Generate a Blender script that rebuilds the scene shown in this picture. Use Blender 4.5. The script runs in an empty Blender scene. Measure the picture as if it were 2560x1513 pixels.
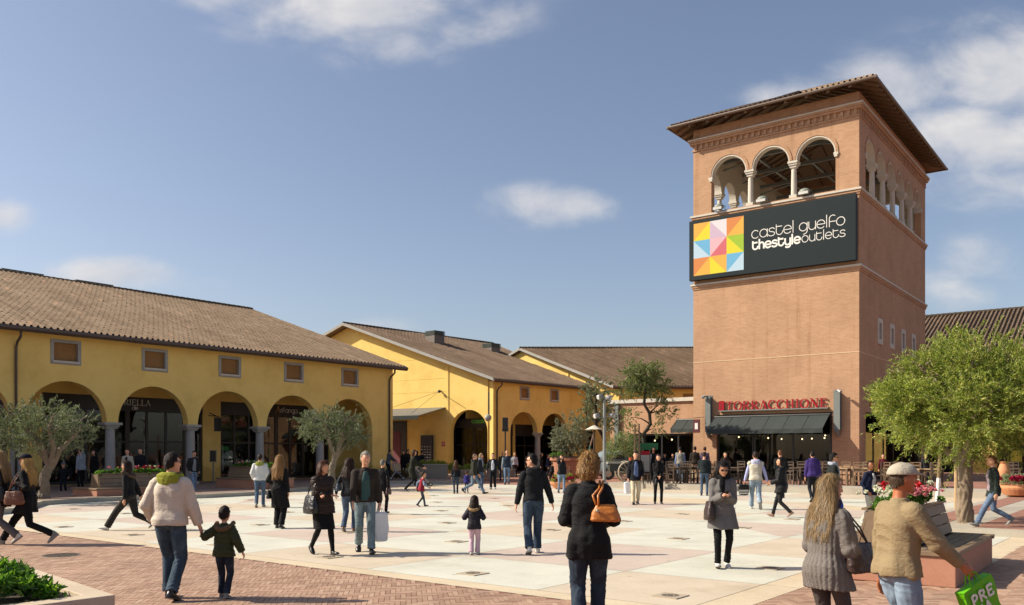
import bpy, bmesh, math, random
import numpy as np
from mathutils import Vector, Matrix, geometry
random.seed(7)
rng = np.random.default_rng(7)
sc = bpy.context.scene
COL = sc.collection
R = math.radians

# ------------------------------------------------------------------ camera
FPX, HORIZ, CX, CAMZ = 2160.0, 1131.0, 1280.0, 1.75
cam_d = bpy.data.cameras.new('camera')
cam_d.sensor_width = 36.0
cam_d.lens = 36.0 * FPX / 2560.0
cam_d.shift_y = (HORIZ - 756.5) / 2560.0
cam_d.clip_start = 0.1
cam_d.clip_end = 5000.0
cam = bpy.data.objects.new('camera', cam_d)
cam.location = (0, 0, CAMZ)
cam.rotation_euler = (R(90), 0, 0)
COL.objects.link(cam)
sc.camera = cam

# ------------------------------------------------------------------ light
SUN_EL = 37.0
SUN_TX, SUN_TY = 1.0, -0.05          # the way shadows run on the ground
tl = math.hypot(SUN_TX, SUN_TY)
sun_to = Vector((-SUN_TX / tl * math.cos(R(SUN_EL)), -SUN_TY / tl * math.cos(R(SUN_EL)), math.sin(R(SUN_EL))))
sun_d = bpy.data.lights.new('sun', 'SUN')
sun_d.energy = 4.9
sun_d.angle = R(0.6)
sun_d.color = (1.0, 0.90, 0.74)
sun = bpy.data.objects.new('sun', sun_d)
sun.rotation_euler = sun_to.to_track_quat('Z', 'Y').to_euler()
sun.location = (-30, 5, 30)
COL.objects.link(sun)

world = bpy.data.worlds.new('World')
sc.world = world
world.use_nodes = True
wn, wl = world.node_tree.nodes, world.node_tree.links
wn.clear()
W_out = wn.new('ShaderNodeOutputWorld')
W_bg = wn.new('ShaderNodeBackground')
W_bg.inputs['Strength'].default_value = 0.105
W_sky = wn.new('ShaderNodeTexSky')
W_sky.sky_type = 'NISHITA'
W_sky.sun_disc = False
W_sky.sun_elevation = R(SUN_EL)
W_sky.sun_rotation = math.atan2(sun_to.x, sun_to.y)
W_sky.air_density = 1.0
W_sky.dust_density = 1.6
W_sky.ozone_density = 1.6
W_sky.altitude = 50

def wmath(op, a, b=None, c=None, clamp=False):
    n = wn.new('ShaderNodeMath'); n.operation = op; n.use_clamp = clamp
    for i, v in enumerate((a, b, c)):
        if v is None: continue
        if isinstance(v, (int, float)): n.inputs[i].default_value = v
        else: wl.new(v, n.inputs[i])
    return n.outputs[0]

W_tc = wn.new('ShaderNodeTexCoord')
W_sep = wn.new('ShaderNodeSeparateXYZ')
wl.new(W_tc.outputs['Generated'], W_sep.inputs[0])
yy = wmath('MAXIMUM', W_sep.outputs['Y'], 0.06)
DX = wmath('DIVIDE', W_sep.outputs['X'], yy)
DZ = wmath('DIVIDE', W_sep.outputs['Z'], yy)
# clouds: centre x, z, half sizes and weight, all as tangents of the view direction
clouds = [
    (-0.17, 0.520, 0.165, 0.050, 1.15), (-0.150, 0.475, 0.080, 0.035, 0.95), (-0.33, 0.535, 0.09, 0.030, 0.8), (-0.06, 0.50, 0.10, 0.035, 0.7),
    (0.35, 0.412, 0.090, 0.026, 0.85), (0.45, 0.425, 0.100, 0.040, 1.1), (0.58, 0.440, 0.13, 0.060, 1.25), (0.53, 0.365, 0.13, 0.055, 1.1), (0.55, 0.31, 0.10, 0.035, 0.8),
    (0.55, 0.22, 0.09, 0.040, 0.65), (0.50, 0.19, 0.08, 0.045, 0.65), (0.61, 0.305, 0.04, 0.025, 0.9),
    (0.045, 0.286, 0.078, 0.026, 1.05), (0.01, 0.283, 0.040, 0.018, 0.6),
    (-0.59, 0.273, 0.040, 0.022, 1.0),
    (-0.455, 0.205, 0.085, 0.022, 1.05), (-0.40, 0.198, 0.075, 0.018, 0.6),
    (-0.165, 0.140, 0.058, 0.018, 0.85), (-0.12, 0.13, 0.06, 0.014, 0.5),
    (0.06, 0.115, 0.075, 0.008, 0.5), (0.11, 0.125, 0.03, 0.010, 0.4), (0.36, 0.13, 0.10, 0.01, 0.5),
]
W_comb = wn.new('ShaderNodeCombineXYZ')
wl.new(DX, W_comb.inputs[0]); wl.new(wmath('MULTIPLY', DZ, 1.7), W_comb.inputs[1])
def wnoise(scale, detail, rough, vec=None, dist=0.0):
    n = wn.new('ShaderNodeTexNoise'); n.inputs['Scale'].default_value = scale
    n.inputs['Detail'].default_value = detail; n.inputs['Roughness'].default_value = rough
    n.inputs['Distortion'].default_value = dist
    wl.new(vec or W_comb.outputs[0], n.inputs['Vector'])
    return n.outputs['Fac']
tot = None
for (x0, z0, a, b, w) in clouds:
    ex = wmath('POWER', wmath('ABSOLUTE', wmath('MULTIPLY', wmath('SUBTRACT', DX, x0), 1 / a)), 2)
    ez = wmath('POWER', wmath('ABSOLUTE', wmath('MULTIPLY', wmath('SUBTRACT', DZ, z0), 1 / b)), 2)
    g = wmath('MULTIPLY', wmath('EXPONENT', wmath('MULTIPLY', wmath('ADD', ex, ez), -1.0)), w)
    tot = g if tot is None else wmath('MAXIMUM', tot, g)
front = wmath('GREATER_THAN', W_sep.outputs['Y'], 0.08)
n1 = wnoise(9.0, 9.0, 0.56, dist=0.25)
n2 = wnoise(3.2, 3.0, 0.5)
dens = wmath('ADD', tot, wmath('MULTIPLY', wmath('SUBTRACT', n1, 0.5), 1.8))
dens = wmath('ADD', dens, wmath('MULTIPLY', wmath('SUBTRACT', n2, 0.5), 0.7))
W_mr = wn.new('ShaderNodeMapRange'); W_mr.interpolation_type = 'SMOOTHSTEP'
W_mr.inputs['From Min'].default_value = 0.18; W_mr.inputs['From Max'].default_value = 1.3
wl.new(dens, W_mr.inputs['Value'])
gate = wn.new('ShaderNodeMapRange'); gate.interpolation_type = 'SMOOTHSTEP'
gate.inputs['From Min'].default_value = 0.06; gate.inputs['From Max'].default_value = 0.45
wl.new(tot, gate.inputs['Value'])
cfac = wmath('MULTIPLY', wmath('MULTIPLY', W_mr.outputs[0], front), wmath('MULTIPLY', gate.outputs[0], 0.9))
# lit and shaded sides of the clouds: a copy of the noise stepped towards the sun
W_off = wn.new('ShaderNodeVectorMath'); W_off.operation = 'ADD'
W_off.inputs[1].default_value = (-0.022, 0.030, 0)
wl.new(W_comb.outputs[0], W_off.inputs[0])
n3 = wnoise(9.0, 3.0, 0.55, vec=W_off.outputs[0], dist=0.25)
lit = wmath('ADD', wmath('MULTIPLY', wmath('SUBTRACT', n1, n3), 1.6), 0.55, clamp=True)
W_cc = wn.new('ShaderNodeMix'); W_cc.data_type = 'RGBA'
W_cc.inputs['A'].default_value = (3.6, 3.75, 4.2, 1); W_cc.inputs['B'].default_value = (5.5, 5.3, 5.15, 1)
wl.new(lit, W_cc.inputs['Factor'])
W_tint = wn.new('ShaderNodeMix'); W_tint.data_type = 'RGBA'; W_tint.blend_type = 'MULTIPLY'
W_tint.inputs['Factor'].default_value = 1.0
W_tint.inputs['B'].default_value = (0.985, 0.925, 0.93, 1)
wl.new(W_sky.outputs[0], W_tint.inputs['A'])
W_mix = wn.new('ShaderNodeMix'); W_mix.data_type = 'RGBA'
W_hs = wn.new('ShaderNodeHueSaturation'); W_hs.inputs['Saturation'].default_value = 0.92; W_hs.inputs['Value'].default_value = 0.93
wl.new(W_tint.outputs['Result'], W_hs.inputs['Color'])
wl.new(cfac, W_mix.inputs['Factor'])
wl.new(W_hs.outputs[0], W_mix.inputs['A'])
wl.new(W_cc.outputs['Result'], W_mix.inputs['B'])
wl.new(W_mix.outputs['Result'], W_bg.inputs['Color'])
wl.new(W_bg.outputs[0], W_out.inputs['Surface'])

sc.view_settings.view_transform = 'Standard'
sc.view_settings.look = 'None'
sc.view_settings.exposure = 0.56
sc.view_settings.gamma = 1.0
sc.cycles.use_denoising = True
sc.cycles.max_bounces = 6
sc.cycles.transparent_max_bounces = 12
sc.cycles.caustics_reflective = False
sc.cycles.caustics_refractive = False

# ------------------------------------------------------------------ helpers
DK = 2560.0 / 2511.0
def gp(xd, yd, z=0.0):
    """a ground point: where a sight line at (xd, yd) of the photograph meets height z"""
    d = (CAMZ - z) * FPX / (yd * DK - HORIZ)
    return Vector(((xd * DK - CX) / FPX * d, d, z))
def xat(xd, d): return (xd * DK - CX) / FPX * d
def zat(yd, d): return CAMZ + (HORIZ - yd * DK) * d / FPX

def lin(h):
    if not isinstance(h, str): return tuple(h) + (1,) if len(h) == 3 else h
    h = h.lstrip('#'); o = []
    for i in (0, 2, 4):
        c = int(h[i:i + 2], 16) / 255
        o.append(c / 12.92 if c <= .04045 else ((c + .055) / 1.055) ** 2.4)
    return tuple(o) + (1,)

class MB:
    def __init__(s):
        s.v = []; s.f = []; s.m = []; s.uv = {}
    def add(s, vs, fs, mi=0):
        b = len(s.v); s.v += [tuple(p) for p in vs]
        s.f += [tuple(i + b for i in f) for f in fs]; s.m += [mi] * len(fs)
    def box(s, x0, x1, y0, y1, z0, z1, mi=0, M=None):
        vs = [(x, y, z) for z in (z0, z1) for y in (y0, y1) for x in (x0, x1)]
        if M is not None: vs = [M @ Vector(p) for p in vs]
        s.add(vs, [(0, 2, 3, 1), (4, 5, 7, 6), (0, 1, 5, 4), (2, 6, 7, 3), (0, 4, 6, 2), (1, 3, 7, 5)], mi)
    def prism(s, pts, z0, z1, mi=0):
        n = len(pts)
        a = sum(pts[i][0] * pts[(i + 1) % n][1] - pts[(i + 1) % n][0] * pts[i][1] for i in range(n))
        if a < 0: pts = pts[::-1]
        vs = [(p[0], p[1], z0) for p in pts] + [(p[0], p[1], z1) for p in pts]
        fs = [tuple(range(n - 1, -1, -1)), tuple(range(n, 2 * n))] + [(i, (i + 1) % n, n + (i + 1) % n, n + i) for i in range(n)]
        s.add(vs, fs, mi)
    def rings(s, rs, mi=0, close=True, capa=True, capb=True):
        """rs: list of equally long point lists"""
        n = len(rs[0]); b = len(s.v)
        for r in rs: s.v += [tuple(p) for p in r]
        for k in range(len(rs) - 1):
            for i in range(n if close else n - 1):
                j = (i + 1) % n
                s.f.append((b + k * n + i, b + k * n + j, b + (k + 1) * n + j, b + (k + 1) * n + i)); s.m.append(mi)
        if capa: s.f.append(tuple(b + i for i in range(n - 1, -1, -1))); s.m.append(mi)
        if capb: s.f.append(tuple(b + (len(rs) - 1) * n + i for i in range(n))); s.m.append(mi)
    def tube(s, pts, rads, n=10, mi=0, round=False, flat=1.0):
        pts = [Vector(p) for p in pts]
        if not hasattr(rads, '__len__'): rads = [rads] * len(pts)
        rads = list(rads)
        T = []
        for i in range(len(pts)):
            a = pts[max(0, i - 1)]; b2 = pts[min(len(pts) - 1, i + 1)]
            T.append((b2 - a).normalized() if (b2 - a).length > 1e-9 else Vector((0, 0, 1)))
        if round:
            r0, r1 = rads[0], rads[-1]
            p0, p1 = pts[0], pts[-1]; t0, t1 = T[0], T[-1]
            pre = [(p0 - t0 * r0 * math.sin(a), r0 * math.cos(a)) for a in (1.4, 0.9, 0.45)]
            post = [(p1 + t1 * r1 * math.sin(a), r1 * math.cos(a)) for a in (0.45, 0.9, 1.4)]
            pts = [q[0] for q in pre] + pts + [q[0] for q in post]
            rads = [q[1] for q in pre] + rads + [q[1] for q in post]
            T = [t0] * 3 + T + [t1] * 3
        up = Vector((0, 0, 1)) if abs(T[0].z) < .9 else Vector((0, 1, 0))
        a = T[0].cross(up).normalized(); rs = []
        for p, r, t in zip(pts, rads, T):
            a = (a - t * a.dot(t)).normalized(); b2 = t.cross(a)
            rs.append([p + a * (r * math.cos(q)) + b2 * (r * flat * math.sin(q)) for q in [2 * math.pi * k / n for k in range(n)]])
        s.rings(rs, mi)
    def ell(s, c, r, M=None, nu=14, nv=9, mi=0):
        if not hasattr(r, '__len__'): r = (r, r, r)
        c = Vector(c); rs = []
        for k in range(nv + 1):
            ph = -math.pi / 2 + math.pi * (k + .0) / nv
            ph = max(-1.5, min(1.5, ph))
            ring = []
            for i in range(nu):
                th = 2 * math.pi * i / nu
                p = Vector((r[0] * math.cos(ph) * math.cos(th), r[1] * math.cos(ph) * math.sin(th), r[2] * math.sin(ph)))
                if M is not None: p = M @ p
                ring.append(c + p)
            rs.append(ring)
        s.rings(rs, mi)
    def lathe(s, prof, c=(0, 0, 0), n=20, mi=0):
        rs = [[(c[0] + r * math.cos(2 * math.pi * k / n), c[1] + r * math.sin(2 * math.pi * k / n), c[2] + z) for k in range(n)] for r, z in prof]
        s.rings(rs, mi)
    def plate(s, outer, holes, y0, y1, fn, mi=0, back=True):
        """2D outline with holes pushed from y0 to y1; fn(a, y, b) -> 3D"""
        loops = [outer] + list(holes)
        tris = geometry.tessellate_polygon([[Vector((p[0], p[1], 0)) for p in l] for l in loops])
        flat = [p for l in loops for p in l]
        n = len(flat)
        vs = [fn(p[0], y0, p[1]) for p in flat]
        fs = [tuple(t) for t in tris]
        if back:
            vs += [fn(p[0], y1, p[1]) for p in flat]
            fs += [tuple(i + n for i in t[::-1]) for t in tris]
            o = 0
            for l in loops:
                k = len(l)
                fs += [(o + i, o + (i + 1) % k, n + o + (i + 1) % k, n + o + i) for i in range(k)]
                o += k
        s.add(vs, fs, mi)
    def build(s, name, mats, parent=None, smooth=False, fixn=True, bevel=0.0, autosm=None):
        me = bpy.data.meshes.new(name)
        me.from_pydata(s.v, [], s.f)
        if not isinstance(mats, (list, tuple)): mats = [mats]
        for m in mats: me.materials.append(m)
        if len(mats) > 1: me.polygons.foreach_set('material_index', s.m)
        if fixn:
            bm = bmesh.new(); bm.from_mesh(me)
            bmesh.ops.recalc_face_normals(bm, faces=bm.faces)
            bm.to_mesh(me); bm.free()
        me.polygons.foreach_set('use_smooth', [bool(smooth)] * len(me.polygons))
        me.update()
        o = bpy.data.objects.new(name, me); COL.objects.link(o)
        if parent is not None: o.parent = parent
        if bevel:
            b = o.modifiers.new('bevel', 'BEVEL'); b.width = bevel; b.segments = 2; b.limit_method = 'ANGLE'; b.angle_limit = R(40)
        return o

def np_mesh(name, verts, faces, mats, parent=None, smooth=False, mi=None):
    """verts (N,3), faces (M,4) numpy"""
    me = bpy.data.meshes.new(name)
    k = faces.shape[1]
    me.vertices.add(len(verts)); me.vertices.foreach_set('co', np.ascontiguousarray(verts, dtype=np.float32).ravel())
    me.loops.add(faces.size); me.loops.foreach_set('vertex_index', np.ascontiguousarray(faces, dtype=np.int32).ravel())
    me.polygons.add(len(faces)); me.polygons.foreach_set('loop_start', np.arange(0, faces.size, k, dtype=np.int32))
    me.polygons.foreach_set('loop_total', np.full(len(faces), k, dtype=np.int32))
    if not isinstance(mats, (list, tuple)): mats = [mats]
    for m in mats: me.materials.append(m)
    if mi is not None: me.polygons.foreach_set('material_index', mi.astype(np.int32))
    me.polygons.foreach_set('use_smooth', np.full(len(faces), bool(smooth)))
    me.update(calc_edges=True); me.validate()
    o = bpy.data.objects.new(name, me); COL.objects.link(o)
    if parent is not None: o.parent = parent
    return o

def tag(o, label=None, cat=None, group=None, kind=None):
    if label: o['label'] = label
    if cat: o['category'] = cat
    if group: o['group'] = group
    if kind: o['kind'] = kind
    return o
def thing(name, label, cat, loc=(0, 0, 0), rz=0.0, group=None):
    o = bpy.data.objects.new(name, None); COL.objects.link(o)
    o.empty_display_size = 0.2
    o.location = loc; o.rotation_euler = (0, 0, rz)
    return tag(o, label, cat, group)
def struct(o): return tag(o, kind='structure')
def copy_tree(o, parent=None, **kw):
    c = o.copy(); COL.objects.link(c)
    if parent is not None: c.parent = parent
    for ch in [x for x in bpy.data.objects if x.parent == o]: copy_tree(ch, c)
    return c
def copy_thing(o, label, loc, rz, group=None):
    c = copy_tree(o); c.location = loc; c.rotation_euler = (0, 0, rz); c['label'] = label
    if group: c['group'] = group
    return c

# ------------------------------------------------------------------ materials
def newmat(name):
    m = bpy.data.materials.new(name); m.use_nodes = True
    nt = m.node_tree; nt.nodes.clear()
    out = nt.nodes.new('ShaderNodeOutputMaterial'); b = nt.nodes.new('ShaderNodeBsdfPrincipled')
    nt.links.new(b.outputs[0], out.inputs[0])
    return m, nt, b, out
def _n(nt, t, **kw):
    n = nt.nodes.new(t)
    for k, v in kw.items(): setattr(n, k, v)
    return n
def noise(nt, scale, detail=4, rough=.55, vec=None):
    n = _n(nt, 'ShaderNodeTexNoise'); n.inputs['Scale'].default_value = scale
    n.inputs['Detail'].default_value = detail; n.inputs['Roughness'].default_value = rough
    if vec is not None: nt.links.new(vec, n.inputs['Vector'])
    return n.outputs['Fac']
def ramp(nt, fac, stops):
    r = _n(nt, 'ShaderNodeValToRGB'); e = r.color_ramp.elements
    while len(e) > 1: e.remove(e[-1])
    e[0].position = stops[0][0]; e[0].color = lin(stops[0][1])
    for p, c in stops[1:]:
        q = e.new(p); q.color = lin(c)
    nt.links.new(fac, r.inputs[0]); return r.outputs[0]
def mixc(nt, a, b, fac, mode='MIX'):
    m = _n(nt, 'ShaderNodeMix', data_type='RGBA', blend_type=mode)
    for k, v in (('A', a), ('B', b), ('Factor', fac)):
        if isinstance(v, (int, float)): m.inputs[k].default_value = v
        elif isinstance(v, (tuple, list, str)): m.inputs[k].default_value = lin(v)
        else: nt.links.new(v, m.inputs[k])
    return m.outputs['Result']
def bump(nt, b, h, strength=.3, dist=.01):
    n = _n(nt, 'ShaderNodeBump'); n.inputs['Strength'].default_value = strength; n.inputs['Distance'].default_value = dist
    nt.links.new(h, n.inputs['Height']); nt.links.new(n.outputs[0], b.inputs['Normal'])
def objco(nt): return _n(nt, 'ShaderNodeTexCoord').outputs['Object']
def geoco(nt): return _n(nt, 'ShaderNodeNewGeometry').outputs['Position']
def mul(nt, a, v):
    n = _n(nt, 'ShaderNodeVectorMath', operation='MULTIPLY'); nt.links.new(a, n.inputs[0]); n.inputs[1].default_value = v
    return n.outputs[0]

_mc = {}
def plain(name, col, rough=.6, metal=0.0, var=.12, vscale=3.0, bs=.15, bscale=60.0, spec=.5, coat=0.0):
    key = (name, str(col), rough, metal)
    if key in _mc: return _mc[key]
    m, nt, b, out = newmat(name)
    co = geoco(nt); f = noise(nt, vscale, 5, .6, co)
    c = lin(col)
    d = tuple(x * (1 - var * 1.6) for x in c[:3]) + (1,); l = tuple(min(1, x * (1 + var)) for x in c[:3]) + (1,)
    nt.links.new(mixc(nt, d, l, f), b.inputs['Base Color'])
    b.inputs['Roughness'].default_value = rough; b.inputs['Metallic'].default_value = metal
    b.inputs['Specular IOR Level'].default_value = spec
    if bs: bump(nt, b, noise(nt, bscale, 3, .6, co), bs, .004)
    _mc[key] = m; return m

def m_stucco():
    m, nt, b, out = newmat('yellow_stucco'); co = geoco(nt)
    f = noise(nt, .7, 6, .65, co)
    streak = noise(nt, .8, 7, .7, mul(nt, co, (1.0, 1.0, .9)))
    base = ramp(nt, f, [(.25, (.76, .525, .155)), (.5, (.84, .60, .19)), (.78, (.87, .635, .215))])
    dirt = ramp(nt, streak, [(.30, (.86, .84, .79)), (.52, (1, 1, 1))])
    sx = _n(nt, 'ShaderNodeSeparateXYZ'); nt.links.new(co, sx.inputs[0])
    hz_ = _n(nt, 'ShaderNodeMath', operation='MULTIPLY_ADD'); nt.links.new(noise(nt, 2.2, 6, .7, co), hz_.inputs[0]); hz_.inputs[1].default_value = -1.5; nt.links.new(sx.outputs['Z'], hz_.inputs[2])
    splash = ramp(nt, hz_.outputs[0], [(0.0, (.66, .60, .52)), (.35, (1, 1, 1))])
    base = mixc(nt, base, splash, .8, 'MULTIPLY')
    nt.links.new(mixc(nt, base, dirt, .75, 'MULTIPLY'), b.inputs['Base Color'])
    b.inputs['Roughness'].default_value = .9; b.inputs['Specular IOR Level'].default_value = .2
    bump(nt, b, noise(nt, 45, 4, .7, co), .25, .01); return m
def m_brick(name='tower_brick', c1=(.465, .275, .165), c2=(.395, .225, .13), mort=(.45, .325, .215)):
    m, nt, b, out = newmat(name)
    uv = _n(nt, 'ShaderNodeUVMap'); uv.uv_map = 'wall'
    co = geoco(nt)
    t = _n(nt, 'ShaderNodeTexBrick'); t.inputs['Scale'].default_value = 1.0
    t.inputs['Brick Width'].default_value = .27; t.inputs['Row Height'].default_value = .073
    t.inputs['Mortar Size'].default_value = .0085; t.inputs['Mortar Smooth'].default_value = .1
    t.inputs['Bias'].default_value = -.1
    t.inputs['Color1'].default_value = lin(c1); t.inputs['Color2'].default_value = lin(c2); t.inputs['Mortar'].default_value = lin(mort)
    nt.links.new(uv.outputs[0], t.inputs['Vector'])
    blotch = ramp(nt, noise(nt, .55, 6, .65, co), [(.3, (.84, .82, .80)), (.6, (1.06, 1.04, 1.02))])
    c = mixc(nt, t.outputs['Color'], blotch, .8, 'MULTIPLY')
    fine = ramp(nt, noise(nt, 9, 4, .7, mul(nt, co, (1, 1, 3))), [(.25, (.86, .84, .82)), (.7, (1.1, 1.1, 1.1))])
    c = mixc(nt, c, fine, .8, 'MULTIPLY')
    st = ramp(nt, noise(nt, 1.0, 5, .6, mul(nt, co, (2.4, 2.4, .14))), [(.30, (.72, .66, .60)), (.46, (1, 1, 1))])
    c = mixc(nt, c, st, .55, 'MULTIPLY')
    nt.links.new(c, b.inputs['Base Color'])
    b.inputs['Roughness'].default_value = .88; b.inputs['Specular IOR Level'].default_value = .25
    bump(nt, b, t.outputs['Fac'], -.5, .012); return m
def m_tile(name, stops):
    m, nt, b, out = newmat(name); co = geoco(nt)
    a = _n(nt, 'ShaderNodeAttribute'); a.attribute_name = 'tile'
    c = ramp(nt, a.outputs['Fac'], stops)
    moss = ramp(nt, noise(nt, .45, 6, .7, co), [(.38, (.74, .72, .66)), (.62, (1.05, 1.03, 1.0))])
    c = mixc(nt, c, moss, .8, 'MULTIPLY')
    sp = ramp(nt, noise(nt, 6, 5, .7, co), [(.3, (.88, .88, .87)), (.65, (1.05, 1.04, 1.03))])
    c = mixc(nt, c, sp, .6, 'MULTIPLY')
    nt.links.new(c, b.inputs['Base Color']); b.inputs['Roughness'].default_value = .9
    b.inputs['Specular IOR Level'].default_value = .2
    bump(nt, b, noise(nt, 50, 3, .6, co), .2, .01); return m
def m_concrete(name, c, s=.5, rough=.75, dirt=.7):
    m, nt, b, out = newmat(name); co = geoco(nt)
    c = lin(c)
    base = ramp(nt, noise(nt, 1.1, 7, .65, co), [(.3, tuple(x * .90 for x in c[:3])), (.7, tuple(min(1, x * 1.05) for x in c[:3]))])
    sp = ramp(nt, noise(nt, 38, 4, .7, co), [(.30, (.86, .85, .84)), (.6, (1.02, 1.02, 1.02))])
    base = mixc(nt, base, sp, .8, 'MULTIPLY')
    stain = ramp(nt, noise(nt, .45, 9, .75, mul(nt, co, (1, 1.3, 1))), [(.34, (.78, .75, .71)), (.47, (.95, .94, .93)), (.56, (1, 1, 1))])
    gum = ramp(nt, noise(nt, 4.5, 2, .5, co), [(.245, (.62, .58, .54)), (.275, (1, 1, 1))])
    base = mixc(nt, base, gum, .7, 'MULTIPLY')
    base = mixc(nt, base, stain, dirt, 'MULTIPLY')
    nt.links.new(base, b.inputs['Base Color'])
    b.inputs['Roughness'].default_value = rough; b.inputs['Specular IOR Level'].default_value = .3
    bump(nt, b, noise(nt, 30, 5, .7, co), .12, .004); return m
def m_leaf(name, stops, trans=.35, rough=.45):
    m, nt, b, out = newmat(name)
    g = _n(nt, 'ShaderNodeNewGeometry')
    c = ramp(nt, g.outputs['Random Per Island'], stops)
    nt.links.new(c, b.inputs['Base Color']); b.inputs['Roughness'].default_value = rough
    b.inputs['Specular IOR Level'].default_value = .4
    t = _n(nt, 'ShaderNodeBsdfTranslucent'); nt.links.new(mixc(nt, c, (1.0, 1.15, .55), 1.0, 'MULTIPLY'), t.inputs[0])
    mx = _n(nt, 'ShaderNodeMixShader'); mx.inputs[0].default_value = trans
    nt.links.new(b.outputs[0], mx.inputs[1]); nt.links.new(t.outputs[0], mx.inputs[2]); nt.links.new(mx.outputs[0], out.inputs[0])
    return m
def m_glass(name='shop_glass', tint=(.8, .82, .8), refl=.05):
    m, nt, b, out = newmat(name)
    nt.nodes.remove(b)
    tr = _n(nt, 'ShaderNodeBsdfTransparent'); tr.inputs[0].default_value = lin(tint)
    gl = _n(nt, 'ShaderNodeBsdfGlossy'); gl.inputs['Roughness'].default_value = .02
    fr = _n(nt, 'ShaderNodeFresnel'); fr.inputs['IOR'].default_value = 1.42
    mx = _n(nt, 'ShaderNodeMixShader'); nt.links.new(fr.outputs[0], mx.inputs[0])
    nt.links.new(tr.outputs[0], mx.inputs[1]); nt.links.new(gl.outputs[0], mx.inputs[2]); nt.links.new(mx.outputs[0], out.inputs[0])
    return m
def m_emit(name, col, s):
    m, nt, b, out = newmat(name); b.inputs['Base Color'].default_value = lin(col)
    b.inputs['Emission Color'].default_value = lin(col); b.inputs['Emission Strength'].default_value = s; return m

STUCCO = m_stucco(); BRICK = m_brick()
TILE_W = m_tile('terracotta_tiles', [(0, (.11, .088, .065)), (.2, (.13, .10, .075)), (.21, (.205, .145, .10)), (.6, (.26, .188, .13)), (.95, (.30, .22, .155)), (1, (.38, .25, .165))])  # darkest stops: painted shade for the pan channels
TILE_D = m_tile('weathered_tiles', [(0, (.07, .056, .043)), (.2, (.085, .067, .05)), (.21, (.145, .10, .072)), (.6, (.18, .128, .092)), (.95, (.21, .152, .11)), (1, (.26, .17, .12))])  # darkest stops again hold the shade painted between cover tiles
STONE = plain('pale_stone', (.56, .52, .44), .8, var=.12, bs=.2)
GREYST = plain('grey_stone', (.36, .35, .32), .85, var=.12, bs=.2)
GUTTER = plain('brown_gutter', (.085, .062, .052), .45, var=.15)
DARKM = plain('dark_metal', (.022, .022, .022), .4)
STEELG = plain('grey_green_steel', (.17, .19, .18), .5, var=.1)
WOODD = plain('dark_wood', (.085, .055, .035), .6, var=.35, vscale=9)
WOODM = plain('brown_wood', (.20, .125, .07), .6, var=.35, vscale=9)
WOODL = plain('tan_wood', (.42, .28, .14), .6, var=.25, vscale=9)
PINKC = m_concrete('pink_render', (.42, .205, .135), dirt=.9)
TERRA = plain('terracotta', (.55, .24, .11), .75, var=.15)
GLASS = m_glass()
AWN = plain('grey_awning_cloth', (.050, .058, .056), .9, var=.1, spec=.1)
# ================================================================== ground
A38 = R(38)
U2 = Vector((math.sin(A38), math.cos(A38), 0)); V2 = Vector((-math.cos(A38), math.sin(A38), 0))
def UV(u, v, z=0): return U2 * u + V2 * v + Vector((0, 0, z))
def m_pave(name, c1, c2, mort, bw=.24, bh=.12, rot=0.0):
    m, nt, b, out = newmat(name); co = geoco(nt)
    mp = _n(nt, 'ShaderNodeMapping'); mp.inputs['Rotation'].default_value = (0, 0, rot); nt.links.new(co, mp.inputs[0])
    t = _n(nt, 'ShaderNodeTexBrick'); t.inputs['Scale'].default_value = 1
    t.inputs['Brick Width'].default_value = bw; t.inputs['Row Height'].default_value = bh; t.inputs['Mortar Size'].default_value = .008
    t.inputs['Color1'].default_value = lin(c1); t.inputs['Color2'].default_value = lin(c2); t.inputs['Mortar'].default_value = lin(mort)
    nt.links.new(mp.outputs[0], t.inputs['Vector'])
    bl = ramp(nt, noise(nt, .5, 7, .7, co), [(.3, (.75, .74, .72)), (.6, (1.08, 1.06, 1.04))])
    nt.links.new(mixc(nt, t.outputs['Color'], bl, .8, 'MULTIPLY'), b.inputs['Base Color'])
    b.inputs['Roughness'].default_value = .85; bump(nt, b, t.outputs['Fac'], -.4, .006); return m
PAVE = m_pave('brick_paving', (.36, .165, .11), (.27, .125, .085), (.17, .11, .085), rot=R(38))
PAVE2 = m_pave('porphyry_paving', (.30, .20, .15), (.24, .155, .12), (.16, .12, .10), .3, .12, R(-52))
mb = MB(); mb.box(-600, 600, -60, 1500, -.5, 0)
struct(mb.build('ground', PAVE))

CREAM = m_concrete('cream_concrete', (.60, .50, .35)); PEACH = m_concrete('peach_concrete', (.57, .485, .37))
PINKT = m_concrete('rose_concrete', (.535, .445, .375)); WHT = m_concrete('pale_green_concrete', (.585, .58, .49))
JOINT = plain('joint', (.26, .20, .15), .9)
PU0, PU1, PV0, PV1 = 8.43, 36.6, 2.4, 46.0
def plaza_quad(mb, u0, u1, v0, v1, z, mi, g=.006):
    mb.add([UV(u0 + g, v0 + g, z), UV(u1 - g, v0 + g, z), UV(u1 - g, v1 - g, z), UV(u0 + g, v1 - g, z)], [(0, 1, 2, 3)], mi)
mb = MB()
mb.add([UV(PU0, 3.9, .004), UV(12.2, 3.9, .004), UV(12.2, PV0, .004), UV(PU1, PV0, .004), UV(PU1, PV1, .004), UV(PU0, PV1, .004)], [(0, 1, 2, 3, 4, 5)])
struct(mb.build('plaza_joints', JOINT))
mb = MB()
P = 3.17; ulim = [PU0, 8.8] + [9.42 + P * (k + .5) for k in range(0, 9)]
ulim = [x for x in ulim if x < PU1 - .5] + [PU1]
vl = [PV0, 3.9] + [8.07 + P * (k + .5) for k in range(-1, 13)]
vl = [3.9, 4.4, 6.485] + [8.07 + P * (k + .5) for k in range(0, 12)]
random.seed(11)
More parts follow.
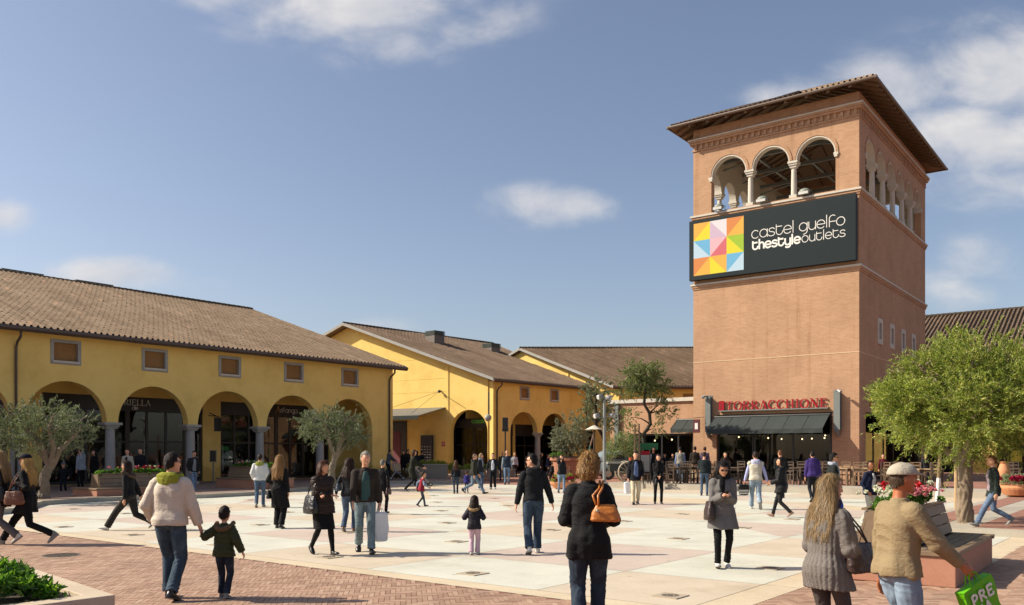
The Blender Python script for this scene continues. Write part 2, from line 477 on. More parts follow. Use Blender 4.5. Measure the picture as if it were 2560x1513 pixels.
for i in range(len(ulim) - 1):
    u0, u1 = ulim[i], ulim[i + 1]
    if i == 0: plaza_quad(mb, u0, u1, 3.9, PV1, .008, 0); continue
    for j in range(len(vl) - 1):
        v0, v1 = vl[j], vl[j + 1]
        if j == 0:
            plaza_quad(mb, u0, u1, v0, v1, .008, 0); continue
        par = (i + j) % 2
        if par == 1: mi = 3 if random.random() < .85 else 0
        else: mi = 2 if i % 2 == 0 else 1
        if random.random() < .22 and i > 2:      # cells cut by a diagonal
            mj = 0 if mi == 3 else 3
            g = .006
            q = [UV(u0 + g, v0 + g, .008), UV(u1 - g, v0 + g, .008), UV(u1 - g, v1 - g, .008), UV(u0 + g, v1 - g, .008)]
            mb.add(q, [(0, 1, 2)], mi); mb.add(q, [(0, 2, 3)], mj)
        else: plaza_quad(mb, u0, u1, v0, v1, .008, mi)
# the strip beside the bench, where the plaza runs further to the right
for k in range(8):
    u0 = 12.2 + k * 3.05; u1 = min(PU1, u0 + 3.05)
    plaza_quad(mb, u0, u1, 2.85, 3.9, .008, (3, 1, 3, 2)[k % 4]); plaza_quad(mb, u0, u1, 2.4, 2.85, .008, 0)
struct(mb.build('plaza_floor', [CREAM, PEACH, PINKT, WHT], fixn=False))

# herringbone brick paving near the camera
def m_brickpave():
    m, nt, b, out = newmat('herringbone_brick'); co = geoco(nt)
    g = _n(nt, 'ShaderNodeNewGeometry')
    c = ramp(nt, g.outputs['Random Per Island'], [(0, (.29, .17, .11)), (.4, (.365, .225, .15)), (.8, (.415, .265, .18)), (1, (.44, .30, .21))])
    bl = ramp(nt, noise(nt, .8, 7, .7, co), [(.3, (.76, .75, .74)), (.6, (1.06, 1.05, 1.04))])
    c = mixc(nt, c, bl, .85, 'MULTIPLY')
    c = mixc(nt, c, ramp(nt, noise(nt, 60, 4, .7, co), [(.3, (.8, .8, .8)), (.65, (1.1, 1.1, 1.1))]), .7, 'MULTIPLY')
    nt.links.new(c, b.inputs['Base Color']); b.inputs['Roughness'].default_value = .8
    bump(nt, b, noise(nt, 80, 4, .7, co), .25, .003); return m
def herring(name, inside, cen, rad, W=.064):
    L = 4 * W; g = .003; vs = []; fs = []
    ang = R(7); ca, sa = math.cos(ang), math.sin(ang)
    N = int(rad / W) + 8
    for a in range(-N, N):
        for b_ in range(-N // 4 - 2, N // 4 + 2):
            ox, oy = a + 4 * b_, a - 4 * b_
            for (x0, y0, x1, y1) in ((ox, oy, ox + 4, oy + 1), (ox, oy + 1, ox + 1, oy + 5)):
                mx, my = (x0 + x1) / 2 * W, (y0 + y1) / 2 * W
                px, py = cen[0] + mx * ca - my * sa, cen[1] + mx * sa + my * ca
                if not inside(px, py): continue
                h = .0075 + random.uniform(-.0012, .0012)
                x0_, x1_, y0_, y1_ = x0 * W + g, x1 * W - g, y0 * W + g, y1 * W - g
                k = len(vs)
                for (x, y, z) in ((x0_, y0_, h), (x1_, y0_, h), (x1_, y1_, h), (x0_, y1_, h), (x0_, y0_, 0.0), (x1_, y0_, 0.0), (x1_, y1_, 0.0), (x0_, y1_, 0.0)):
                    vs.append((cen[0] + x * ca - y * sa, cen[1] + x * sa + y * ca, z))
                fs += [(k, k + 1, k + 2, k + 3), (k, k + 4, k + 5, k + 1), (k + 1, k + 5, k + 6, k + 2), (k + 2, k + 6, k + 7, k + 3), (k + 3, k + 7, k + 4, k)]
    return struct(np_mesh(name, np.array(vs), np.array(fs), m_brickpave()))
def in_view(x, y, m=1.12): return y > 8.0 and abs(x) < y * .593 * m
def left_in(x, y):
    u = x * U2.x + y * U2.y; v = x * V2.x + y * V2.y
    return u < 8.40 and v > 1.0 and in_view(x, y) and y < 24
def right_in(x, y):
    u = x * U2.x + y * U2.y; v = x * V2.x + y * V2.y
    if not in_view(x, y): return False
    return (8.40 <= u < 12.2 and v < 3.87) or (u >= 12.2 and u < 20.2 and v < 2.37) or (u < 8.4 and v <= 1.0)
herring('brick_paving_left', left_in, (-5, 15), 13.5)
herring('brick_paving_right', right_in, (8, 13), 8.5)

# drain plates
DRAINM = plain('drain_iron', (.16, .13, .10), .7)
def drain(name, loc, label, rz=R(-38) + R(90)):
    t = thing(name, label, 'drain cover', loc, rz, 'small drain covers in the plaza floor')
    m1 = MB(); m1.box(-.17, .17, -.17, .17, 0, .012); m1.build('plate', plain('drain_frame', (.40, .33, .24), .8), t)
    m2 = MB(); n = 14
    for k in range(n):
        a = 2 * math.pi * k / n; c, s = math.cos(a), math.sin(a)
        m2.box(-.012, .012, .055, .105, .0121, .016, M=Matrix.Rotation(a, 4, 'Z'))
    m2.lathe([(.035, .0121), (.035, .016)], n=12); m2.build('grate', DRAINM, t); return t
d0 = None; nd = 0
named = {(0, 0): 'between the long coat woman and the small girl', (0, 1): 'behind the boy in the green parka', (1, 1): 'near the feet of the small girl',
         (0, -1): 'in the peach paving right of the long coat woman', (2, 0): 'in front of the grey coat woman'}
for i in range(0, 6):
    for j in range(-1, 8):
        p = UV(9.42 + P * i, 8.07 + 3.14 * j, .008)
        if p.x < -.57 * p.y or p.x > .57 * p.y: continue
        lab = 'square iron drain cover ' + named.get((i, j), '%s row from the brick edge, %s from the right' % (
            ['first', 'second', 'third', 'fourth', 'fifth', 'sixth'][i], ['first', 'second', 'third', 'fourth', 'fifth', 'sixth', 'seventh', 'eighth', 'ninth'][j + 1]))
        if d0 is None: d0 = drain('drain_cover', p, lab)
        else: copy_thing(d0, lab, p, R(52))
# large manhole on the bricks
mb = MB(); mb.lathe([(0.001, .006), (.30, .006), (.30, .014), (0.001, .014)], n=32)
for k in range(-4, 5):
    w = math.sqrt(max(0, .27 ** 2 - (k * .06) ** 2)); mb.box(-w, w, k * .06 - .008, k * .06 + .008, .0141, .019)
o = mb.build('manhole_cover', DRAINM); p = gp(150, 1363, 0); o.location = p; tag(o, 'large round iron manhole cover in the brick paving beside the green shrub bed', 'manhole cover')

# raised pavements
KERB = m_concrete('kerb_stone', (.42, .38, .31))
def slab(name, pts, z, mat, kerb_w=.3):
    mb = MB(); mb.prism([(p[0], p[1]) for p in pts], .001, z, 0)
    o = struct(mb.build(name, mat)); return o
walk = [(-24, 14), (-14.4, 23), (-14.2, 25), (-15.4, 28.4), (-14.7, 30.4), (-11.6, 32.9), (-10.5, 34.6), (-9.6, 38.2), (-7.1, 47.5), (-3.6, 47.3), (-2.7, 50), (-1.6, 58), (6.0, 70), (-6, 90), (-60, 90), (-60, 14)]
slab('raised_pavement', walk, .16, KERB)
def shrink(pts, d):
    c = Vector((sum(p[0] for p in pts) / len(pts), sum(p[1] for p in pts) / len(pts))); n = len(pts); out = []
    ar = sum(pts[i][0] * pts[(i + 1) % n][1] - pts[(i + 1) % n][0] * pts[i][1] for i in range(n))
    sg = 1 if ar > 0 else -1
    for i in range(n):
        a, b_, c_ = Vector(pts[i - 1]), Vector(pts[i]), Vector(pts[(i + 1) % n])
        e1 = (b_ - a).normalized(); e2 = (c_ - b_).normalized()
        n1 = Vector((-e1.y, e1.x)) * sg; n2 = Vector((-e2.y, e2.x)) * sg
        m_ = (n1 + n2).normalized(); out.append(tuple(b_ + m_ * (d / max(.4, m_.dot(n1)))))
    return out
mb = MB(); mb.prism(shrink(walk, .32), .1605, .165); struct(mb.build('raised_pavement_bricks', PAVE2))
ter = [tuple(UV(36.6, 22.7)[:2]), tuple(UV(36.6, 2.0)[:2]), tuple(UV(36.6, -16)[:2]), tuple(UV(70, -16)[:2]), tuple(UV(70, 22.7)[:2])]
slab('terrace', ter, .26, KERB)
mb = MB(); mb.prism([tuple(UV(a, b_)[:2]) for a, b_ in ((39.6, 22.3), (39.6, -15.6), (69.7, -15.6), (69.7, 22.3))], .2605, .265)
struct(mb.build('terrace_paving', PAVE))
mb = MB(); mb.prism([tuple(UV(a, b_)[:2]) for a, b_ in ((20.2, 5.3), (20.2, -14), (36.59, -14), (36.59, 5.3))], .001, .15)
struct(mb.build('right_pavement', KERB))
mb = MB()
for (a0, a1, b0, b1) in ((20.6, 36.0, -13.6, 3.6), (20.6, 36.0, 4.3, 5.0)):
    mb.prism([tuple(UV(a, b_)[:2]) for a, b_ in ((a0, b0), (a1, b0), (a1, b1), (a0, b1))], .1505, .156)
struct(mb.build('right_pavement_bricks', PAVE))

# ================================================================== building helpers
def wall_uv(o):
    me = o.data; l = me.uv_layers.new(name='wall')
    for p in me.polygons:
        n = p.normal
        if abs(n.z) > .7: t = (1, 0, 0); vert = False
        else:
            t = Vector((-n.y, n.x, 0)).normalized()
            if abs(t.x) > abs(t.y): t = t if t.x > 0 else -t
            else: t = t if t.y > 0 else -t
            vert = True
        for li in p.loop_indices:
            c = me.vertices[me.loops[li].vertex_index].co
            l.data[li].uv = (c.dot(t), c.z) if vert else (c.x, c.y)
    return o

def roof_quad(name, E0, E1, R1, R0, mat, parent=None, pitch=.27, row=.42, h=.095):
    E0, E1, R1, R0 = [np.array(p, float) for p in (E0, E1, R1, R0)]
    nc = max(2, int(np.linalg.norm(E1 - E0) / pitch)); nr = max(2, int(np.linalg.norm(R0 - E0) / row))
    ts = np.array([0, .06, .16, .28, .40, .50, .60, .72, .84, .94]); prof = []
    for t in ts:
        q = (t - .06) / .54
        prof.append(math.sqrt(max(0, 1 - (2 * q - 1) ** 2)) * .9 + .1 if 0 < q < 1 else -.12)
    prof = np.array(prof); prof[-1] = -.25
    a = (np.arange(nc)[:, None] + ts[None, :]).ravel() / nc; a = np.append(a, 1.0)
    pr = np.append(np.tile(prof, nc), prof[0])
    nrm = np.cross(E1 - E0, R0 - E0); nrm /= np.linalg.norm(nrm)
    if nrm[2] < 0: nrm = -nrm
    r2 = np.random.default_rng(5)
    jit = r2.normal(0, .0035, (nr, nc)) ; js = r2.normal(0, .06, (nr, nc)) * row
    bs = []; off = []; rowid = []
    for k in range(nr):
        bs += [k / nr, (k + 1) / nr + .10 / nr]; off += [.013, .0]; rowid += [k, k]
    bs = np.array(bs); off = np.array(off); rowid = np.array(rowid)
    bb, aa = np.meshgrid(bs, a, indexing='ij')
    colid = np.minimum((aa * nc + 1e-6).astype(int), nc - 1)
    J = jit[rowid[:, None], colid]; JS = js[rowid[:, None], colid] / (np.linalg.norm(R0 - E0))
    if nr > 4: bb = np.clip(bb + JS * .35, 0, 1)
    lo = E0[None, None] * (1 - aa[..., None]) + E1[None, None] * aa[..., None]
    hi = R0[None, None] * (1 - aa[..., None]) + R1[None, None] * aa[..., None]
    # wavy sag of an old roof
    sag = .03 * np.sin(aa * 9) * np.sin(bb * 5)
    v = lo * (1 - bb[..., None]) + hi * bb[..., None] + nrm * (pr[None, :, None] * h + off[:, None, None] + J[..., None] + sag[..., None])
    ni, nj = bb.shape
    idx = np.arange(ni * nj).reshape(ni, nj)
    f = np.stack([idx[:-1, :-1], idx[:-1, 1:], idx[1:, 1:], idx[1:, :-1]], -1).reshape(-1, 4)
    o = np_mesh(name, v.reshape(-1, 3), f, mat, parent)
    colr = .25 + .75 * np.clip(.5 + .22 * r2.normal(0, 1, (1, nc)) + .16 * r2.normal(0, 1, (nr, nc)), 0, 1) * np.where(r2.random((nr, nc)) < .04, 1.6, .93)
    fr = np.repeat(np.arange(ni - 1)[:, None], nj - 1, 1); fc = np.minimum((np.arange(nj - 1) // len(ts)), nc - 1)[None, :].repeat(ni - 1, 0)
    at = o.data.attributes.new('tile', 'FLOAT', 'FACE')
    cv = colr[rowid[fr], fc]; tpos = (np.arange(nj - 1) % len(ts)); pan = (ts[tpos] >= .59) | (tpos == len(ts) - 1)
    cv = np.where(pan[None, :], .1, np.clip(cv, .22, 1.0)); at.data.foreach_set('value', cv.ravel().astype(np.float32))  # pan channels coloured dark: the cover tiles' shade painted into the valleys
    return o

def arch_pts(c, half, spring, n=20, z0=None):
    """points of an arch opening from the left foot over the crown to the right foot"""
    pts = [(c - half * math.cos(math.pi * k / n), spring + half * math.sin(math.pi * k / n)) for k in range(n + 1)]
    if z0 is not None: pts = [(c - half, z0)] + pts + [(c + half, z0)]
    return pts

def gable_roof(root, E0, E1, R1, R0, mat, name='roof', thick=.12, fasc=GUTTER, board=GREYST):
    """front slope with tiles, mirrored back slope, under-sheet, ridge tiles, bargeboards"""
    E0, E1, R1, R0 = [Vector(p) for p in (E0, E1, R1, R0)]
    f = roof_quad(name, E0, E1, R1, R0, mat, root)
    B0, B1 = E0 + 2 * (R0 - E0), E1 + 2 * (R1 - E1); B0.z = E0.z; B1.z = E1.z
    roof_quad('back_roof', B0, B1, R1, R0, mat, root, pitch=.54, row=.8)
    dn = Vector((0, 0, -thick)); lf = Vector((0, 0, -.03))
    mb = MB()
    for (a, b_, c, d) in ((E0, E1, R1, R0), (B0, B1, R1, R0)):
        t = [p + lf for p in (a, b_, c, d)]; u = [p + dn for p in (a, b_, c, d)]
        mb.add(t + u, [(0, 1, 2, 3), (7, 6, 5, 4), (0, 4, 5, 1), (1, 5, 6, 2), (3, 2, 6, 7), (0, 3, 7, 4)])
    mb.build('soffit', WOODM, f)
    mb = MB(); d = (R1 - R0).normalized(); L = (R1 - R0).length; n = int(L / .38)
    for k in range(n):
        p = R0 + d * (L * k / n); q = R0 + d * (L * (k + 1.08) / n)
        mb.tube([p + Vector((0, 0, .06)), q + Vector((0, 0, .045))], [.125, .115], n=8)
    mb.build('ridge_tiles', mat, f)
    mb = MB()
    for (a, b_) in ((E0, R0), (B0, R0), (E1, R1), (B1, R1)):
        e = (b_ - a).normalized(); sd = Vector((-e.y, e.x, 0)).normalized() * .05
        z = Vector((0, 0, .07)); w = Vector((0, 0, -.15))
        v = [a + z - sd, a + z + sd, a + w + sd, a + w - sd]; u = [b_ + z - sd, b_ + z + sd, b_ + w + sd, b_ + w - sd]
        mb.rings([v, u])
    mb.build('bargeboard', board, f)
    # gutter with a half round lip
    mb = MB(); d = (E1 - E0); n_ = Vector((d.y, -d.x, 0)).normalized()
    if n_.dot(E0 - R0) < 0: n_ = -n_
    prof = [(0, .02), (.10, .03), (.15, -.02), (.14, -.10), (.08, -.17), (0, -.20)]
    mb.rings([[p + n_ * a + Vector((0, 0, b_ - .02)) for a, b_ in prof] for p in (E0 - d.normalized() * .05, E1 + d.normalized() * .05)])
    mb.build('gutter', fasc, f)
    return f

def downpipe(root, top, bot, out, mat=GUTTER, r=.055):
    """swan neck from the gutter back to the wall, then down"""
    top, bot, out = Vector(top), Vector(bot), Vector(out)
    p0 = top + out * .55; pts = [p0 + Vector((0, 0, .05)), p0 - Vector((0, 0, .18)), p0 - out * .10 - Vector((0, 0, .27)), top + out * .2 - Vector((0, 0, .42)),
                                top + out * .09 - Vector((0, 0, .62)), top + out * .075 - Vector((0, 0, .85)), bot + out * .075]
    mb = MB(); mb.tube(pts, [r] * 7, n=8)
    for k in range(3):
        z = bot.z + (top.z - 1.2 - bot.z) * (k + .5) / 3; c = Vector((bot.x, bot.y, z)) + out * .06
        mb.tube([c, c + Vector((0, 0, .04))], r + .012, n=8)
    return mb.build('downpipe', mat, root, smooth=True)

def window_framed(root, fn, a0, a1, b0, b1, panel):
    """fn(a, y, b) maps along-wall, depth, height; frame proud of the wall, panel set back"""
    w = .14
    mb = MB(); mb.plate([(a0, b0), (a1, b0), (a1, b1), (a0, b1)], [[(a0 + w, b0 + w), (a0 + w, b1 - w), (a1 - w, b1 - w), (a1 - w, b0 + w)]], -.035, .16, fn)
    f = mb.build('window', GREYST, root)
    mb = MB(); mb.plate([(a0 + w + .003, b0 + w + .003), (a1 - w - .003, b0 + w + .003), (a1 - w - .003, b1 - w - .003), (a0 + w + .003, b1 - w - .003)], [], .14, .158, fn); mb.build('shutter_panel', panel, f)
    mb = MB(); mb.plate([(a0 + w - .06, b0 + w - .07), (a1 - w + .04, b0 + w - .07), (a1 - w + .04, b0 + w + .02), (a0 + w - .06, b0 + w + .02)], [], -.10, .0, fn); mb.build('sill', STONE, f)
    return f
PANEL = plain('ochre_panel', (.30, .155, .05), .8, var=.2)
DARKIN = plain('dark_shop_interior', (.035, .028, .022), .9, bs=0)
FASCIA = plain('black_fascia', (.022, .017, .015), .5)

# ------------------------------------------------------------------ stroke lettering
def arc(cx, cy, rx, ry, a0, a1, n=12):
    return [(cx + rx * math.cos(R(a0 + (a1 - a0) * k / n)), cy + ry * math.sin(R(a0 + (a1 - a0) * k / n))) for k in range(n + 1)]
# round sans, x height 1, ascender 1.5; each glyph: (width, [strokes])
LOW = {
 'c': (1.0, [arc(.5, .5, .5, .5, 45, 315)]),
 'a': (1.05, [arc(.5, .5, .5, .5, 0, 360, 20), [(1.0, 1.0), (1.0, 0)]]),
 's': (.85, [arc(.45, .76, .36, .24, 20, 180, 8) + arc(.45, .76, .36, .24, 180, 270, 5)[1:] + arc(.40, .26, .42, .26, 90, -90, 9)[1:] + arc(.40, .26, .42, .26, -90, -160, 4)[1:]]),
 't': (.95, [[(.08, 1.3), (.08, .45)] + arc(.5, .42, .42, .42, 180, 360, 12), [(.08, 1.05), (.82, 1.05)]]),
 'e': (1.0, [[(.02, .5), (.98, .5)] + arc(.5, .5, .5, .5, 5, 320, 20)]),
 'l': (.25, [[(.1, 1.5), (.1, 0)]]),
 'g': (1.05, [arc(.5, .5, .5, .5, 0, 360, 20), [(1.0, 1.0), (1.0, 0)] + arc(.5, 0, .5, .42, 0, -90, 8)[1:]]),
 'u': (.95, [[(.05, 1.0), (.05, .42)] + arc(.47, .42, .42, .42, 180, 360, 12), [(.89, 1.0), (.89, 0)]]),
 'f': (.85, [[(.08, 0), (.08, .95)] + arc(.5, .95, .42, .42, 180, 50, 9), [(.08, .62), (.85, .62)]]),
 'o': (1.05, [arc(.5, .5, .5, .5, 0, 360, 22)]),
 'h': (.9, [[(.08, 1.5), (.08, 0)], [(.08, .55)] + arc(.46, .58, .38, .40, 180, 0, 10) + [(.84, 0)]]),
 'y': (.95, [[(.05, 1.0), (.05, .42)] + arc(.47, .42, .42, .42, 180, 360, 12), [(.89, 1.0), (.89, -.05)] + arc(.47, -.05, .42, .35, 0, -140, 9)[1:]]),
 'n': (.9, [[(.08, 1.0), (.08, 0)], [(.08, .55)] + arc(.46, .58, .38, .40, 180, 0, 10) + [(.84, 0)]]),
 'r': (.6, [[(.08, 1.0), (.08, 0)], arc(.5, .55, .42, .42, 180, 70, 7)]),
 'd': (1.05, [arc(.5, .5, .5, .5, 0, 360, 20), [(1.0, 1.5), (1.0, 0)]]),
 'v': (.9, [[(.05, 1.0), (.45, 0), (.85, 1.0)]]), 'i': (.3, [[(.1, 1.0), (.1, 0)], [(.1, 1.3), (.1, 1.4)]]),
 ' ': (.45, []),
}
# capitals, height 1; thick strokes first, thin after; serifs get added
CAP = {
 'T': (.80, [[(.4, 0), (.4, 1)]], [[(.04, .97), (.76, .97)], [(.05, .97), (.05, .80)], [(.75, .97), (.75, .80)]], [(.4, 0)]),
 'O': (.92, [arc(.45, .5, .40, .48, 120, 240, 9), arc(.45, .5, .40, .48, -60, 60, 9)], [arc(.45, .5, .40, .48, 60, 120, 6), arc(.45, .5, .40, .48, 240, 300, 6)], []),
 'R': (.86, [[(.18, 0), (.18, 1)], arc(.42, .75, .26, .23, -60, 60, 8), [(.42, .5), (.80, 0)]], [[(.18, .98), (.45, .98)], [(.18, .51), (.45, .51)]], [(.18, 0), (.82, 0)]),
 'A': (.90, [[(.45, 1), (.78, 0)]], [[(.45, 1), (.12, 0)], [(.25, .36), (.66, .36)]], [(.12, 0), (.78, 0)]),
 'C': (.86, [arc(.46, .5, .40, .48, 110, 250, 10)], [arc(.46, .5, .40, .48, 40, 110, 6), arc(.46, .5, .40, .48, 250, 318, 6), [(.76, .95), (.76, .70)]], []),
 'H': (.96, [[(.18, 0), (.18, 1)], [(.76, 0), (.76, 1)]], [[(.18, .5), (.76, .5)]], [(.18, 0), (.18, 1), (.76, 0), (.76, 1)]),
 'I': (.42, [[(.21, 0), (.21, 1)]], [], [(.21, 0), (.21, 1)]),
 'N': (.96, [[(.18, 1), (.78, 0)]], [[(.18, 0), (.18, 1)], [(.78, 0), (.78, 1)]], [(.18, 0), (.16, 1), (.78, 1)]),
 'E': (.78, [[(.18, 0), (.18, 1)]], [[(.18, .98), (.68, .98)], [(.18, .02), (.70, .02)], [(.18, .52), (.56, .52)], [(.68, .98), (.68, .80)], [(.70, .02), (.70, .22)], [(.56, .60), (.56, .42)]], [(.14, 0), (.14, 1)]),
 'L': (.76, [[(.18, 0), (.18, 1)]], [[(.18, .02), (.68, .02)], [(.68, .02), (.68, .22)]], [(.18, 1), (.14, 0)]),
 'P': (.80, [[(.18, 0), (.18, 1)], arc(.42, .73, .28, .25, -70, 70, 8)], [[(.18, .98), (.45, .98)], [(.18, .48), (.45, .48)]], [(.18, 0)]),
 'S': (.74, [arc(.38, .73, .26, .24, 60, 250, 9) + arc(.36, .27, .28, .25, 70, -100, 8)], [arc(.36, .27, .28, .25, -100, -150, 4)], []),
 ' ': (.4, [], [], []),
}
def stroke(mb, pts, w, fn, y0, y1, mi=0, cap=True):
    """a ribbon of width w along pts (already in wall units), y0 outer, y1 inner"""
    n = len(pts)
    if n < 2: return
    P_ = [Vector((p[0], p[1])) for p in pts]; closed = (P_[0] - P_[-1]).length < 1e-4
    L = []; Rr = []
    for i in range(n):
        if closed: a = P_[i - 1] if i > 0 else P_[-2]; b_ = P_[i + 1] if i < n - 1 else P_[1]
        else: a = P_[max(0, i - 1)]; b_ = P_[min(n - 1, i + 1)]
        t = (b_ - a).normalized(); e = Vector((-t.y, t.x)) * (w / 2)
        c = P_[i]
        if not closed and cap and i == 0: c = c - t * w * .25
        if not closed and cap and i == n - 1: c = c + t * w * .25
        L.append(c + e); Rr.append(c - e)
    rs = [[fn(l.x, y0, l.y), fn(r.x, y0, r.y), fn(r.x, y1, r.y), fn(l.x, y1, l.y)] for l, r in zip(L, Rr)]
    mb.rings(rs, mi)
def text_low(mb, s, x, z, h, w, fn, y0, y1, track=.13, mi=0, sx=1.0):
    j = 0
    for ch in s:
        wd, st = LOW[ch]
        for q in st: stroke(mb, [(x + p[0] * h * sx, z + p[1] * h) for p in q], w, fn, y0 - .0004 * (j % 3), y1, mi); j += 1
        x += (wd + track) * h * sx
    return x
def text_cap(mb, s, x, z, h, fn, y0, y1, tw=.13, thin=.05, sx=1.0, track=.06, mi=0, serif=True):
    j = 0
    for ch in s:
        wd, thick, th, ser = CAP[ch]
        for q in thick: stroke(mb, [(x + p[0] * h * sx, z + p[1] * h) for p in q], tw * h, fn, y0, y1, mi, False)
        for q in th: stroke(mb, [(x + p[0] * h * sx, z + p[1] * h) for p in q], thin * h, fn, y0 - .002 - .0004 * (j % 4), y1, mi, False); j += 1
        if serif:
            for (a, b_) in ser:
                zz = z + (b_ * .97 + .015) * h
                stroke(mb, [(x + (a - .12) * h * sx, zz), (x + (a + .12) * h * sx, zz)], thin * h, fn, y0 - .003, y1, mi, False)
        x += (wd + track) * h * sx
    return x
def low_width(s, h, track=.13, sx=1.0): return sum((LOW[c][0] + track) * h * sx for c in s)
def cap_width(s, h, track=.06, sx=1.0): return sum((CAP[c][0] + track) * h * sx for c in s)

# ================================================================== left arcade building
ZB = .165
def facade_fn(y_sign=1): return lambda a, y, b: (a, y, b)
rootL = thing('arcade_building', 'long yellow arcaded shop building with tiled roof and five grey framed windows above its arches', 'building', (-21.45, 36.2, 0), math.atan2(.785, .62))
fn = lambda a, y, b: (a, y, b)
X0, X1, TH = -9.4, 22.6, .45
SPR, RAD = 3.13, 1.78
cen = [2.75 + 4.09 * k for k in range(-3, 5)]
out = [(X0, ZB)] if False else []
out = [(X1, ZB), (X1, 6.98), (X0, 6.98), (X0, SPR)]
for c in cen: out += [(c - RAD, SPR)] + arch_pts(c, RAD, SPR, 22)[1:-1] + [(c + RAD, SPR)]
out += [(cen[-1] + RAD, ZB)]
wc = [2.69, 6.87, 10.99, 15.05, 19.11, -1.4, -5.5]
holes = [[(c - .53, 5.76), (c - .53, 6.60), (c + .53, 6.60), (c + .53, 5.76)] for c in wc]
mb = MB(); mb.plate(out[::-1], holes, 0, TH, fn); mb.build('facade_wall', STUCCO, rootL)
for c in wc: window_framed(rootL, fn, c - .66, c + .66, 5.63, 6.73, PANEL)
# columns
def column_parts(root, x, y, z0, ztop, r=.225, capw=.42, name='column', mat=GREYST, base=True):
    prof = [(r * 1.02, 0), (r, .05), (r * .98, (ztop - z0) * .5), (r * .9, ztop - z0 - .42)]
    mb = MB()
    if base: mb.box(x - r * 1.35, x + r * 1.35, y - r * 1.35, y + r * 1.35, z0, z0 + .14)
    mb.lathe([(a, b_) for a, b_ in prof], (x, y, z0 + (.14 if base else 0)), 18)
    o = mb.build(name, mat, root)
    mb = MB()
    for (w, a, b_) in ((capw * .62, ztop - .30, ztop - .22), (capw * .76, ztop - .22, ztop - .12), (capw, ztop - .12, ztop)):
        mb.box(x - w, x + w, y - w * .82, y + w * .82, a, b_ - .001)
    mb.build('capital', mat, o, bevel=.012); return o
for k in range(len(cen) - 1): column_parts(rootL, (cen[k] + cen[k + 1]) / 2, TH / 2, ZB, SPR)
# arcade interior: back wall with shop openings, ceiling
bays = []
bays = [(-9.2, 1.6, 0), (3.1, 7.3, 1), (7.301, 11.5, 2), (12.6, 16.4, 3), (16.401, 20.3, 4)]
hl = [[(a, ZB + .02), (a, 4.58), (b_, 4.58), (b_, ZB + .02)] for a, b_ in ((-9.2, 1.6), (3.1, 11.5), (12.6, 20.3))]
mb = MB(); mb.plate([(X0, ZB), (X1 - .5, ZB), (X1 - .5, 5.3), (X0, 5.3)], hl, 3.3, 3.5, fn); mb.build('arcade_back_wall', STUCCO, rootL)
mb = MB(); mb.box(X0, X1 - .05, TH + .002, 3.299, 5.15, 5.3); mb.build('arcade_ceiling', STUCCO, rootL)
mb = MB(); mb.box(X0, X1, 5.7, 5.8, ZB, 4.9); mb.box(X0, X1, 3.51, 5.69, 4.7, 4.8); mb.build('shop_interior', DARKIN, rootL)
SHELF = plain('shop_display', (.30, .20, .12), .8, var=.5, vscale=5)
DISP = [plain('display_' + str(i), c, .8, var=.3) for i, c in enumerate([(.45, .40, .33), (.30, .05, .04), (.10, .16, .09), (.50, .47, .42), (.05, .06, .10), (.35, .24, .10)])]
def shopfront(root, a, b_, y, z0, z1, fn, fasz=3.05, nm=3, disp=True, seed=1, text=None):
    rr = random.Random(seed)
    mb = MB(); mb.plate([(a, fasz), (b_, fasz), (b_, z1), (a, z1)], [], y - .10, y + .12, fn); s = mb.build('shop_fascia', FASCIA, root)
    mb = MB(); w = .06
    for k in range(nm + 1):
        x = a + (b_ - a) * k / nm; x = min(max(x, a + w), b_ - w)
        mb.plate([(x - w, z0), (x + w, z0), (x + w, fasz - .001), (x - w, fasz - .001)], [], y - .02, y + .05, fn)
    mb.plate([(a + .12, 2.25), (b_ - .12, 2.25), (b_ - .12, 2.33), (a + .12, 2.33)], [], y - .018, y + .048, fn)
    mb.plate([(a + .12, z0), (b_ - .12, z0), (b_ - .12, z0 + .14), (a + .12, z0 + .14)], [], y - .018, y + .048, fn)
    s2 = mb.build('shopfront_frame', FASCIA, root)
    mb = MB(); mb.plate([(a + .02, z0 + .02), (b_ - .02, z0 + .02), (b_ - .02, fasz - .02), (a + .02, fasz - .02)], [], y + .012, y + .02, fn); mb.build('shop_glass', GLASS, s2)
    if disp:
        mb = MB(); n = int((b_ - a) / .38)
        for k in range(n):
            x = a + (b_ - a) * (k + .5) / n + rr.uniform(-.06, .06); h = rr.uniform(.5, 1.5); w = rr.uniform(.10, .17); yy_ = y + rr.uniform(.35, 1.3); zb = z0 + rr.choice((.1, .35, .5))
            q = [(w * .7, 0), (w, h * .3), (w * .7, h * .5), (w * 1.05, h * .72), (w * .4, h * .85), (w * .45, h * .95), (w * .2, h)]
            mi = rr.randrange(len(DISP)); n_ = 8
            mb.rings([[fn(x + r * math.cos(2 * math.pi * t / n_), yy_ + r * .6 * math.sin(2 * math.pi * t / n_), zb + z) for t in range(n_)] for r, z in q], mi)
            if rr.random() < .4:
                mb.plate([(x - .15, z0 + 1.6), (x + .15, z0 + 1.6), (x + .15, z0 + 2.0), (x - .15, z0 + 2.0)], [], y + 1.5, y + 1.55, fn, mi=(mi + 2) % 6)
        mb.build('window_display', DISP, s2)
    return s
for a, b_, k in bays:
    s = shopfront(rootL, a, b_, 3.42, ZB + .02, 4.58, fn, fasz=3.86, seed=k, nm=8 if b_ - a > 6 else 4)
WHITE = plain('white_lettering', (.75, .73, .68), .5, var=.03, bs=0)
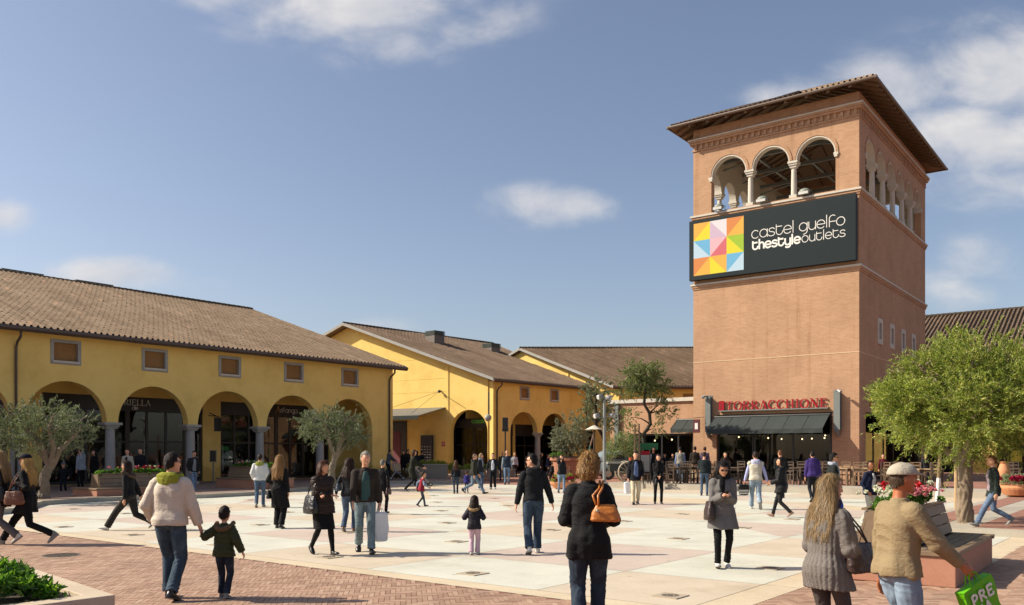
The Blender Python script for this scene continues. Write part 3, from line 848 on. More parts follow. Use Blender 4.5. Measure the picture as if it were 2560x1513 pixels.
def sign_thing(name, label, cat, root, fnm, builder, mats, part='lettering'):
    """a sign: an Empty in the frame of its building with its lettering mesh beneath"""
    t = thing(name, label, cat, root.location, root.rotation_euler[2]); mb = MB(); builder(mb); mb.build(part, mats, t); return t
def bl1(mb):
    text_cap(mb, 'RIELLA', 7.05, 4.15, .30, fn, 3.295, 3.318, tw=.11, thin=.05)
    text_low(mb, 'de', 7.5, 3.93, .14, .022, fn, 3.295, 3.318)
sign_thing('shop_sign', 'white serif capitals with small script letters beneath on the black fascia in the second arch', 'shop sign', rootL, fn, bl1, WHITE)
def bl2(mb):
    x = text_cap(mb, 'A', 16.25, 4.08, .42, fn, 3.295, 3.318, tw=.12, thin=.05, mi=1)
    text_low(mb, 'rfango', x - .02, 4.12, .20, .03, fn, 3.295, 3.318, track=.12)
    text_low(mb, 'fiorenova', cen[6] - .65, 3.22, .06, .012, fn, 3.295, 3.318) if False else None
sign_thing('shop_sign', 'pale shop lettering with a copper initial in the fourth arch beside the round olive tree', 'shop sign', rootL, fn, bl2, [WHITE, plain('copper_letter', (.55, .28, .12), .5)])
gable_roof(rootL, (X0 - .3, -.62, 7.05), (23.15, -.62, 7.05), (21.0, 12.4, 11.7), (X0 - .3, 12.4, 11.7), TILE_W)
# end wall beneath the skewed gable, and its back
def quadwall(root, name, p0, p1, z0, top, mat, th=.3, holes=[], uvb=False):
    """wall from plan point p0 to p1; top: list of (s, z) over the length"""
    p0, p1 = Vector(p0), Vector(p1); d = (p1 - p0); L = d.length; d.normalize(); n_ = Vector((-d.y, d.x))
    f = lambda a, y, b: (p0.x + d.x * a + n_.x * y, p0.y + d.y * a + n_.y * y, b)
    mb = MB(); mb.plate([(0, z0), (L, z0)] + [(s_, z) for s_, z in top[::-1]], holes, 0, th, f)
    o = mb.build(name, mat, root)
    return o, f, L
quadwall(rootL, 'end_wall', (22.6, .46), (20.6, 12.4), ZB, [(0, 7.05), (12.0, 11.55)], STUCCO)
quadwall(rootL, 'end_wall', (20.6, 12.4), (18.6, 24.4), ZB, [(0, 11.55), (12.1, 7.05)], STUCCO)
mb = MB(); mb.box(X0, 18.6, 24.4, 24.7, ZB, 7.0); mb.build('back_wall', STUCCO, rootL)
for s_, out_ in ((.6, 0), (22.25, 0)): downpipe(rootL, (s_, 0, 6.85), (s_, 0, ZB), (0, -1, 0))
# roof vents behind the ridge
VENT = plain('green_louvre', (.05, .065, .05), .5)
def roof_vent(name, root, x, y, z, lx, ly, h, label, rz=None, mat=VENT):
    t = thing(name, label, 'roof vent', root.matrix_basis @ Vector((x, y, z)), root.rotation_euler[2], 'louvred vent boxes on the roofs')
    mb = MB(); mb.box(0, lx, 0, ly, 0, h * .55); mb.build('casing', mat, t)
    mb = MB(); n = 4
    for k in range(n):
        z0 = h * .55 + h * .45 * k / n; mb.box(.03, lx - .03, .03, ly - .03, z0, z0 + h * .06); mb.box(-.03, lx + .03, -.03, ly + .03, z0 + h * .05, z0 + h * .10)
    mb.build('louvres', mat, t); return t
rootL.matrix_basis  # placement is set through location/rotation
bpy.context.view_layer.update()
roof_vent('roof_vent', rootL, 5.2, 13.2, 11.2, 2.2, 1.6, .9, 'dark green louvred vent behind the ridge of the long roof, left one')
roof_vent('roof_vent', rootL, 9.3, 13.2, 11.2, 2.2, 1.6, .9, 'dark green louvred vent behind the ridge of the long roof, right one')

# ================================================================== middle building
C2 = Vector((-1.37, 63)); u2 = Vector((.669, .743)).normalized(); v2 = Vector((-.85, .527)).normalized()
rootM = thing('gabled_building', 'yellow gabled shop building with a sunlit blank gable wall and two arches round its corner', 'building', (C2.x, C2.y, 0))
def lf(d, n_):
    return lambda a, y, b: (d.x * a + n_.x * y, d.y * a + n_.y * y, b)
nfr = Vector((-u2.y, u2.x)); fF = lf(u2, nfr)           # front: +y runs inwards
ngb = Vector((v2.y, -v2.x)); fG = lf(v2, ngb)           # gable
LF = 11.3
o_ = [(0, .1), (1.87, .1)] + arch_pts(3.43, 1.56, 3.25, 20)[0:] + [(5.53, 3.25)] + arch_pts(7.1, 1.57, 3.25, 20)[1:] + [(8.67, .1), (LF, .1), (LF, 6.98), (0, 6.98)]
wh = [[(a, 5.84), (a, 6.62), (a + .86, 6.62), (a + .86, 5.84)] for a in (3.05, 6.63)]
mb = MB(); mb.plate(o_, wh, 0, .45, fF); mb.build('facade_wall', STUCCO, rootM)
for a in (2.92, 6.5): window_framed(rootM, fF, a, a + 1.12, 5.71, 6.75, PANEL)
cx_ = Vector(fF(5.26, .225, 0)); column_parts(rootM, cx_.x, cx_.y, .15, 3.25)
shopfront(rootM, .8, 5.6, 3.2, .1, 4.0, fF, nm=5, seed=21); shopfront(rootM, 5.9, LF - .6, 3.2, .1, 4.0, fF, nm=4, seed=22)
mb = MB(); mb.plate([(0.5, 4.0), (LF, 4.0), (LF, 5.4), (0.5, 5.4)], [], 3.15, 3.35, fF); mb.plate([(.5, 5.2), (LF, 5.2), (LF, 5.3), (.5, 5.3)], [], .46, 3.14, fF)
mb.plate([(5.6, .1), (5.9, .1), (5.9, 4.0), (5.6, 4.0)], [], 3.12, 3.36, fF); mb.build('arcade_back_wall', STUCCO, rootM)
mb = MB(); mb.plate([(0.5, .1), (LF, .1), (LF, 4.2), (0.5, 4.2)], [], 5.4, 5.5, fF); mb.build('shop_interior', DARKIN, rootM)
def bl3(mb):
    text_cap(mb, 'ANTICA L', 1.5, 3.45, .42, fF, 3.04, 3.09, tw=.13, thin=.06)
    text_cap(mb, 'PERLA', 3.3, 3.15, .17, fF, 3.04, 3.09, tw=.13, thin=.06) if False else None
t = thing('shop_sign', 'white capital lettering on the dark fascia inside the arch next to the downpipe', 'shop sign', (C2.x, C2.y, 0)); mb = MB(); bl3(mb); mb.build('lettering', WHITE, t)
# gable wall
GL = 27.8; PK = 13.9
g_out = [(0.46, .1)] + arch_pts(2.18, 1.69, 3.22, 22, .1)[0:] + [(GL, .1), (GL, 7.0), (PK, 12.0), (0.46, 7.1)]
g_out[0] = (0.465, .1); g_out[1] = (.49, .1)
mb = MB(); mb.plate(g_out, [], 0, .45, fG); mb.build('gable_wall', STUCCO, rootM)
mb = MB(); mb.plate([(4.0, .1), (4.22, .1), (4.22, 8.2), (4.0, 8.2)], [], -.05, -.002, fG)
for zz in (6.35, 7.35, 8.9): mb.plate([(4.3, zz), (GL - 1, zz), (GL - 1, zz + .03), (4.3, zz + .03)], [], -.012, -.001, fG)
mb.build('wall_trim', STUCCO, rootM)
shopfront(rootM, .55, 4.2, 1.0, .1, 4.3, fG, nm=2, fasz=3.6, seed=31)
mb = MB(); mb.plate([(.4, .1), (4.4, .1), (4.4, 5.0), (.4, 5.0)], [], 2.6, 2.7, fG); mb.plate([(0.46, 4.95), (4.4, 4.95), (4.4, 5.05), (.46, 5.05)], [], .46, 2.59, fG); mb.build('shop_interior', DARKIN, rootM)
GREENL = plain('green_lettering', (.12, .42, .05), .5)
t = thing('shop_sign', 'small green lettering on the black fascia in the arch of the sunlit gable wall', 'shop sign', (C2.x, C2.y, 0)); mb = MB()
text_low(mb, 'casale', -2.5, 3.95, .20, .05, lambda a, y, b: fG(-a, y, b), .86, .89, track=.15); mb.build('lettering', GREENL, t)
def world_pt(f, a, y, b): p = f(a, y, b); return Vector((p[0] + C2.x, p[1] + C2.y, p[2]))
E0 = Vector(fG(-.5, -.7, 7.05)); E0 = Vector((u2.x * -.7 + ngb.x * 0, u2.y * -.7, 0)) - Vector((v2.x, v2.y, 0)) * .6; E0.z = 7.05
E1 = Vector((u2.x * 12.0, u2.y * 12.0, 0)) - Vector((v2.x, v2.y, 0)) * .6; E1.z = 7.05
RR0 = Vector((v2.x, v2.y, 0)) * PK - Vector((u2.x, u2.y, 0)) * .7; RR0.z = 12.15
RR1 = Vector((v2.x, v2.y, 0)) * PK + Vector((u2.x, u2.y, 0)) * 17.0; RR1.z = 12.15
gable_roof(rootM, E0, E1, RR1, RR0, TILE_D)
b1 = Vector((u2.x, u2.y)) * LF; b2 = Vector((RR1.x, RR1.y)) - u2 * .5
quadwall(rootM, 'end_wall', tuple(b1 + v2 * .47), tuple(b2), .1, [(0, 7.1), ((b2 - b1 - v2 * .47).length, 12.0)], STUCCO)
b3 = b2 + (b2 - b1)
quadwall(rootM, 'back_wall', tuple(v2 * GL), tuple(b3), .1, [(0, 7.0), ((b3 - v2 * GL).length, 7.0)], STUCCO)
quadwall(rootM, 'end_wall', tuple(b2), tuple(b3), .1, [(0, 12.0), ((b3 - b2).length, 7.0)], STUCCO)
downpipe(rootM, fF(.35, 0, 6.85), fF(.35, 0, .1), (-nfr.x, -nfr.y, 0)); downpipe(rootM, fF(LF - .15, 0, 6.85), fF(LF - .15, 0, .1), (-nfr.x, -nfr.y, 0))
# canopy on the gable wall
mb = MB(); zt, zf = 5.16, 4.40
def canp(s, p, z): q = fG(s, -p, z); return q
vs = [canp(4.3, .0, zt), canp(12.5, .0, zt), canp(12.5, 3.4, zf), canp(4.3, 3.4, zf)]
mb.add(vs + [(p[0], p[1], p[2] - .07) for p in vs], [(0, 1, 2, 3), (7, 6, 5, 4), (0, 4, 5, 1), (1, 5, 6, 2), (2, 6, 7, 3), (3, 7, 4, 0)])
cn = mb.build('canopy', plain('grey_canopy', (.15, .15, .14), .6), rootM)
mb = MB(); f_ = [canp(4.25, 3.42, zf + .02), canp(12.5, 3.42, zf + .02)]
mb.rings([[Vector(f_[k]) + Vector(o) for o in ((0, 0, 0), (.02, -.04, 0), (.02, -.04, -.28), (0, 0, -.28))] for k in (0, 1)]); mb.build('canopy_valance', AWN, cn)
mb = MB(); hub = Vector(canp(4.7, .25, 6.35)); mb.tube([canp(4.7, 0, 6.4), hub], .05)
for (s_, p_) in ((5.0, 3.2), (9.0, 3.0), (2.4, .02)): mb.tube([hub, Vector(canp(s_, p_, 4.6 if p_ > 1 else 5.0))], .012, n=5)
mb.ell(hub, .12); mb.build('stay_cables', DARKM, cn)
# dark shop and its interior beneath the canopy
mb = MB(); mb.plate([(8.0, .12), (12.5, .12), (12.5, 4.2), (8.0, 4.2)], [], -.06, -.003, fG); mb.build('shop_door', FASCIA, rootM)
mb = MB(); mb.plate([(8.6, .9), (9.4, .9), (9.4, 3.4), (8.6, 3.4)], [], -.075, -.061, fG); mb.build('poster', plain('dull_red', (.12, .02, .03), .7), rootM)
# third opening: directory panel
t = thing('directory_panel', 'tall dark blue directory panel with rows of small white shop names, against the gable wall', 'sign', (C2.x, C2.y, 0))
mb = MB(); mb.plate([(5.3, .16), (6.4, .16), (6.4, 3.05), (5.3, 3.05)], [], -.35, -.20, fG); mb.build('panel', plain('navy_panel', (.012, .02, .045), .4), t)
mb = MB(); rr = random.Random(4)
for r in range(8):
    for c in range(4):
        a = 5.42 + c * .25; z = .75 + r * .2; w = rr.uniform(.08, .17)
        mb.plate([(a, z), (a + w, z), (a + w, z + rr.uniform(.02, .055)), (a, z + .03)], [], -.356, -.351, fG)
mb.build('shop_names', WHITE, t)
t = thing('no_smoking_sign', 'small red and white notice on the yellow wall right of the directory panel', 'sign', (C2.x, C2.y, 0))
mb = MB(); mb.plate([(4.35, 2.2), (4.65, 2.2), (4.65, 2.55), (4.35, 2.55)], [], -.03, -.012, fG); mb.build('plate', plain('red_plate', (.45, .04, .05), .5), t)
mb = MB(); stroke(mb, [(4.5 + .09 * math.cos(R(a)), 2.39 + .09 * math.sin(R(a))) for a in range(0, 361, 30)], .03, fG, -.036, -.031); mb.build('ring', WHITE, t)
# pole lamp on the corner
t = thing('wall_floodlight', 'round pale floodlight with a vertical box mounted near the corner of the gable wall', 'light', (C2.x, C2.y, 0))
mb = MB(); q = Vector(fG(.22, -.25, 0)); mb.box(q.x - .06, q.x + .06, q.y - .06, q.y + .06, 4.3, 6.1); mb.build('post', STEELG, t)
mb = MB(); mb.ell((q.x - .05, q.y - .2, 4.25), (.26, .20, .26)); mb.build('lamp_head', plain('pale_metal', (.36, .35, .31), .5), t)
roof_vent('roof_vent', rootM, 0, 0, 0, 1, 1, 1, '')  .location = (0, 0, -50)
def vent_at(px, d, ztop, w, h, label):
    x = (px - CX) / FPX * d; t = thing('roof_vent', label, 'roof vent', (x, d, ztop - h), math.atan2(u2.y, u2.x), 'louvred vent boxes on the roofs')
    G_ = plain('grey_vent', (.14, .12, .10), .6)
    mb = MB(); mb.box(-w / 2, w / 2, -w / 2, w / 2, -1.0, h * .62); mb.build('casing', G_, t)
    mb = MB()
    for k in range(4): mb.box(-w / 2 - .04, w / 2 + .04, -w / 2 - .04, w / 2 + .04, h * (.64 + .09 * k), h * (.69 + .09 * k))
    mb.box(-w / 2 + .04, w / 2 - .04, -w / 2 + .04, w / 2 - .04, h * .62, h * .98); mb.build('louvres', VENT, t); return t
for o in [o for o in list(bpy.data.objects) if o.name.startswith('roof_vent') and o.location.z < -40]:
    for c in list(o.children): bpy.data.objects.remove(c)
    bpy.data.objects.remove(o)
vent_at(1087, 73.0, 1.75 + (1131 - 828) * 73.0 / 2160, 1.15, 1.1, 'left grey louvred chimney box on the middle roof')
vent_at(1228, 77.5, 1.75 + (1131 - 859) * 77.5 / 2160, 1.15, 1.1, 'right grey louvred chimney box on the middle roof')

# ================================================================== third building
K3 = Vector((8.65, 70)); v3 = Vector((-.785, .62)); e3 = Vector((1, 0))
rootT = thing('far_building', 'yellow building behind the olive trees with a wide brown tiled roof running to the tower', 'building', (K3.x, K3.y, 0))
nT = Vector((v3.y, -v3.x)); fT = lf(v3, nT)
mb = MB(); mb.plate([(0, 0), (3.2, 0)] + [(3.2, 0)] + [(19.08, 0), (19.08, 7.0), (9.54, 10.75), (0, 7.0)], [arch_pts(3.6, 1.2, 2.9, 16, .2)[::-1]], 0, .3, fT); mb.build('gable_wall', STUCCO, rootT)
mb = MB(); mb.plate([(2.0, .1), (5.2, .1), (5.2, 4.6), (2.0, 4.6)], [], 1.2, 1.3, fT); mb.build('arch_interior', DARKIN, rootT)
mb = MB(); mb.plate([(4.9, .1), (5.0, .1), (5.0, 8.6), (4.9, 8.6)], [], -.08, -.004, fT); mb.build('wall_trim', STUCCO, rootT)
mb = MB(); mb.box(.31, 22, 0, .3, 0, 6.98); fw = mb.build('facade_wall', STUCCO, rootT)
mb = MB(); mb.box(5.2, 8.2, -.04, -.003, 5.2, 6.5); mb.build('shutter', PANEL, rootT)
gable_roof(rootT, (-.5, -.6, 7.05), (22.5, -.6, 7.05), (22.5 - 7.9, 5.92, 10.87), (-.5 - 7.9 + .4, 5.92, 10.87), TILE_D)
mb = MB(); mb.box(-14.5, 8, 12.2, 12.5, 0, 7); mb.build('back_wall', STUCCO, rootT)
downpipe(rootT, (1.0, 0, 6.85), (1.0, 0, .1), (0, -1, 0))

# ================================================================== tower
uT = Vector((.602, .799)); ZT = .265
CT = Vector((17.68, 44.0)); WT, LT, WH = 9.13, 15.3, .40
rootW = thing('brick_tower', 'tall square brick tower with an open arched belfry and a shallow overhanging roof', 'tower', (CT.x, CT.y, 0), math.atan2(.799, .602))
F_ = lambda a, y, b: (y, a, b)          # front face: a along v, y inwards
S_ = lambda a, y, b: (a, y, b)          # right side: a along u, y inwards
SILL, SPRT, RT = 15.32, 17.28, 1.03
fc = [2.2, 4.61, 7.0]
TOPZ = 20.15
sc_ = [1.15 + .95 + 2.2 * k for k in range(6)]; RS = .93
front_out = [(0, ZT), (1.35, ZT), (1.35, 3.85), (7.72, 3.85), (7.72, ZT), (WT, ZT), (WT, TOPZ), (0, TOPZ)]
def belfry_hole(cs, r):
    o = [(cs[0] - r, SILL)]
    for c in cs: o += arch_pts(c, r, SPRT, 18)
    return (o + [(cs[-1] + r, SILL)])[::-1]
mb = MB(); mb.plate(front_out, [belfry_hole(fc, RT)], 0, WH, F_)
swin = [(3.5, 4.5), (6.12, 7.12), (8.75, 9.75), (11.4, 12.4)]
side_out = [(WH, ZT), (1.2, ZT), (1.2, 3.85), (LT - 1.2, 3.85), (LT - 1.2, ZT), (LT - WH, ZT), (LT - WH, TOPZ), (WH, TOPZ)]
sh = [belfry_hole(sc_, RS)] + [[(a + .2, 7.95), (a + .2, 8.85), (b_ - .2, 8.85), (b_ - .2, 7.95)] for a, b_ in swin]
mb.plate(side_out, sh, 0, WH, S_)
mb.plate([(WH, ZT), (LT - WH, ZT), (LT - WH, TOPZ), (WH, TOPZ)], [belfry_hole(sc_, RS)], WT - WH, WT, S_)
mb.plate([(0, ZT), (WT, ZT), (WT, TOPZ), (0, TOPZ)], [belfry_hole(fc, RT)], LT - WH, LT, F_)
wall_uv(mb.build('brick_walls', BRICK, rootW))
RENDER = plain('pale_render', (.58, .53, .42), .9)
# inner lining of the belfry (pale plaster), floor, ceiling of boards
def lining(mb, f, L, ys, cs, r, y0, y1):
    mb.plate([(WH + .01, SILL - .2), (L - WH - .01, SILL - .2), (L - WH - .01, 19.6), (WH + .01, 19.6)], [belfry_hole(cs, r)], y0, y1, f)
mb = MB(); lining(mb, F_, WT, 0, fc, RT, WH + .003, WH + .02); lining(mb, S_, LT, 0, sc_, RS, WH + .024, WH + .04)
lining(mb, S_, LT, 0, sc_, RS, WT - WH - .04, WT - WH - .024); lining(mb, F_, WT, 0, fc, RT, LT - WH - .02, LT - WH - .003)
mb.build('belfry_lining', RENDER, rootW)
mb = MB(); mb.box(WH + .05, LT - WH - .05, WH + .05, WT - WH - .05, SILL - .4, SILL - .21); mb.build('belfry_floor', STONE, rootW)
# belfry columns, capitals and arch rims
for (cs, r, L, f, side) in ((fc, RT, WT, F_, 0), (sc_, RS, LT, S_, 0), (sc_, RS, LT, S_, 1), (fc, RT, WT, F_, 1)):
    y0 = 0 if side == 0 else ((WT if f is S_ else LT) - WH)
    yc = y0 + WH / 2
    for k in range(len(cs) - 1):
        p = f((cs[k] + cs[k + 1]) / 2, yc, 0)
        mb = MB(); w = .2
        mb.box(p[0] - w, p[0] + w, p[1] - w, p[1] + w, SILL + .002, SILL + .16)
        mb.lathe([(.155, .16), (.15, .22), (.145, .9), (.128, SPRT - SILL - .36), (.16, SPRT - SILL - .34)], (p[0], p[1], SILL), 14)
        c = mb.build('column', STONE, rootW)
        mb = MB()
        for (q, a, b_) in ((.17, -.34, -.22), (.22, -.22, -.12), (.26, -.12, -.003)): mb.box(p[0] - q, p[0] + q, p[1] - q, p[1] + q, SPRT + a, SPRT + b_)
        mb.build('capital', STONE, c)
    mb = MB()
    for c in cs:
        o1 = arch_pts(c, r + .012, SPRT + .002, 18); i1 = arch_pts(c, r - .05, SPRT + .002, 18)
        mb.plate(o1 + i1[::-1], [], y0 - .012, y0 + WH + .012, f)
    for e in (cs[0] - r, cs[-1] + r):
        sg = -1 if e < cs[0] else 1
        for (q, a, b_) in ((.10, -.24, -.13), (.15, -.13, 0)):
            mb.plate([(e - q * (1 if sg < 0 else .6), SPRT + a), (e + q * (.6 if sg < 0 else 1), SPRT + a), (e + q * (.6 if sg < 0 else 1), SPRT + b_), (e - q * (1 if sg < 0 else .6), SPRT + b_)], [], y0 - .07, y0 + WH + .02, f)
    mb.build('arch_rim', STONE, rootW)
    # thin brick hood mould over each arch
    mb = MB()
    for c in cs:
        o1 = arch_pts(c, r + .15, SPRT + .03, 18); i1 = arch_pts(c, r + .014, SPRT + .03, 18)
        mb.plate(o1 + i1[::-1], [], y0 - .035, y0 - .002, f)
    if side == 0: wall_uv(mb.build('hood_mould', BRICK, rootW))
# string courses and cornice as square rings
def ring(mb, z0, z1, o, mi=0, inn=-.002):
    mb.plate([(-o, -o), (LT + o, -o), (LT + o, WT + o), (-o, WT + o)], [[(-inn, -inn), (-inn, WT + inn), (LT + inn, WT + inn), (LT + inn, -inn)]], z0, z1, lambda a, y, b: (a, b, y), mi)
mb = MB(); ring(mb, 14.92, 15.02, .05); ring(mb, 15.02, 15.14, .09); wall_uv(mb.build('string_course', BRICK, rootW))
mb = MB(); ring(mb, 15.14, 15.24, .14); mb.build('sill_course', STONE, rootW)
mb = MB(); ring(mb, 11.02, 11.12, .04); ring(mb, 11.12, 11.24, .08); wall_uv(mb.build('string_course', BRICK, rootW))
mb = MB(); ring(mb, 11.24, 11.34, .13); mb.build('sill_course', STONE, rootW)
mb = MB(); ring(mb, 6.86, 6.90, .012); mb.build('thin_course', plain('course_pale', (.62, .46, .28), .8), rootW)
mb = MB(); ring(mb, 18.92, 19.0, .05); ring(mb, 19.28, 19.40, .15); ring(mb, 19.40, 19.50, .20)
for k in range(27):
    a = .1 + k * (WT - .35) / 26; mb.box(-.075, -.003, a, a + .15, 19.02, 19.28)
for k in range(44):
    a = .1 + k * (LT - .35) / 43; mb.box(a, a + .15, -.075, -.003, 19.02, 19.28)
wall_uv(mb.build('cornice', BRICK, rootW))
mb = MB(); ring(mb, 19.50, 19.57, .24); mb.build('cornice_cap', STONE, rootW)
# small framed windows on the side
for a, b_ in swin:
    mb = MB(); mb.plate([(a, 7.65), (b_, 7.65), (b_, 9.05), (a, 9.05)], [[(a + .24, 7.93), (a + .24, 8.8), (b_ - .24, 8.8), (b_ - .24, 7.93)]], -.05, .2, S_)
    w = mb.build('window', STONE, rootW)
    mb = MB(); mb.plate([(a + .24, 7.93), (b_ - .24, 7.93), (b_ - .24, 8.8), (a + .24, 8.8)], [], .12, .15, S_); mb.build('pane', plain('dark_pane', (.03, .035, .04), .15), w)
# roof
OV, EZ = 1.02, 20.22; AP = 2.4
c0 = [(-OV, -OV), (-OV, WT + OV), (LT + OV, WT + OV), (LT + OV, -OV)]
r0 = (WT / 2, WT / 2, EZ + AP); r1 = (LT - WT / 2, WT / 2, EZ + AP)
q = lambda p: (p[0], p[1], EZ + .1)
mb = MB(); m2 = .002
tops = [(*c, EZ + .08) for c in c0] + [r0, r1]; bots = [(*c, EZ) for c in c0] + [(r0[0], r0[1], r0[2] - .1), (r1[0], r1[1], r1[2] - .1)]
mb.add(tops, [(0, 1, 4), (1, 2, 5, 4), (2, 3, 5), (3, 0, 4, 5)]); mb.add(bots, [(1, 0, 4), (2, 1, 4, 5), (3, 2, 5), (0, 3, 5, 4)])
mb.add([(*c, EZ + .08) for c in c0] + [(*c, EZ) for c in c0], [(0, 4, 5, 1), (1, 5, 6, 2), (2, 6, 7, 3), (3, 7, 4, 0)])
rf = mb.build('roof', WOODM, rootW)
for nm, a, b_, c, d in (('roof_tiles', q(c0[0]), q(c0[1]), (*r0[:2], r0[2] + .1), (*r0[:2], r0[2] + .1)), ('roof_tiles', q(c0[0]), q(c0[3]), (*r1[:2], r1[2] + .1), (*r0[:2], r0[2] + .1)),
                        ('roof_tiles', q(c0[1]), q(c0[2]), (*r1[:2], r1[2] + .1), (*r0[:2], r0[2] + .1))):
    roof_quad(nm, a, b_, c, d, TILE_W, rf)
mb = MB(); sl = AP / (WT / 2 + OV)
def raf(x0, y0, x1, y1, w=.07, h=.15):
    a = Vector((x0, y0, EZ - .012)); b_ = Vector((x1, y1, EZ + sl * max(abs(x1 - x0), abs(y1 - y0)) - .012))
    d = Vector((x1 - x0, y1 - y0, 0)).normalized(); s = Vector((-d.y, d.x, 0)) * w
    mb.rings([[p + s, p - s, p - s - Vector((0, 0, h)), p + s - Vector((0, 0, h))] for p in (a, b_)])
n = 10
for k in range(n + 1):
    y = -OV + .12 + (WT + 2 * OV - .24) * k / n; dd = min(y + OV, WT + OV - y, WT / 2 + OV) - .02
    if dd > .4: raf(-OV + .06, y, -OV + dd, y); raf(LT + OV - .06, y, LT + OV - dd, y)
n = 24
for k in range(n + 1):
    x = -OV + .12 + (LT + 2 * OV - .24) * k / n; dd = min(x + OV, LT + OV - x, WT / 2 + OV) - .02
    if dd > .4: raf(x, -OV + .06, x, -OV + dd); raf(x, WT + OV - .06, x, WT + OV - dd)
mb.build('rafters', WOODM, rf)
mb = MB()
for y in (2.2, 4.56, 6.9): mb.box(WH, LT - WH, y - .07, y + .07, 19.2, 19.35)
for x in (3.2, 6.2, 9.2, 12.2): mb.box(x - .08, x + .08, WH, WT - WH, 19.0, 19.19)
for x in (3.2, 6.2, 9.2, 12.2): mb.tube([(x, WH, 18.6), (x, 3.2, 19.05)], .05); mb.tube([(x, WT - WH, 18.6), (x, WT - 3.2, 19.05)], .05)
mb.build('belfry_trusses', STEELG, rootW)
mb = MB()
for (a, b_) in ((c0[0], c0[1]), (c0[0], c0[3]), (c0[1], c0[2]), (c0[3], c0[2])):
    a, b_ = Vector((*a, EZ)), Vector((*b_, EZ)); d = (b_ - a).normalized(); o = Vector((-d.y, d.x, 0))
    mid = Vector((LT / 2, WT / 2, EZ)); o = o if o.dot(a - mid) > 0 else -o
    prof = [(0, .08), (.10, .085), (.12, .02), (.09, -.04), (0, -.05)]
    mb.rings([[p + o * x + Vector((0, 0, z)) for x, z in prof] for p in (a - d * .13, b_ + d * .13)])
mb.build('gutter', plain('copper_brown_gutter', (.12, .08, .055), .5), rf)

# the storefront: room, glazing, pendant lamps
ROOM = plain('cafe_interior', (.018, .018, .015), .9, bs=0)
mb = MB()
mb.box(4.6, 4.7, .9, 8.2, ZT, 3.9); mb.box(.5, 4.6, .8, .89, ZT, 3.9); mb.box(.5, 4.6, 8.21, 8.3, ZT, 3.9); mb.box(.45, 4.7, .8, 8.3, 3.87, 3.97); mb.box(.5, 4.6, .9, 8.2, ZT + .001, ZT + .01)
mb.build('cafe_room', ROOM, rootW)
mb = MB()
for y in (1.42, 3.4, 5.5, 5.62, 7.62): mb.box(.15, .24, y, y + .09, ZT + .12, 3.6)
mb.box(.14, .26, 1.36, 7.71, 3.6, 3.84); mb.box(.15, .25, 1.37, 7.70, ZT, ZT + .12)
sf = mb.build('storefront_frame', DARKM, rootW)
mb = MB(); mb.box(.185, .2, 1.38, 7.70, ZT + .1, 3.62); mb.build('storefront_glass', GLASS, sf)
LAMP = m_emit('warm_bulb', (1.0, .72, .38), 4.0)
for (y, x, z) in ((6.9, 1.2, 2.62), (5.3, 1.5, 2.55), (4.9, 2.5, 2.5), (3.9, 3.0, 2.5), (3.0, 1.9, 2.5), (2.5, 2.6, 2.68), (2.2, 1.5, 2.52), (2.0, 2.9, 2.72), (1.7, 1.4, 2.5)):
    mb = MB(); mb.ell((x, y, z), .04, nu=8, nv=6); l = mb.build('pendant_lamp', LAMP, rootW)
    mb = MB(); mb.tube([(x, y, z + .05), (x, y, 3.87)], .008, n=4); mb.build('flex', DARKM, l)
mb = MB(); mb.box(1.4, 2.0, 6.0, 7.4, ZT + .01, 1.35); mb.box(3.8, 4.5, 2, 5, ZT + .01, 1.3); mb.box(4.45, 4.58, 5.4, 6.8, 1.6, 2.8, 1); mb.box(4.4, 4.5, 1.5, 2.6, 1.2, 2.2, 1)
mb.build('cafe_counter', [WOODD, plain('cafe_board', (.20, .17, .10), .8)], rootW)
# side storefront
mb = MB(); mb.box(1.25, LT - 1.25, .9, 1.0, ZT, 3.9); mb.box(1.2, LT - 1.2, .3, .95, 3.86, 3.95); mb.build('side_room', ROOM, rootW)
mb = MB()
for k in range(7): x = 1.22 + (LT - 2.6) * k / 6; mb.box(x, x + .1, .15, .24, ZT, 3.8)
mb.box(1.2, LT - 1.2, .16, .23, 3.8, 3.848)
sf = mb.build('storefront_frame', DARKM, rootW)
mb = MB(); mb.box(1.21, LT - 1.21, .185, .2, ZT + .05, 3.79); mb.build('storefront_glass', GLASS, sf)
# awning: sloped cloth, valance, side arms
def awning(a0, a1, zt, zf, out, f, parent, val=.24, seams=6):
    mb = MB(); n = seams * 4; top = []; mid = []; bot = []
    for k in range(n + 1):
        a = a0 + (a1 - a0) * k / n; s = .018 * math.cos(2 * math.pi * k / 4)
        top.append(Vector(f(a, -.12, zt))); mid.append(Vector(f(a, -out, zf + s * .6))); bot.append(Vector(f(a, -out - .015 + s, zf - val + .012 * math.sin(k * 2.3))))
    for rw in ((top, mid), (mid, bot)):
        for k in range(n):
            mb.add([rw[0][k], rw[0][k + 1], rw[1][k + 1], rw[1][k]], [(0, 1, 2, 3)])
    o = mb.build('awning', AWN, parent, fixn=False)
    so = o.modifiers.new('thick', 'SOLIDIFY'); so.thickness = .015
    mb = MB()
    for k in range(seams + 1):
        a = a0 + (a1 - a0) * k / seams; mb.tube([Vector(f(a, -.12, zt + .02)), Vector(f(a, -out, zf + .02))], .013, n=5)
    mb.build('awning_seams', plain('awning_seam', (.06, .07, .07), .8), o)
    mb = MB(); mb.tube([Vector(f(a0 - .05, -.12, zt)), Vector(f(a1 + .05, -.12, zt))], .07, n=8)
    for a in (a0 + .4, a1 - .4): mb.tube([Vector(f(a, -.1, zf - .1)), Vector(f(a, -out + .05, zf - .05))], .025, n=6)
    mb.build('awning_roller', DARKM, o); return o
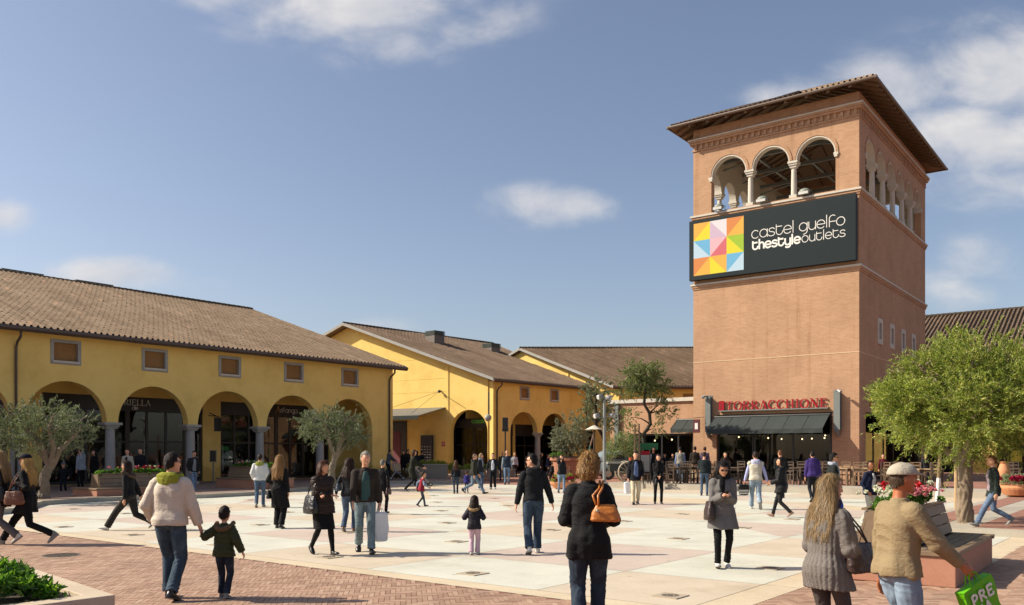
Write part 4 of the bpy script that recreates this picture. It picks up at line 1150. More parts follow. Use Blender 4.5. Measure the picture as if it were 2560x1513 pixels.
awning(1.45, 7.75, 3.72, 2.98, 1.25, F_, rootW)
awning(1.6, LT - 1.6, 3.75, 3.15, 1.2, S_, rootW)
# steel bracket posts with small spots
for a in (1.03, 8.12):
    mb = MB(); w = .16
    mb.box(-.30, -.28, a - w, a + w, 2.9, 4.95); mb.box(-.02, -.001, a - w, a + w, 2.9, 4.95); mb.box(-.28, -.02, a - .015, a + .015, 2.9, 4.95)
    mb.tube([(-.29, a, 2.9), (-.05, a, 2.62)], .12, n=8); mb.build('steel_bracket', STEELG, rootW)
    t = thing('spot_lamp', 'small grey spot lamp at the head of the %s steel bracket beside the red sign' % ('right' if a < 2 else 'left'), 'lamp', rootW.location, rootW.rotation_euler[2])
    sg = -1 if a < 2 else 1
    mb = MB(); mb.tube([(-.3, a, 4.9), (-.42, a + sg * .12, 4.9)], .025); mb.build('arm', DARKM, t)
    mb = MB(); mb.tube([(-.42, a + sg * .10, 4.93), (-.50, a + sg * .26, 4.82)], [.07, .09], n=10); mb.build('lamp_head', plain('lamp_grey', (.3, .3, .3), .4), t)
mb = MB(); mb.box(-.24, -.02, 1.5, 7.5, 4.02, 4.08); mb.build('sign_shelf', STEELG, rootW)
# ---- tower sign board
t = thing('tower_sign_board', 'large dark slate board with colourful triangle emblem and white lettering on the tower', 'sign', rootW.location, rootW.rotation_euler[2])
SLATE = plain('slate_panel', (.018, .027, .030), .6, var=.08, bs=.0, spec=.12)
mb = MB(); mb.box(-.40, -.10, .05, 9.2, 11.50, 14.88); mb.build('panel', SLATE, t, bevel=.015)
mb = MB(); mb.box(-.1, -.003, .5, 8.9, 11.9, 12.1); mb.box(-.1, -.003, .5, 8.9, 14.2, 14.4); mb.build('mounting_rails', STEELG, t)
hexs = {'or': 'E0925A', 'am': 'EDBA5A', 'ye': 'EADF45', 'wh': 'EAE6EC', 'li': 'D6BFD6', 'bl': '78BDE4', 'lb': 'C4E0F2', 'pk': 'EBBFC8', 'rd': 'DB7680', 'gr': 'A9CB48'}
cols = {k: plain('emblem_' + k, tuple(c * .74 for c in lin(h)[:3]), .6, var=.01, bs=0, spec=.1) for k, h in hexs.items()}
keys = list(cols); S3 = 1.0; ax0, az0 = 8.92, 14.70; sz = .985
def cell(mb, r, c, kind, A, B):
    # a runs to the left in the picture, so columns count down in a
    a1 = ax0 - c * sz; a0 = a1 - sz; z1 = az0 - r * sz; z0 = z1 - sz
    TL, TR, BL, BR = (a1, z1), (a0, z1), (a1, z0), (a0, z0)
    tr = ((TL, TR, BL), (TR, BR, BL)) if kind == '/' else ((TL, TR, BR), (TL, BR, BL))
    for tri, kk in zip(tr, (A, B)):
        mb.add([(-.403, p[0], p[1]) for p in tri], [(0, 1, 2)], keys.index(kk))
mb = MB()
for (r, c, k, A, B) in ((0, 0, '/', 'am', 'ye'), (0, 1, '\\', 'wh', 'li'), (0, 2, '/', 'or', 'am'), (1, 0, '\\', 'bl', 'lb'), (1, 1, '/', 'pk', 'rd'), (1, 2, '\\', 'gr', 'ye'),
                        (2, 0, '/', 'or', 'am'), (2, 1, '\\', 'am', 'ye'), (2, 2, '/', 'bl', 'lb')): cell(mb, r, c, k, A, B)
mb.build('emblem', [cols[k] for k in keys], t, fixn=False)
mb = MB(); FL = lambda a, y, b: (y, -a, b)
h1 = .425; wtot = low_width('castel guelfo', h1, .10, 1.0); sx = 4.98 / wtot
text_low(mb, 'castel guelfo', -5.51, 13.36, h1, .036, FL, -.408, -.401, track=.10, sx=sx)
h2 = .34; w2 = low_width('thestyle', h2, .16) ; sx2 = 2.66 / w2
text_low(mb, 'thestyle', -5.47, 12.76, h2, .088, FL, -.408, -.401, track=.16, sx=sx2)
w3 = low_width('outlets', h2, .12); text_low(mb, 'outlets', -2.78, 12.76, h2 * 1.0, .034, FL, -.408, -.401, track=.12, sx=2.25 / w3)
mb.build('lettering', WHITE, t)
# ---- restaurant sign
RED = plain('red_letter', (.33, .010, .022), .45, var=.05, bs=0, spec=.2)
t = thing('restaurant_sign', 'long row of red raised capital letters above the dark awning on the tower front', 'sign', rootW.location, rootW.rotation_euler[2])
mb = MB(); s = 'TORRACCHIONE'; w = cap_width(s, .48, .09); text_cap(mb, s, -7.12, 4.09, .48, FL, -.085, -.05, tw=.17, thin=.085, sx=5.6 / w, track=.09)
mb.build('lettering', RED, t)
mb = MB(); mb.box(-.13, -.05, 7.22, 7.52, 4.09, 4.62); e = mb.build('logo_box', RED, t)
mb = MB(); text_cap(mb, 'I', -7.45, 4.2, .26, FL, -.134, -.131, tw=.16, thin=.08); mb.build('logo_initial', plain('dark_red', (.12, .01, .01), .5), e)
t = thing('restaurant_sign', 'single red initial on the shaded side of the tower beside the big olive tree', 'sign', rootW.location, rootW.rotation_euler[2])
mb = MB(); text_cap(mb, 'I', 1.35, 4.15, .48, S_, -.22, -.14, tw=.15, thin=.075); mb.build('lettering', RED, t)
t = thing('hanging_sign', 'small dark red hanging sign on a scrolled arm by the left bracket', 'sign', rootW.location, rootW.rotation_euler[2])
mb = MB(); mb.tube([(-.3, 8.3, 3.75), (-.55, 8.62, 3.70), (-.62, 8.85, 3.68)], .015, n=6); mb.build('arm', DARKM, t)
mb = MB(); mb.box(-.66, -.58, 8.45, 8.83, 2.85, 3.60); b_ = mb.build('board', plain('dark_red_board', (.10, .015, .02), .5), t)
mb = MB(); mb.box(-.665, -.661, 8.55, 8.73, 3.05, 3.4); mb.build('emblem', WHITE, b_)
# ---- floodlights on the belfry sill
FLD = plain('floodlight_grey', (.20, .22, .19), .5); LENS = plain('floodlight_lens', (.6, .6, .55), .15)
fl0 = None
for a, lab in ((7.55, 'left'), (5.05, 'middle'), (2.75, 'right')):
    if fl0 is None:
        t = fl0 = thing('floodlight', 'grey floodlight on the belfry sill, left arch', 'floodlight', rootW.matrix_basis @ Vector((-.06, a, 15.25)), rootW.rotation_euler[2], 'floodlights on the tower sill')
        mb = MB(); mb.ell((0, 0, .27), (.22, .30, .17)); mb.build('housing', FLD, t, smooth=True)
        mb = MB(); mb.box(-.26, -.12, -.25, .25, .08, .22); mb.build('lens', LENS, t)
        mb = MB(); mb.tube([(0, -.36, .3), (0, -.36, .02), (0, .36, .02), (0, .36, .3)], .02, n=6); mb.build('bracket', DARKM, t)
    else:
        c = copy_thing(fl0, 'grey floodlight on the belfry sill, %s arch' % lab, rootW.matrix_basis @ Vector((-.06, a, 15.25)), rootW.rotation_euler[2])

# ================================================================== annex beside the tower
vT = Vector((-.799, .602)); PA = Vector((10.9, 52.0))
rootA = thing('brick_annex', 'low brick annex with a pale coping joined to the left side of the tower', 'building', (PA.x, PA.y, 0))
nA = Vector((vT.y, -vT.x)); fA = lf(vT, nA)
LA = 5.75
mb = MB(); mb.plate([(-.6, ZT), (0, ZT), (0, 2.9), (4.3, 2.9), (4.3, ZT), (LA, ZT), (LA, 4.85), (-.6, 4.85)], [], 0, .35, fA)
fA2 = lambda a, y, b: (vT.x * (LA - y) + nA.x * (.352 + a), vT.y * (LA - y) + nA.y * (.352 + a), b)
mb.plate([(0, ZT), (9, ZT), (9, 4.85), (0, 4.85)], [], 0, .35, fA2)
wall_uv(mb.build('brick_walls', BRICK, rootA))
mb = MB(); mb.plate([(-.6, 4.852), (LA + .12, 4.852), (LA + .12, 5.08), (-.6, 5.08)], [], -.14, .5, fA); mb.plate([(-.1, 4.853), (9, 4.853), (9, 5.079), (-.1, 5.079)], [], -.1, .45, fA2) if False else None
mb.build('coping', STONE, rootA)
mb = MB(); mb.plate([(5.05, ZT), (5.35, ZT), (5.35, 4.84), (5.05, 4.84)], [], -.2, -.002, fA); mb.build('steel_post', STEELG, rootA)
mb = MB(); mb.plate([(-.5, ZT), (5.3, ZT), (5.3, 4.2), (-.5, 4.2)], [], 3.5, 3.6, fA); mb.plate([(-.5, 3.4), (5.3, 3.4), (5.3, 3.5), (-.5, 3.5)], [], .36, 3.49, fA); mb.build('cafe_room', ROOM, rootA)
mb = MB()
for a in (.02, 1.0, 2.1, 4.2): mb.plate([(a, ZT), (a + .08, ZT), (a + .08, 2.88), (a, 2.88)], [], .12, .2, fA)
mb.plate([(0, 2.78), (4.3, 2.78), (4.3, 2.895), (0, 2.895)], [], .11, .21, fA); s2 = mb.build('storefront_frame', DARKM, rootA)
mb = MB(); mb.plate([(.01, ZT), (4.29, ZT), (4.29, 2.8), (.01, 2.8)], [], .155, .165, fA); mb.build('storefront_glass', GLASS, s2)
for (a, y, z) in ((2.0, 1.2, 2.55), (3.4, 1.6, 2.5), (.4, 1.5, 2.6)):
    mb = MB(); mb.ell(fA(a, y, z), .05, nu=8, nv=6); l = mb.build('pendant_lamp', LAMP, rootA); mb = MB(); mb.tube([fA(a, y, z), fA(a, y, 3.4)], .008, n=4); mb.build('flex', DARKM, l)
aw = awning(-.5, 1.0, 3.7, 3.15, 1.0, fA, rootA, seams=2)

# ================================================================== right building behind the big tree
M3 = Vector((33.2, 62.0)); URd = Vector((.602, .799)); VRd = Vector((-.799, .602))
rootR = thing('right_building', 'long yellow building with a steep looking tiled roof behind the large olive tree', 'building', (M3.x * 1.3, M3.y * 1.3, -.525)); rootR.scale = (1.3,) * 3
def rp(u, v, z): return Vector((URd.x * u + VRd.x * v, URd.y * u + VRd.y * v, z))
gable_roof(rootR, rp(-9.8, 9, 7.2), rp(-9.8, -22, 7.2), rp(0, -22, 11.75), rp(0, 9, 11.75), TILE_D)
fR = lambda a, y, b: tuple(rp(-9.1 + y, -a, b))
ro = [(-8.8, 0)]; 
for k in range(6): ro += [(-7.2 + k * 4.9, 0)] + arch_pts(-5.4 + k * 4.9, 1.8, 2.6, 14) + [(-3.6 + k * 4.9, 0)]
ro += [(22, 0), (22, 7.1), (-8.8, 7.1)]
mb = MB(); mb.plate(ro, [], 0, .4, fR); mb.build('facade_wall', STUCCO, rootR)
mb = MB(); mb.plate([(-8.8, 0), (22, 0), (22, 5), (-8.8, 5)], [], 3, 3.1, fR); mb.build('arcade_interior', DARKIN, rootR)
for s_ in (8.8, -21.8):
    quadwall(rootR, 'end_wall', tuple(rp(-8.7, s_, 0)[:2]), tuple(rp(9.1, s_, 0)[:2]), 0, [(0, 7.1), (8.7, 11.6), (17.8, 7.1)], STUCCO)
# ================================================================== people
TMP = bpy.data.scenes.new('tmp')
def voxelize(mb, voxel, sm=2, name='m'):
    """one continuous skin round overlapping closed shapes"""
    me = bpy.data.meshes.new(name); me.from_pydata(mb.v, [], mb.f)
    bm = bmesh.new(); bm.from_mesh(me); bmesh.ops.recalc_face_normals(bm, faces=bm.faces); bm.to_mesh(me); bm.free()
    o = bpy.data.objects.new(name, me); TMP.collection.objects.link(o)
    m = o.modifiers.new('r', 'REMESH'); m.mode = 'VOXEL'; m.voxel_size = voxel; m.use_smooth_shade = True
    if sm:
        s = o.modifiers.new('s', 'SMOOTH'); s.iterations = sm; s.factor = .5
    vl = TMP.view_layers[0]; vl.update(); dg = vl.depsgraph
    out = bpy.data.meshes.new_from_object(o.evaluated_get(dg))
    bpy.data.objects.remove(o); bpy.data.meshes.remove(me)
    return out
def mesh_np(me):
    v = np.empty(len(me.vertices) * 3, np.float32); me.vertices.foreach_get('co', v)
    n = np.empty(len(me.vertices) * 3, np.float32); me.vertices.foreach_get('normal', n)
    return v.reshape(-1, 3).astype(float), n.reshape(-1, 3).astype(float)
def put(me, name, mats, parent):
    me.materials.clear()
    for m in (mats if isinstance(mats, (list, tuple)) else [mats]): me.materials.append(m)
    me.polygons.foreach_set('use_smooth', [True] * len(me.polygons)); me.update(); me.name = name
    o = bpy.data.objects.new(name, me); COL.objects.link(o); o.parent = parent; return o
def folds(me, amp, seed, quilt=0.0, qf=60.0, freq=14.0, mode=''):
    v, n = mesh_np(me); r = np.random.default_rng(seed); d = np.zeros(len(v))
    x, y, z = v.T
    if mode:
        zr = z.max() - z.min() + 1e-6; t = (z - z.min()) / zr
        if mode == 'coat':          # long drapes that deepen to the hem, creases at the elbows and waist
            a = np.arctan2(y, x); w1 = np.clip((.62 - t) / .62, 0, 1); wp = .5 * np.sin(z * 5 + r.uniform(0, 6)) + .3 * np.sin(z * 11 + r.uniform(0, 6))
            d += 2.2 * w1 * (np.sin(a * 5 + wp + r.uniform(0, 6)) + .6 * np.sin(a * 9 - wp * 1.4 + r.uniform(0, 6)))
            cr = 1 - np.abs(np.sin(z * 34 + 2.2 * np.sin(x * 9 + seed) + 1.2 * np.sin(y * 12)))
            d += .9 * cr ** 2 * np.exp(-((t - .55) / .16) ** 2) + .5 * cr ** 2
        elif mode == 'trousers':
            cr = (1 - np.abs(np.sin(z * 62 + 2.4 * np.sin(x * 13 + seed) + 1.6 * np.sin(y * 17 + seed)))) ** 1.6
            d += cr * (2.4 * np.exp(-((z - .14) / .09) ** 2) + 1.6 * np.exp(-((z - .50) / .09) ** 2) + 1.3 * np.exp(-((z - .86) / .07) ** 2) + .25)
            d += .9 * np.sin(np.arctan2(y, np.abs(x) - .09) * 3 + z * 7 + seed)
        elif mode == 'knit':
            a = np.arctan2(y, x); d += 1.7 * np.abs(np.sin(a * 12 + .12 * np.sin(z * 60))) + .25 * np.sin(z * 110) * np.sin(a * 24)
        else:                        # short jackets: slack creases across the back and the sleeves
            cr = (1 - np.abs(np.sin(z * 40 + 2.6 * np.sin(x * 8 + seed) + 1.8 * np.sin(y * 10 + seed * 2) + 1.0 * np.sin(x * 19)))) ** 1.7
            d += 1.0 * cr * np.clip(np.sin(z * 9 + seed + 2 * np.sin(x * 6)), 0, 1) + .25 * cr + .8 * np.sin(np.arctan2(y, x) * 4 + 3 * z + seed)
        for i in range(3):
            k = r.normal(0, 1, 3); k /= np.linalg.norm(k); d += .28 * np.sin(v @ k * (30 + 14 * i) + 2 * np.sin(v @ r.normal(0, 9, 3)))
        v += n * ((d - d.mean()) * amp)[:, None]; d = np.zeros(len(v)); amp = 0
    if amp == 0 and not quilt:
        me.vertices.foreach_set('co', v.astype(np.float32).ravel()); me.update(); return me
    for i in range(7):
        k = r.normal(0, 1, 3); k[2] *= 1.5; k /= np.linalg.norm(k); f = freq * (1 + .5 * i); ph = r.uniform(0, 6.28)
        w = np.sin(v @ k * f + ph + 1.6 * np.sin(v @ r.normal(0, 6, 3) + r.uniform(0, 6)))
        d += (1 - np.abs(w)) ** 1.5 / (1 + .45 * i)
    d = (d - d.mean()) * amp
    if quilt: d += -quilt * (np.abs(np.sin(v[:, 2] * qf / 2 + .4 * np.sin(v[:, 0] * 7))) < .28) + quilt * .4
    v += n * d[:, None]; me.vertices.foreach_set('co', v.astype(np.float32).ravel()); me.update(); return me
def fabric(col, rough=.85, spec=.25, mott=.18, weave=220, sheen=.0):
    key = ('fab', str(col), rough, mott)
    if key in _mc: return _mc[key]
    m, nt, b, out = newmat('cloth'); co = objco(nt); c = lin(col)
    f = noise(nt, 7, 5, .65, co)
    nt.links.new(mixc(nt, tuple(x * (1 - mott * 1.5) for x in c[:3]), tuple(min(1, x * (1 + mott)) for x in c[:3]), f), b.inputs['Base Color'])
    b.inputs['Roughness'].default_value = rough; b.inputs['Specular IOR Level'].default_value = spec
    wv = _n(nt, 'ShaderNodeTexNoise'); wv.inputs['Scale'].default_value = 16; wv.inputs['Detail'].default_value = 5; wv.inputs['Distortion'].default_value = 1.6; nt.links.new(mul(nt, co, (1, 1, 1.7)), wv.inputs['Vector'])
    b1 = _n(nt, 'ShaderNodeBump'); b1.inputs['Strength'].default_value = .55; b1.inputs['Distance'].default_value = .014; nt.links.new(wv.outputs['Fac'], b1.inputs['Height'])
    b2 = _n(nt, 'ShaderNodeBump'); b2.inputs['Strength'].default_value = .25; b2.inputs['Distance'].default_value = .002; nt.links.new(noise(nt, weave, 3, .6, co), b2.inputs['Height']); nt.links.new(b1.outputs[0], b2.inputs['Normal']); nt.links.new(b2.outputs[0], b.inputs['Normal'])
    _mc[key] = m; return m
def denim(col='35506e'):
    key = ('denim', col)
    if key in _mc: return _mc[key]
    m, nt, b, out = newmat('denim'); co = objco(nt); c = lin(col)
    f = noise(nt, 5, 6, .7, mul(nt, co, (1.6, 1.6, .8)))
    g_ = sum(c[:3]) / 3; c = tuple(.62 * x + .38 * g_ for x in c[:3]) + (1,)
    base = ramp(nt, f, [(.3, tuple(x * .62 for x in c[:3])), (.52, c[:3]), (.75, tuple(min(1, x * 1.7 + .02) for x in c[:3]))])
    nt.links.new(base, b.inputs['Base Color']); b.inputs['Roughness'].default_value = .9; b.inputs['Specular IOR Level'].default_value = .15
    bump(nt, b, noise(nt, 260, 3, .7, mul(nt, co, (1, 1, .4))), .3, .002); _mc[key] = m; return m
def hairmat(col):
    key = ('hair', col)
    if key in _mc: return _mc[key]
    m, nt, b, out = newmat('hair'); co = objco(nt); c = lin(col)
    f = noise(nt, 45, 4, .7, mul(nt, co, (1, 1, .16)))
    nt.links.new(ramp(nt, f, [(.3, tuple(x * .45 for x in c[:3])), (.55, c[:3]), (.75, tuple(min(1, x * 1.6 + .01) for x in c[:3]))]), b.inputs['Base Color'])
    b.inputs['Roughness'].default_value = .65; b.inputs['Specular IOR Level'].default_value = .25
    bump(nt, b, f, .8, .010); _mc[key] = m; return m
def strandmat(col):
    c = lin(col); k = ('strand', col)
    if k not in _mc: _mc[k] = m_leaf('hair_strand', [(0, tuple(x * .6 for x in c[:3])), (.6, tuple(min(1, x * 1.15) for x in c[:3])), (1, tuple(min(1, x * 2.0 + .01) for x in c[:3]))], .12, .5)
    return _mc[k]
SKINS = {}
def skin(col='cf9c7c'):
    if col not in SKINS:
        m, nt, b, out = newmat('skin'); co = objco(nt); c = lin(col)
        nt.links.new(mixc(nt, tuple(x * y for x, y in zip(c, (.9, .82, .8))), c, noise(nt, 18, 4, .6, co)), b.inputs['Base Color'])
        b.inputs['Roughness'].default_value = .5; b.inputs['Subsurface Weight'].default_value = .06; b.inputs['Subsurface Radius'].default_value = (.6, .25, .12); b.inputs['Subsurface Scale'].default_value = .01
        SKINS[col] = m
    return SKINS[col]
EYEW = plain('eye_white', (.55, .53, .50), .3, bs=0); EYED = plain('eye_dark', (.02, .013, .01), .2, bs=0); LIP = plain('lip', (.36, .13, .11), .5, bs=0)
SUNG = plain('sunglass_black', (.008, .008, .008), .15, bs=0)
SHOE_D = plain('shoe_black', (.018, .016, .015), .3, bs=.05); SHOE_W = plain('shoe_white', (.62, .60, .56), .6, bs=.1); SHOE_B = plain('shoe_brown', (.22, .10, .045), .5, bs=.1); SHOE_G = plain('shoe_grey', (.22, .21, .19), .6, bs=.1)
SOLE = plain('sole', (.30, .28, .25), .7, bs=.1)

def ik(a, b_, l1, l2, pole):
    a, b_, pole = Vector(a), Vector(b_), Vector(pole); d = b_ - a; L = d.length
    if L > (l1 + l2) * .998: b_ = a + d * ((l1 + l2) * .998 / L); d = b_ - a; L = d.length
    x = (l1 * l1 - l2 * l2 + L * L) / (2 * L); h = math.sqrt(max(0, l1 * l1 - x * x)); e = d / L
    p = pole - e * pole.dot(e)
    if p.length < 1e-6: p = Vector((0, 1, 0))
    return a + e * x + p.normalized() * h, b_
def lerp(a, b_, t): return a + (b_ - a) * t
PEOPLE = []
def human(label, x, yf=None, yh=None, th=0, d=None, H=1.72, z=0.0, fem=False, stride=0.0, lead=1, arms=('hang', 'hang'), lean=2,
          head=(0, 0), top='jacket', tc='222428', hem=.86, puff=.0, quilt=0, bot='trousers', bc=None, jeans=None, wide=0.0, shoes='d', hair='short', hc='1c130d', sk='cf9c7c',
          hood=None, fur=None, cap=None, glasses=False, scarf=None, shirt=None, tights=None, lift=None, xoff=0, fat=0.0, coat_end=None, collar=None, grp='people walking about the plaza', sit=False, flare=0.0, bk=0.0, skirt_hem=None, knit=False):
    if d is None:
        d = (CAMZ - z) * FPX / (yf * DK - HORIZ)
        if yh is not None: H = (yf - yh) * DK * d / FPX
    X = xat(x, d)
    s = H / 1.75; kid = H < 1.35; hf = 1.0
    if kid: hf = 1.32 if H < 1.12 else 1.2
    if H > 1.35: hf = 1.0 + (1.75 - H) * .25
    root = thing('person', label, 'person', (X, d, z), -R(th), grp)
    vox = .0085 if d < 12 else (.010 if d < 19 else (.0135 if d < 30 else .018))
    vox /= 1.0
    seed = int(X * 100 + d * 37) % 9973; rr = random.Random(seed)
    LT1, LT2 = .43, .42
    sw = .143 if fem else .166
    if kid: sw = .138
    hw = .092
    # feet
    st = stride; feet = {}
    for sd in (-1, 1):
        front = (sd == lead)
        if st > .01:
            if front: feet[sd] = (Vector((sd * .085, st * .5, .085 + .01)), 14)
            else:
                lf_ = .085 + .13 * min(1, st / .75) + (lift or 0)
                feet[sd] = (Vector((sd * .085, -st * .5, lf_)), -42 * min(1, st / .7) - (40 if lift else 0))
        else: feet[sd] = (Vector((sd * (.10 + .02 * rr.random()), rr.uniform(-.04, .04), .085)), 0)
    hz = .915
    for sd in feet:
        f = feet[sd][0]; hz = min(hz, f.z + math.sqrt(max(.01, (.848) ** 2 - f.y ** 2 - .0)))
    if lift: hz = min(.915, feet[lead][0].z + math.sqrt(.848 ** 2 - feet[lead][0].y ** 2))
    Pv = Vector((0, 0, hz + .035)); ln = R(lean); S = Vector((0, math.sin(ln), math.cos(ln))); F = Vector((0, math.cos(ln), -math.sin(ln))); Xv = Vector((1, 0, 0))
    Nb = Pv + S * .525; SH = {sd: Pv + S * .458 + Xv * (sd * sw) for sd in (-1, 1)}
    if bk: Nb = Nb + F * bk
    legs = {}
    for sd in (-1, 1):
        a = Pv + Vector((sd * hw, 0, -.035)); k, f = ik(a, feet[sd][0], LT1, LT2, (sd * .06, 1, 0)); legs[sd] = (a, k, f)
    # arms
    dz = (hz - .915); ar = {}
    preset = {'hang': lambda sd: (sd * (sw + .085), .03 - .0 * sd, .815), 'fwd': lambda sd: (sd * (sw + .06), .24, .86), 'back': lambda sd: (sd * (sw + .07), -.20, .86),
              'pocket': lambda sd: (sd * (sw + .035), .10, .93), 'front': lambda sd: (sd * .07, .27, 1.10), 'crossed': lambda sd: (-sd * .09, .215, 1.13), 'phone': lambda sd: (sd * .035, .27, 1.20),
              'strap': lambda sd: (sd * .13, .13, 1.22), 'bent': lambda sd: (sd * (sw + .02), .27, 1.02), 'face': lambda sd: (sd * .05, .16, 1.50), 'ear': lambda sd: (sd * .10, .05, 1.60), 'clasp': lambda sd: (sd * .03, .23, .98),
              'behind': lambda sd: (sd * .06, -.16, .98), 'push': lambda sd: (sd * .18, .46, 1.02)}
    for sd, a in zip((-1, 1), arms):
        t = preset[a](sd) if isinstance(a, str) else a
        tgt = Vector(t) + Vector((0, 0, dz))
        if lean > 6 and isinstance(a, str): tgt += Vector((0, math.sin(ln) * .35, -.02))
        e, w = ik(SH[sd] + Vector((0, 0, -.01)), tgt, .285, .255, (sd * .55, -1, -.45)); ar[sd] = (SH[sd] + Vector((0, 0, -.01)), e, w, a)
    hyaw, hpit = head
    HM = Matrix.Rotation(-R(hyaw), 4, 'Z') @ Matrix.Rotation(-R(hpit), 4, 'X')
    Hc = Nb + S * .055 + (HM @ Vector((0, .022, .108 * hf)))
    def hp(p): return Hc + HM @ (Vector(p) * hf)
    # ---------------- body
    mb = MB(); HR = HM.to_3x3()
    mb.ell(Hc, (.074 * hf, .093 * hf, .112 * hf), M=HR, nu=20, nv=14)
    mb.ell(hp((0, .020, -.048)), (.057 * hf, .066 * hf, .066 * hf), M=HR, nu=16, nv=10)
    mb.ell(hp((0, .072, -.088)), (.026 * hf, .020 * hf, .022 * hf), M=HR, nu=10, nv=7)
    mb.tube([hp((0, .078, .030)), hp((0, .100, -.008)), hp((0, .104, -.024))], [.009 * hf, .013 * hf, .012 * hf], n=8, round=True)
    mb.ell(hp((0, .084, .034)), (.044 * hf, .012 * hf, .010 * hf), M=HR, nu=12, nv=6)
    for sd in (-1, 1): mb.ell(hp((sd * .074, -.008, -.004)), (.011 * hf, .020 * hf, .031 * hf), M=HR, nu=8, nv=7)
    nk = .054 if not fem else .045
    mb.tube([Nb - S * .06, Nb + S * .03, hp((0, -.012, -.06))], [nk * 1.35, nk, nk * .98], n=14)
    for z0, rx, ry in ((0, 0, 0),): pass
    def torso(mb, c, z_lo, z_hi, prof, fx=1.0):
        """prof: list of (t along the spine in metres above the pelvis, half width, half depth, forward shift)"""
        rs = []
        for t, rx, ry, sh in prof:
            ce = Pv + S * t + F * sh
            if t < 0: ce = Pv + Vector((0, sh + cy_at(Pv.z + t), t))
            rs.append([ce + Xv * ((rx + c) * sgnpow(math.cos(q), .82)) + F * ((ry + c) * sgnpow(math.sin(q), .82)) for q in [2 * math.pi * k / 26 for k in range(26)]])
        mb.rings(rs)
    def sgnpow(v, p): return math.copysign(abs(v) ** p, v)
    def legpos(sd, z_):
        a, k, f = legs[sd]
        if z_ > k.z: t = (a.z - z_) / max(.01, a.z - k.z); return lerp(a, k, min(1, max(0, t)))
        t = (k.z - z_) / max(.01, k.z - f.z); return lerp(k, f, min(1, max(0, t)))
    def cy_at(z_): return (legpos(-1, z_).y + legpos(1, z_).y) / 2
    hipx = .163 if not fem else .170
    if kid: hipx = .15
    waist = .145 if not fem else .128
    if kid: waist = .14
    chx = .163 if not fem else .142
    if kid: chx = .138
    hipx += fat * .5; waist += fat
    body_prof = [(-.06, hipx * .8, .09, 0), (.0, hipx * .88, .105, -.005), (.12, waist * .9, .088, 0), (.22, waist * .95, .092, .005), (.34, chx * .9, .108, .01), (.43, chx * .85, .095, 0), (.50, .085, .065, -.005)]
    torso(mb, -.012, 0, 0, body_prof)
    for sd in (-1, 1):
        a, e, w, m_ = ar[sd]
        mb.tube([a, lerp(a, e, .5), e, lerp(e, w, .35), w], [.046, .042, .036, .036, .025], n=10, round=True)
        a, k, f = legs[sd]
        mb.tube([a, lerp(a, k, .5), k, lerp(k, f, .3), f], [.058, .050, .040, .040, .028], n=10, round=True)
        # hand
        a, e, w, m_ = ar[sd]
        u = (w - e).normalized()
        side = Vector((sd, 0, 0)) if m_ in ('hang', 'fwd', 'back', 'pocket') or not isinstance(m_, str) else Vector((0, 0, 1))
        thumb = Vector((0, 1, 0)) if side.x else Vector((0, 0, 1))
        if not side.x: side = Vector((0, 1, 0)).cross(u) * sd if abs(u.y) < .9 else Vector((sd, 0, 0))
        nrm_ = (side - u * side.dot(u)).normalized(); tv = (thumb - u * thumb.dot(u) - nrm_ * thumb.dot(nrm_))
        tv = tv.normalized() if tv.length > .1 else u.cross(nrm_).normalized()
        hs = 1.0 if not fem else .92
        if kid: hs = 1.05
        pc = w + u * .045 * hs
        mb.rings([[w + u * q * hs + tv * (wx * hs * math.cos(g)) + nrm_ * (wy * hs * math.sin(g)) for g in [2 * math.pi * k / 12 for k in range(12)]] for q, wx, wy in ((-.01, .022, .018), (.02, .032, .017), (.06, .041, .015), (.088, .040, .012))])
        curl = .55 if m_ not in ('hang', 'fwd', 'back') else .38
        for k in range(4):
            b0 = w + u * (.082 * hs) + tv * ((.030 - .0195 * k) * hs); ln_ = (.070, .078, .073, .058)[k] * hs
            p1 = b0 + u * ln_ * .42 - nrm_ * ln_ * .12; p2 = p1 + (u * math.cos(curl * 1.3) - nrm_ * math.sin(curl * 1.3)) * ln_ * .34; p3 = p2 + (u * math.cos(curl * 2.4) - nrm_ * math.sin(curl * 2.4)) * ln_ * .26
            mb.tube([b0 - u * .015, p1, p2, p3], [.0092 * hs, .0088 * hs, .0082 * hs, .0068 * hs], n=7, round=True)
        tb = w + u * .025 * hs + tv * .026 * hs
        mb.tube([tb, tb + (u * .7 + tv * .6 - nrm_ * .3).normalized() * .035 * hs, tb + (u * .95 + tv * .3 - nrm_ * .35).normalized() * .066 * hs], [.0125 * hs, .0105 * hs, .008 * hs], n=7, round=True)
    me = voxelize(mb, max(vox, .0085) if d < 25 else vox * .8, 1)
    # eyes, brows and lips joined to the same mesh
    ex = MB()
    for sd in (-1, 1):
        ex.ell(hp((sd * .030, .081, .014)), (.0125 * hf, .008 * hf, .008 * hf), M=HR, nu=8, nv=6, mi=1)
        ex.ell(hp((sd * .030, .0875, .014)), (.0062 * hf, .004 * hf, .0066 * hf), M=HR, nu=8, nv=6, mi=2)
        ex.ell(hp((sd * .031, .091, .037)), (.019 * hf, .005 * hf, .0042 * hf), M=HR, nu=8, nv=5, mi=2)
    ex.ell(hp((0, .090, -.052)), (.022 * hf, .006 * hf, .0075 * hf), M=HR, nu=10, nv=5, mi=3)
    bm = bmesh.new(); bm.from_mesh(me)
    for f in bm.faces: f.material_index = 0
    vs = [bm.verts.new(p) for p in ex.v]
    for f, mi in zip(ex.f, ex.m):
        try: q = bm.faces.new([vs[i] for i in f]); q.material_index = mi
        except ValueError: pass
    bm.to_mesh(me); bm.free()
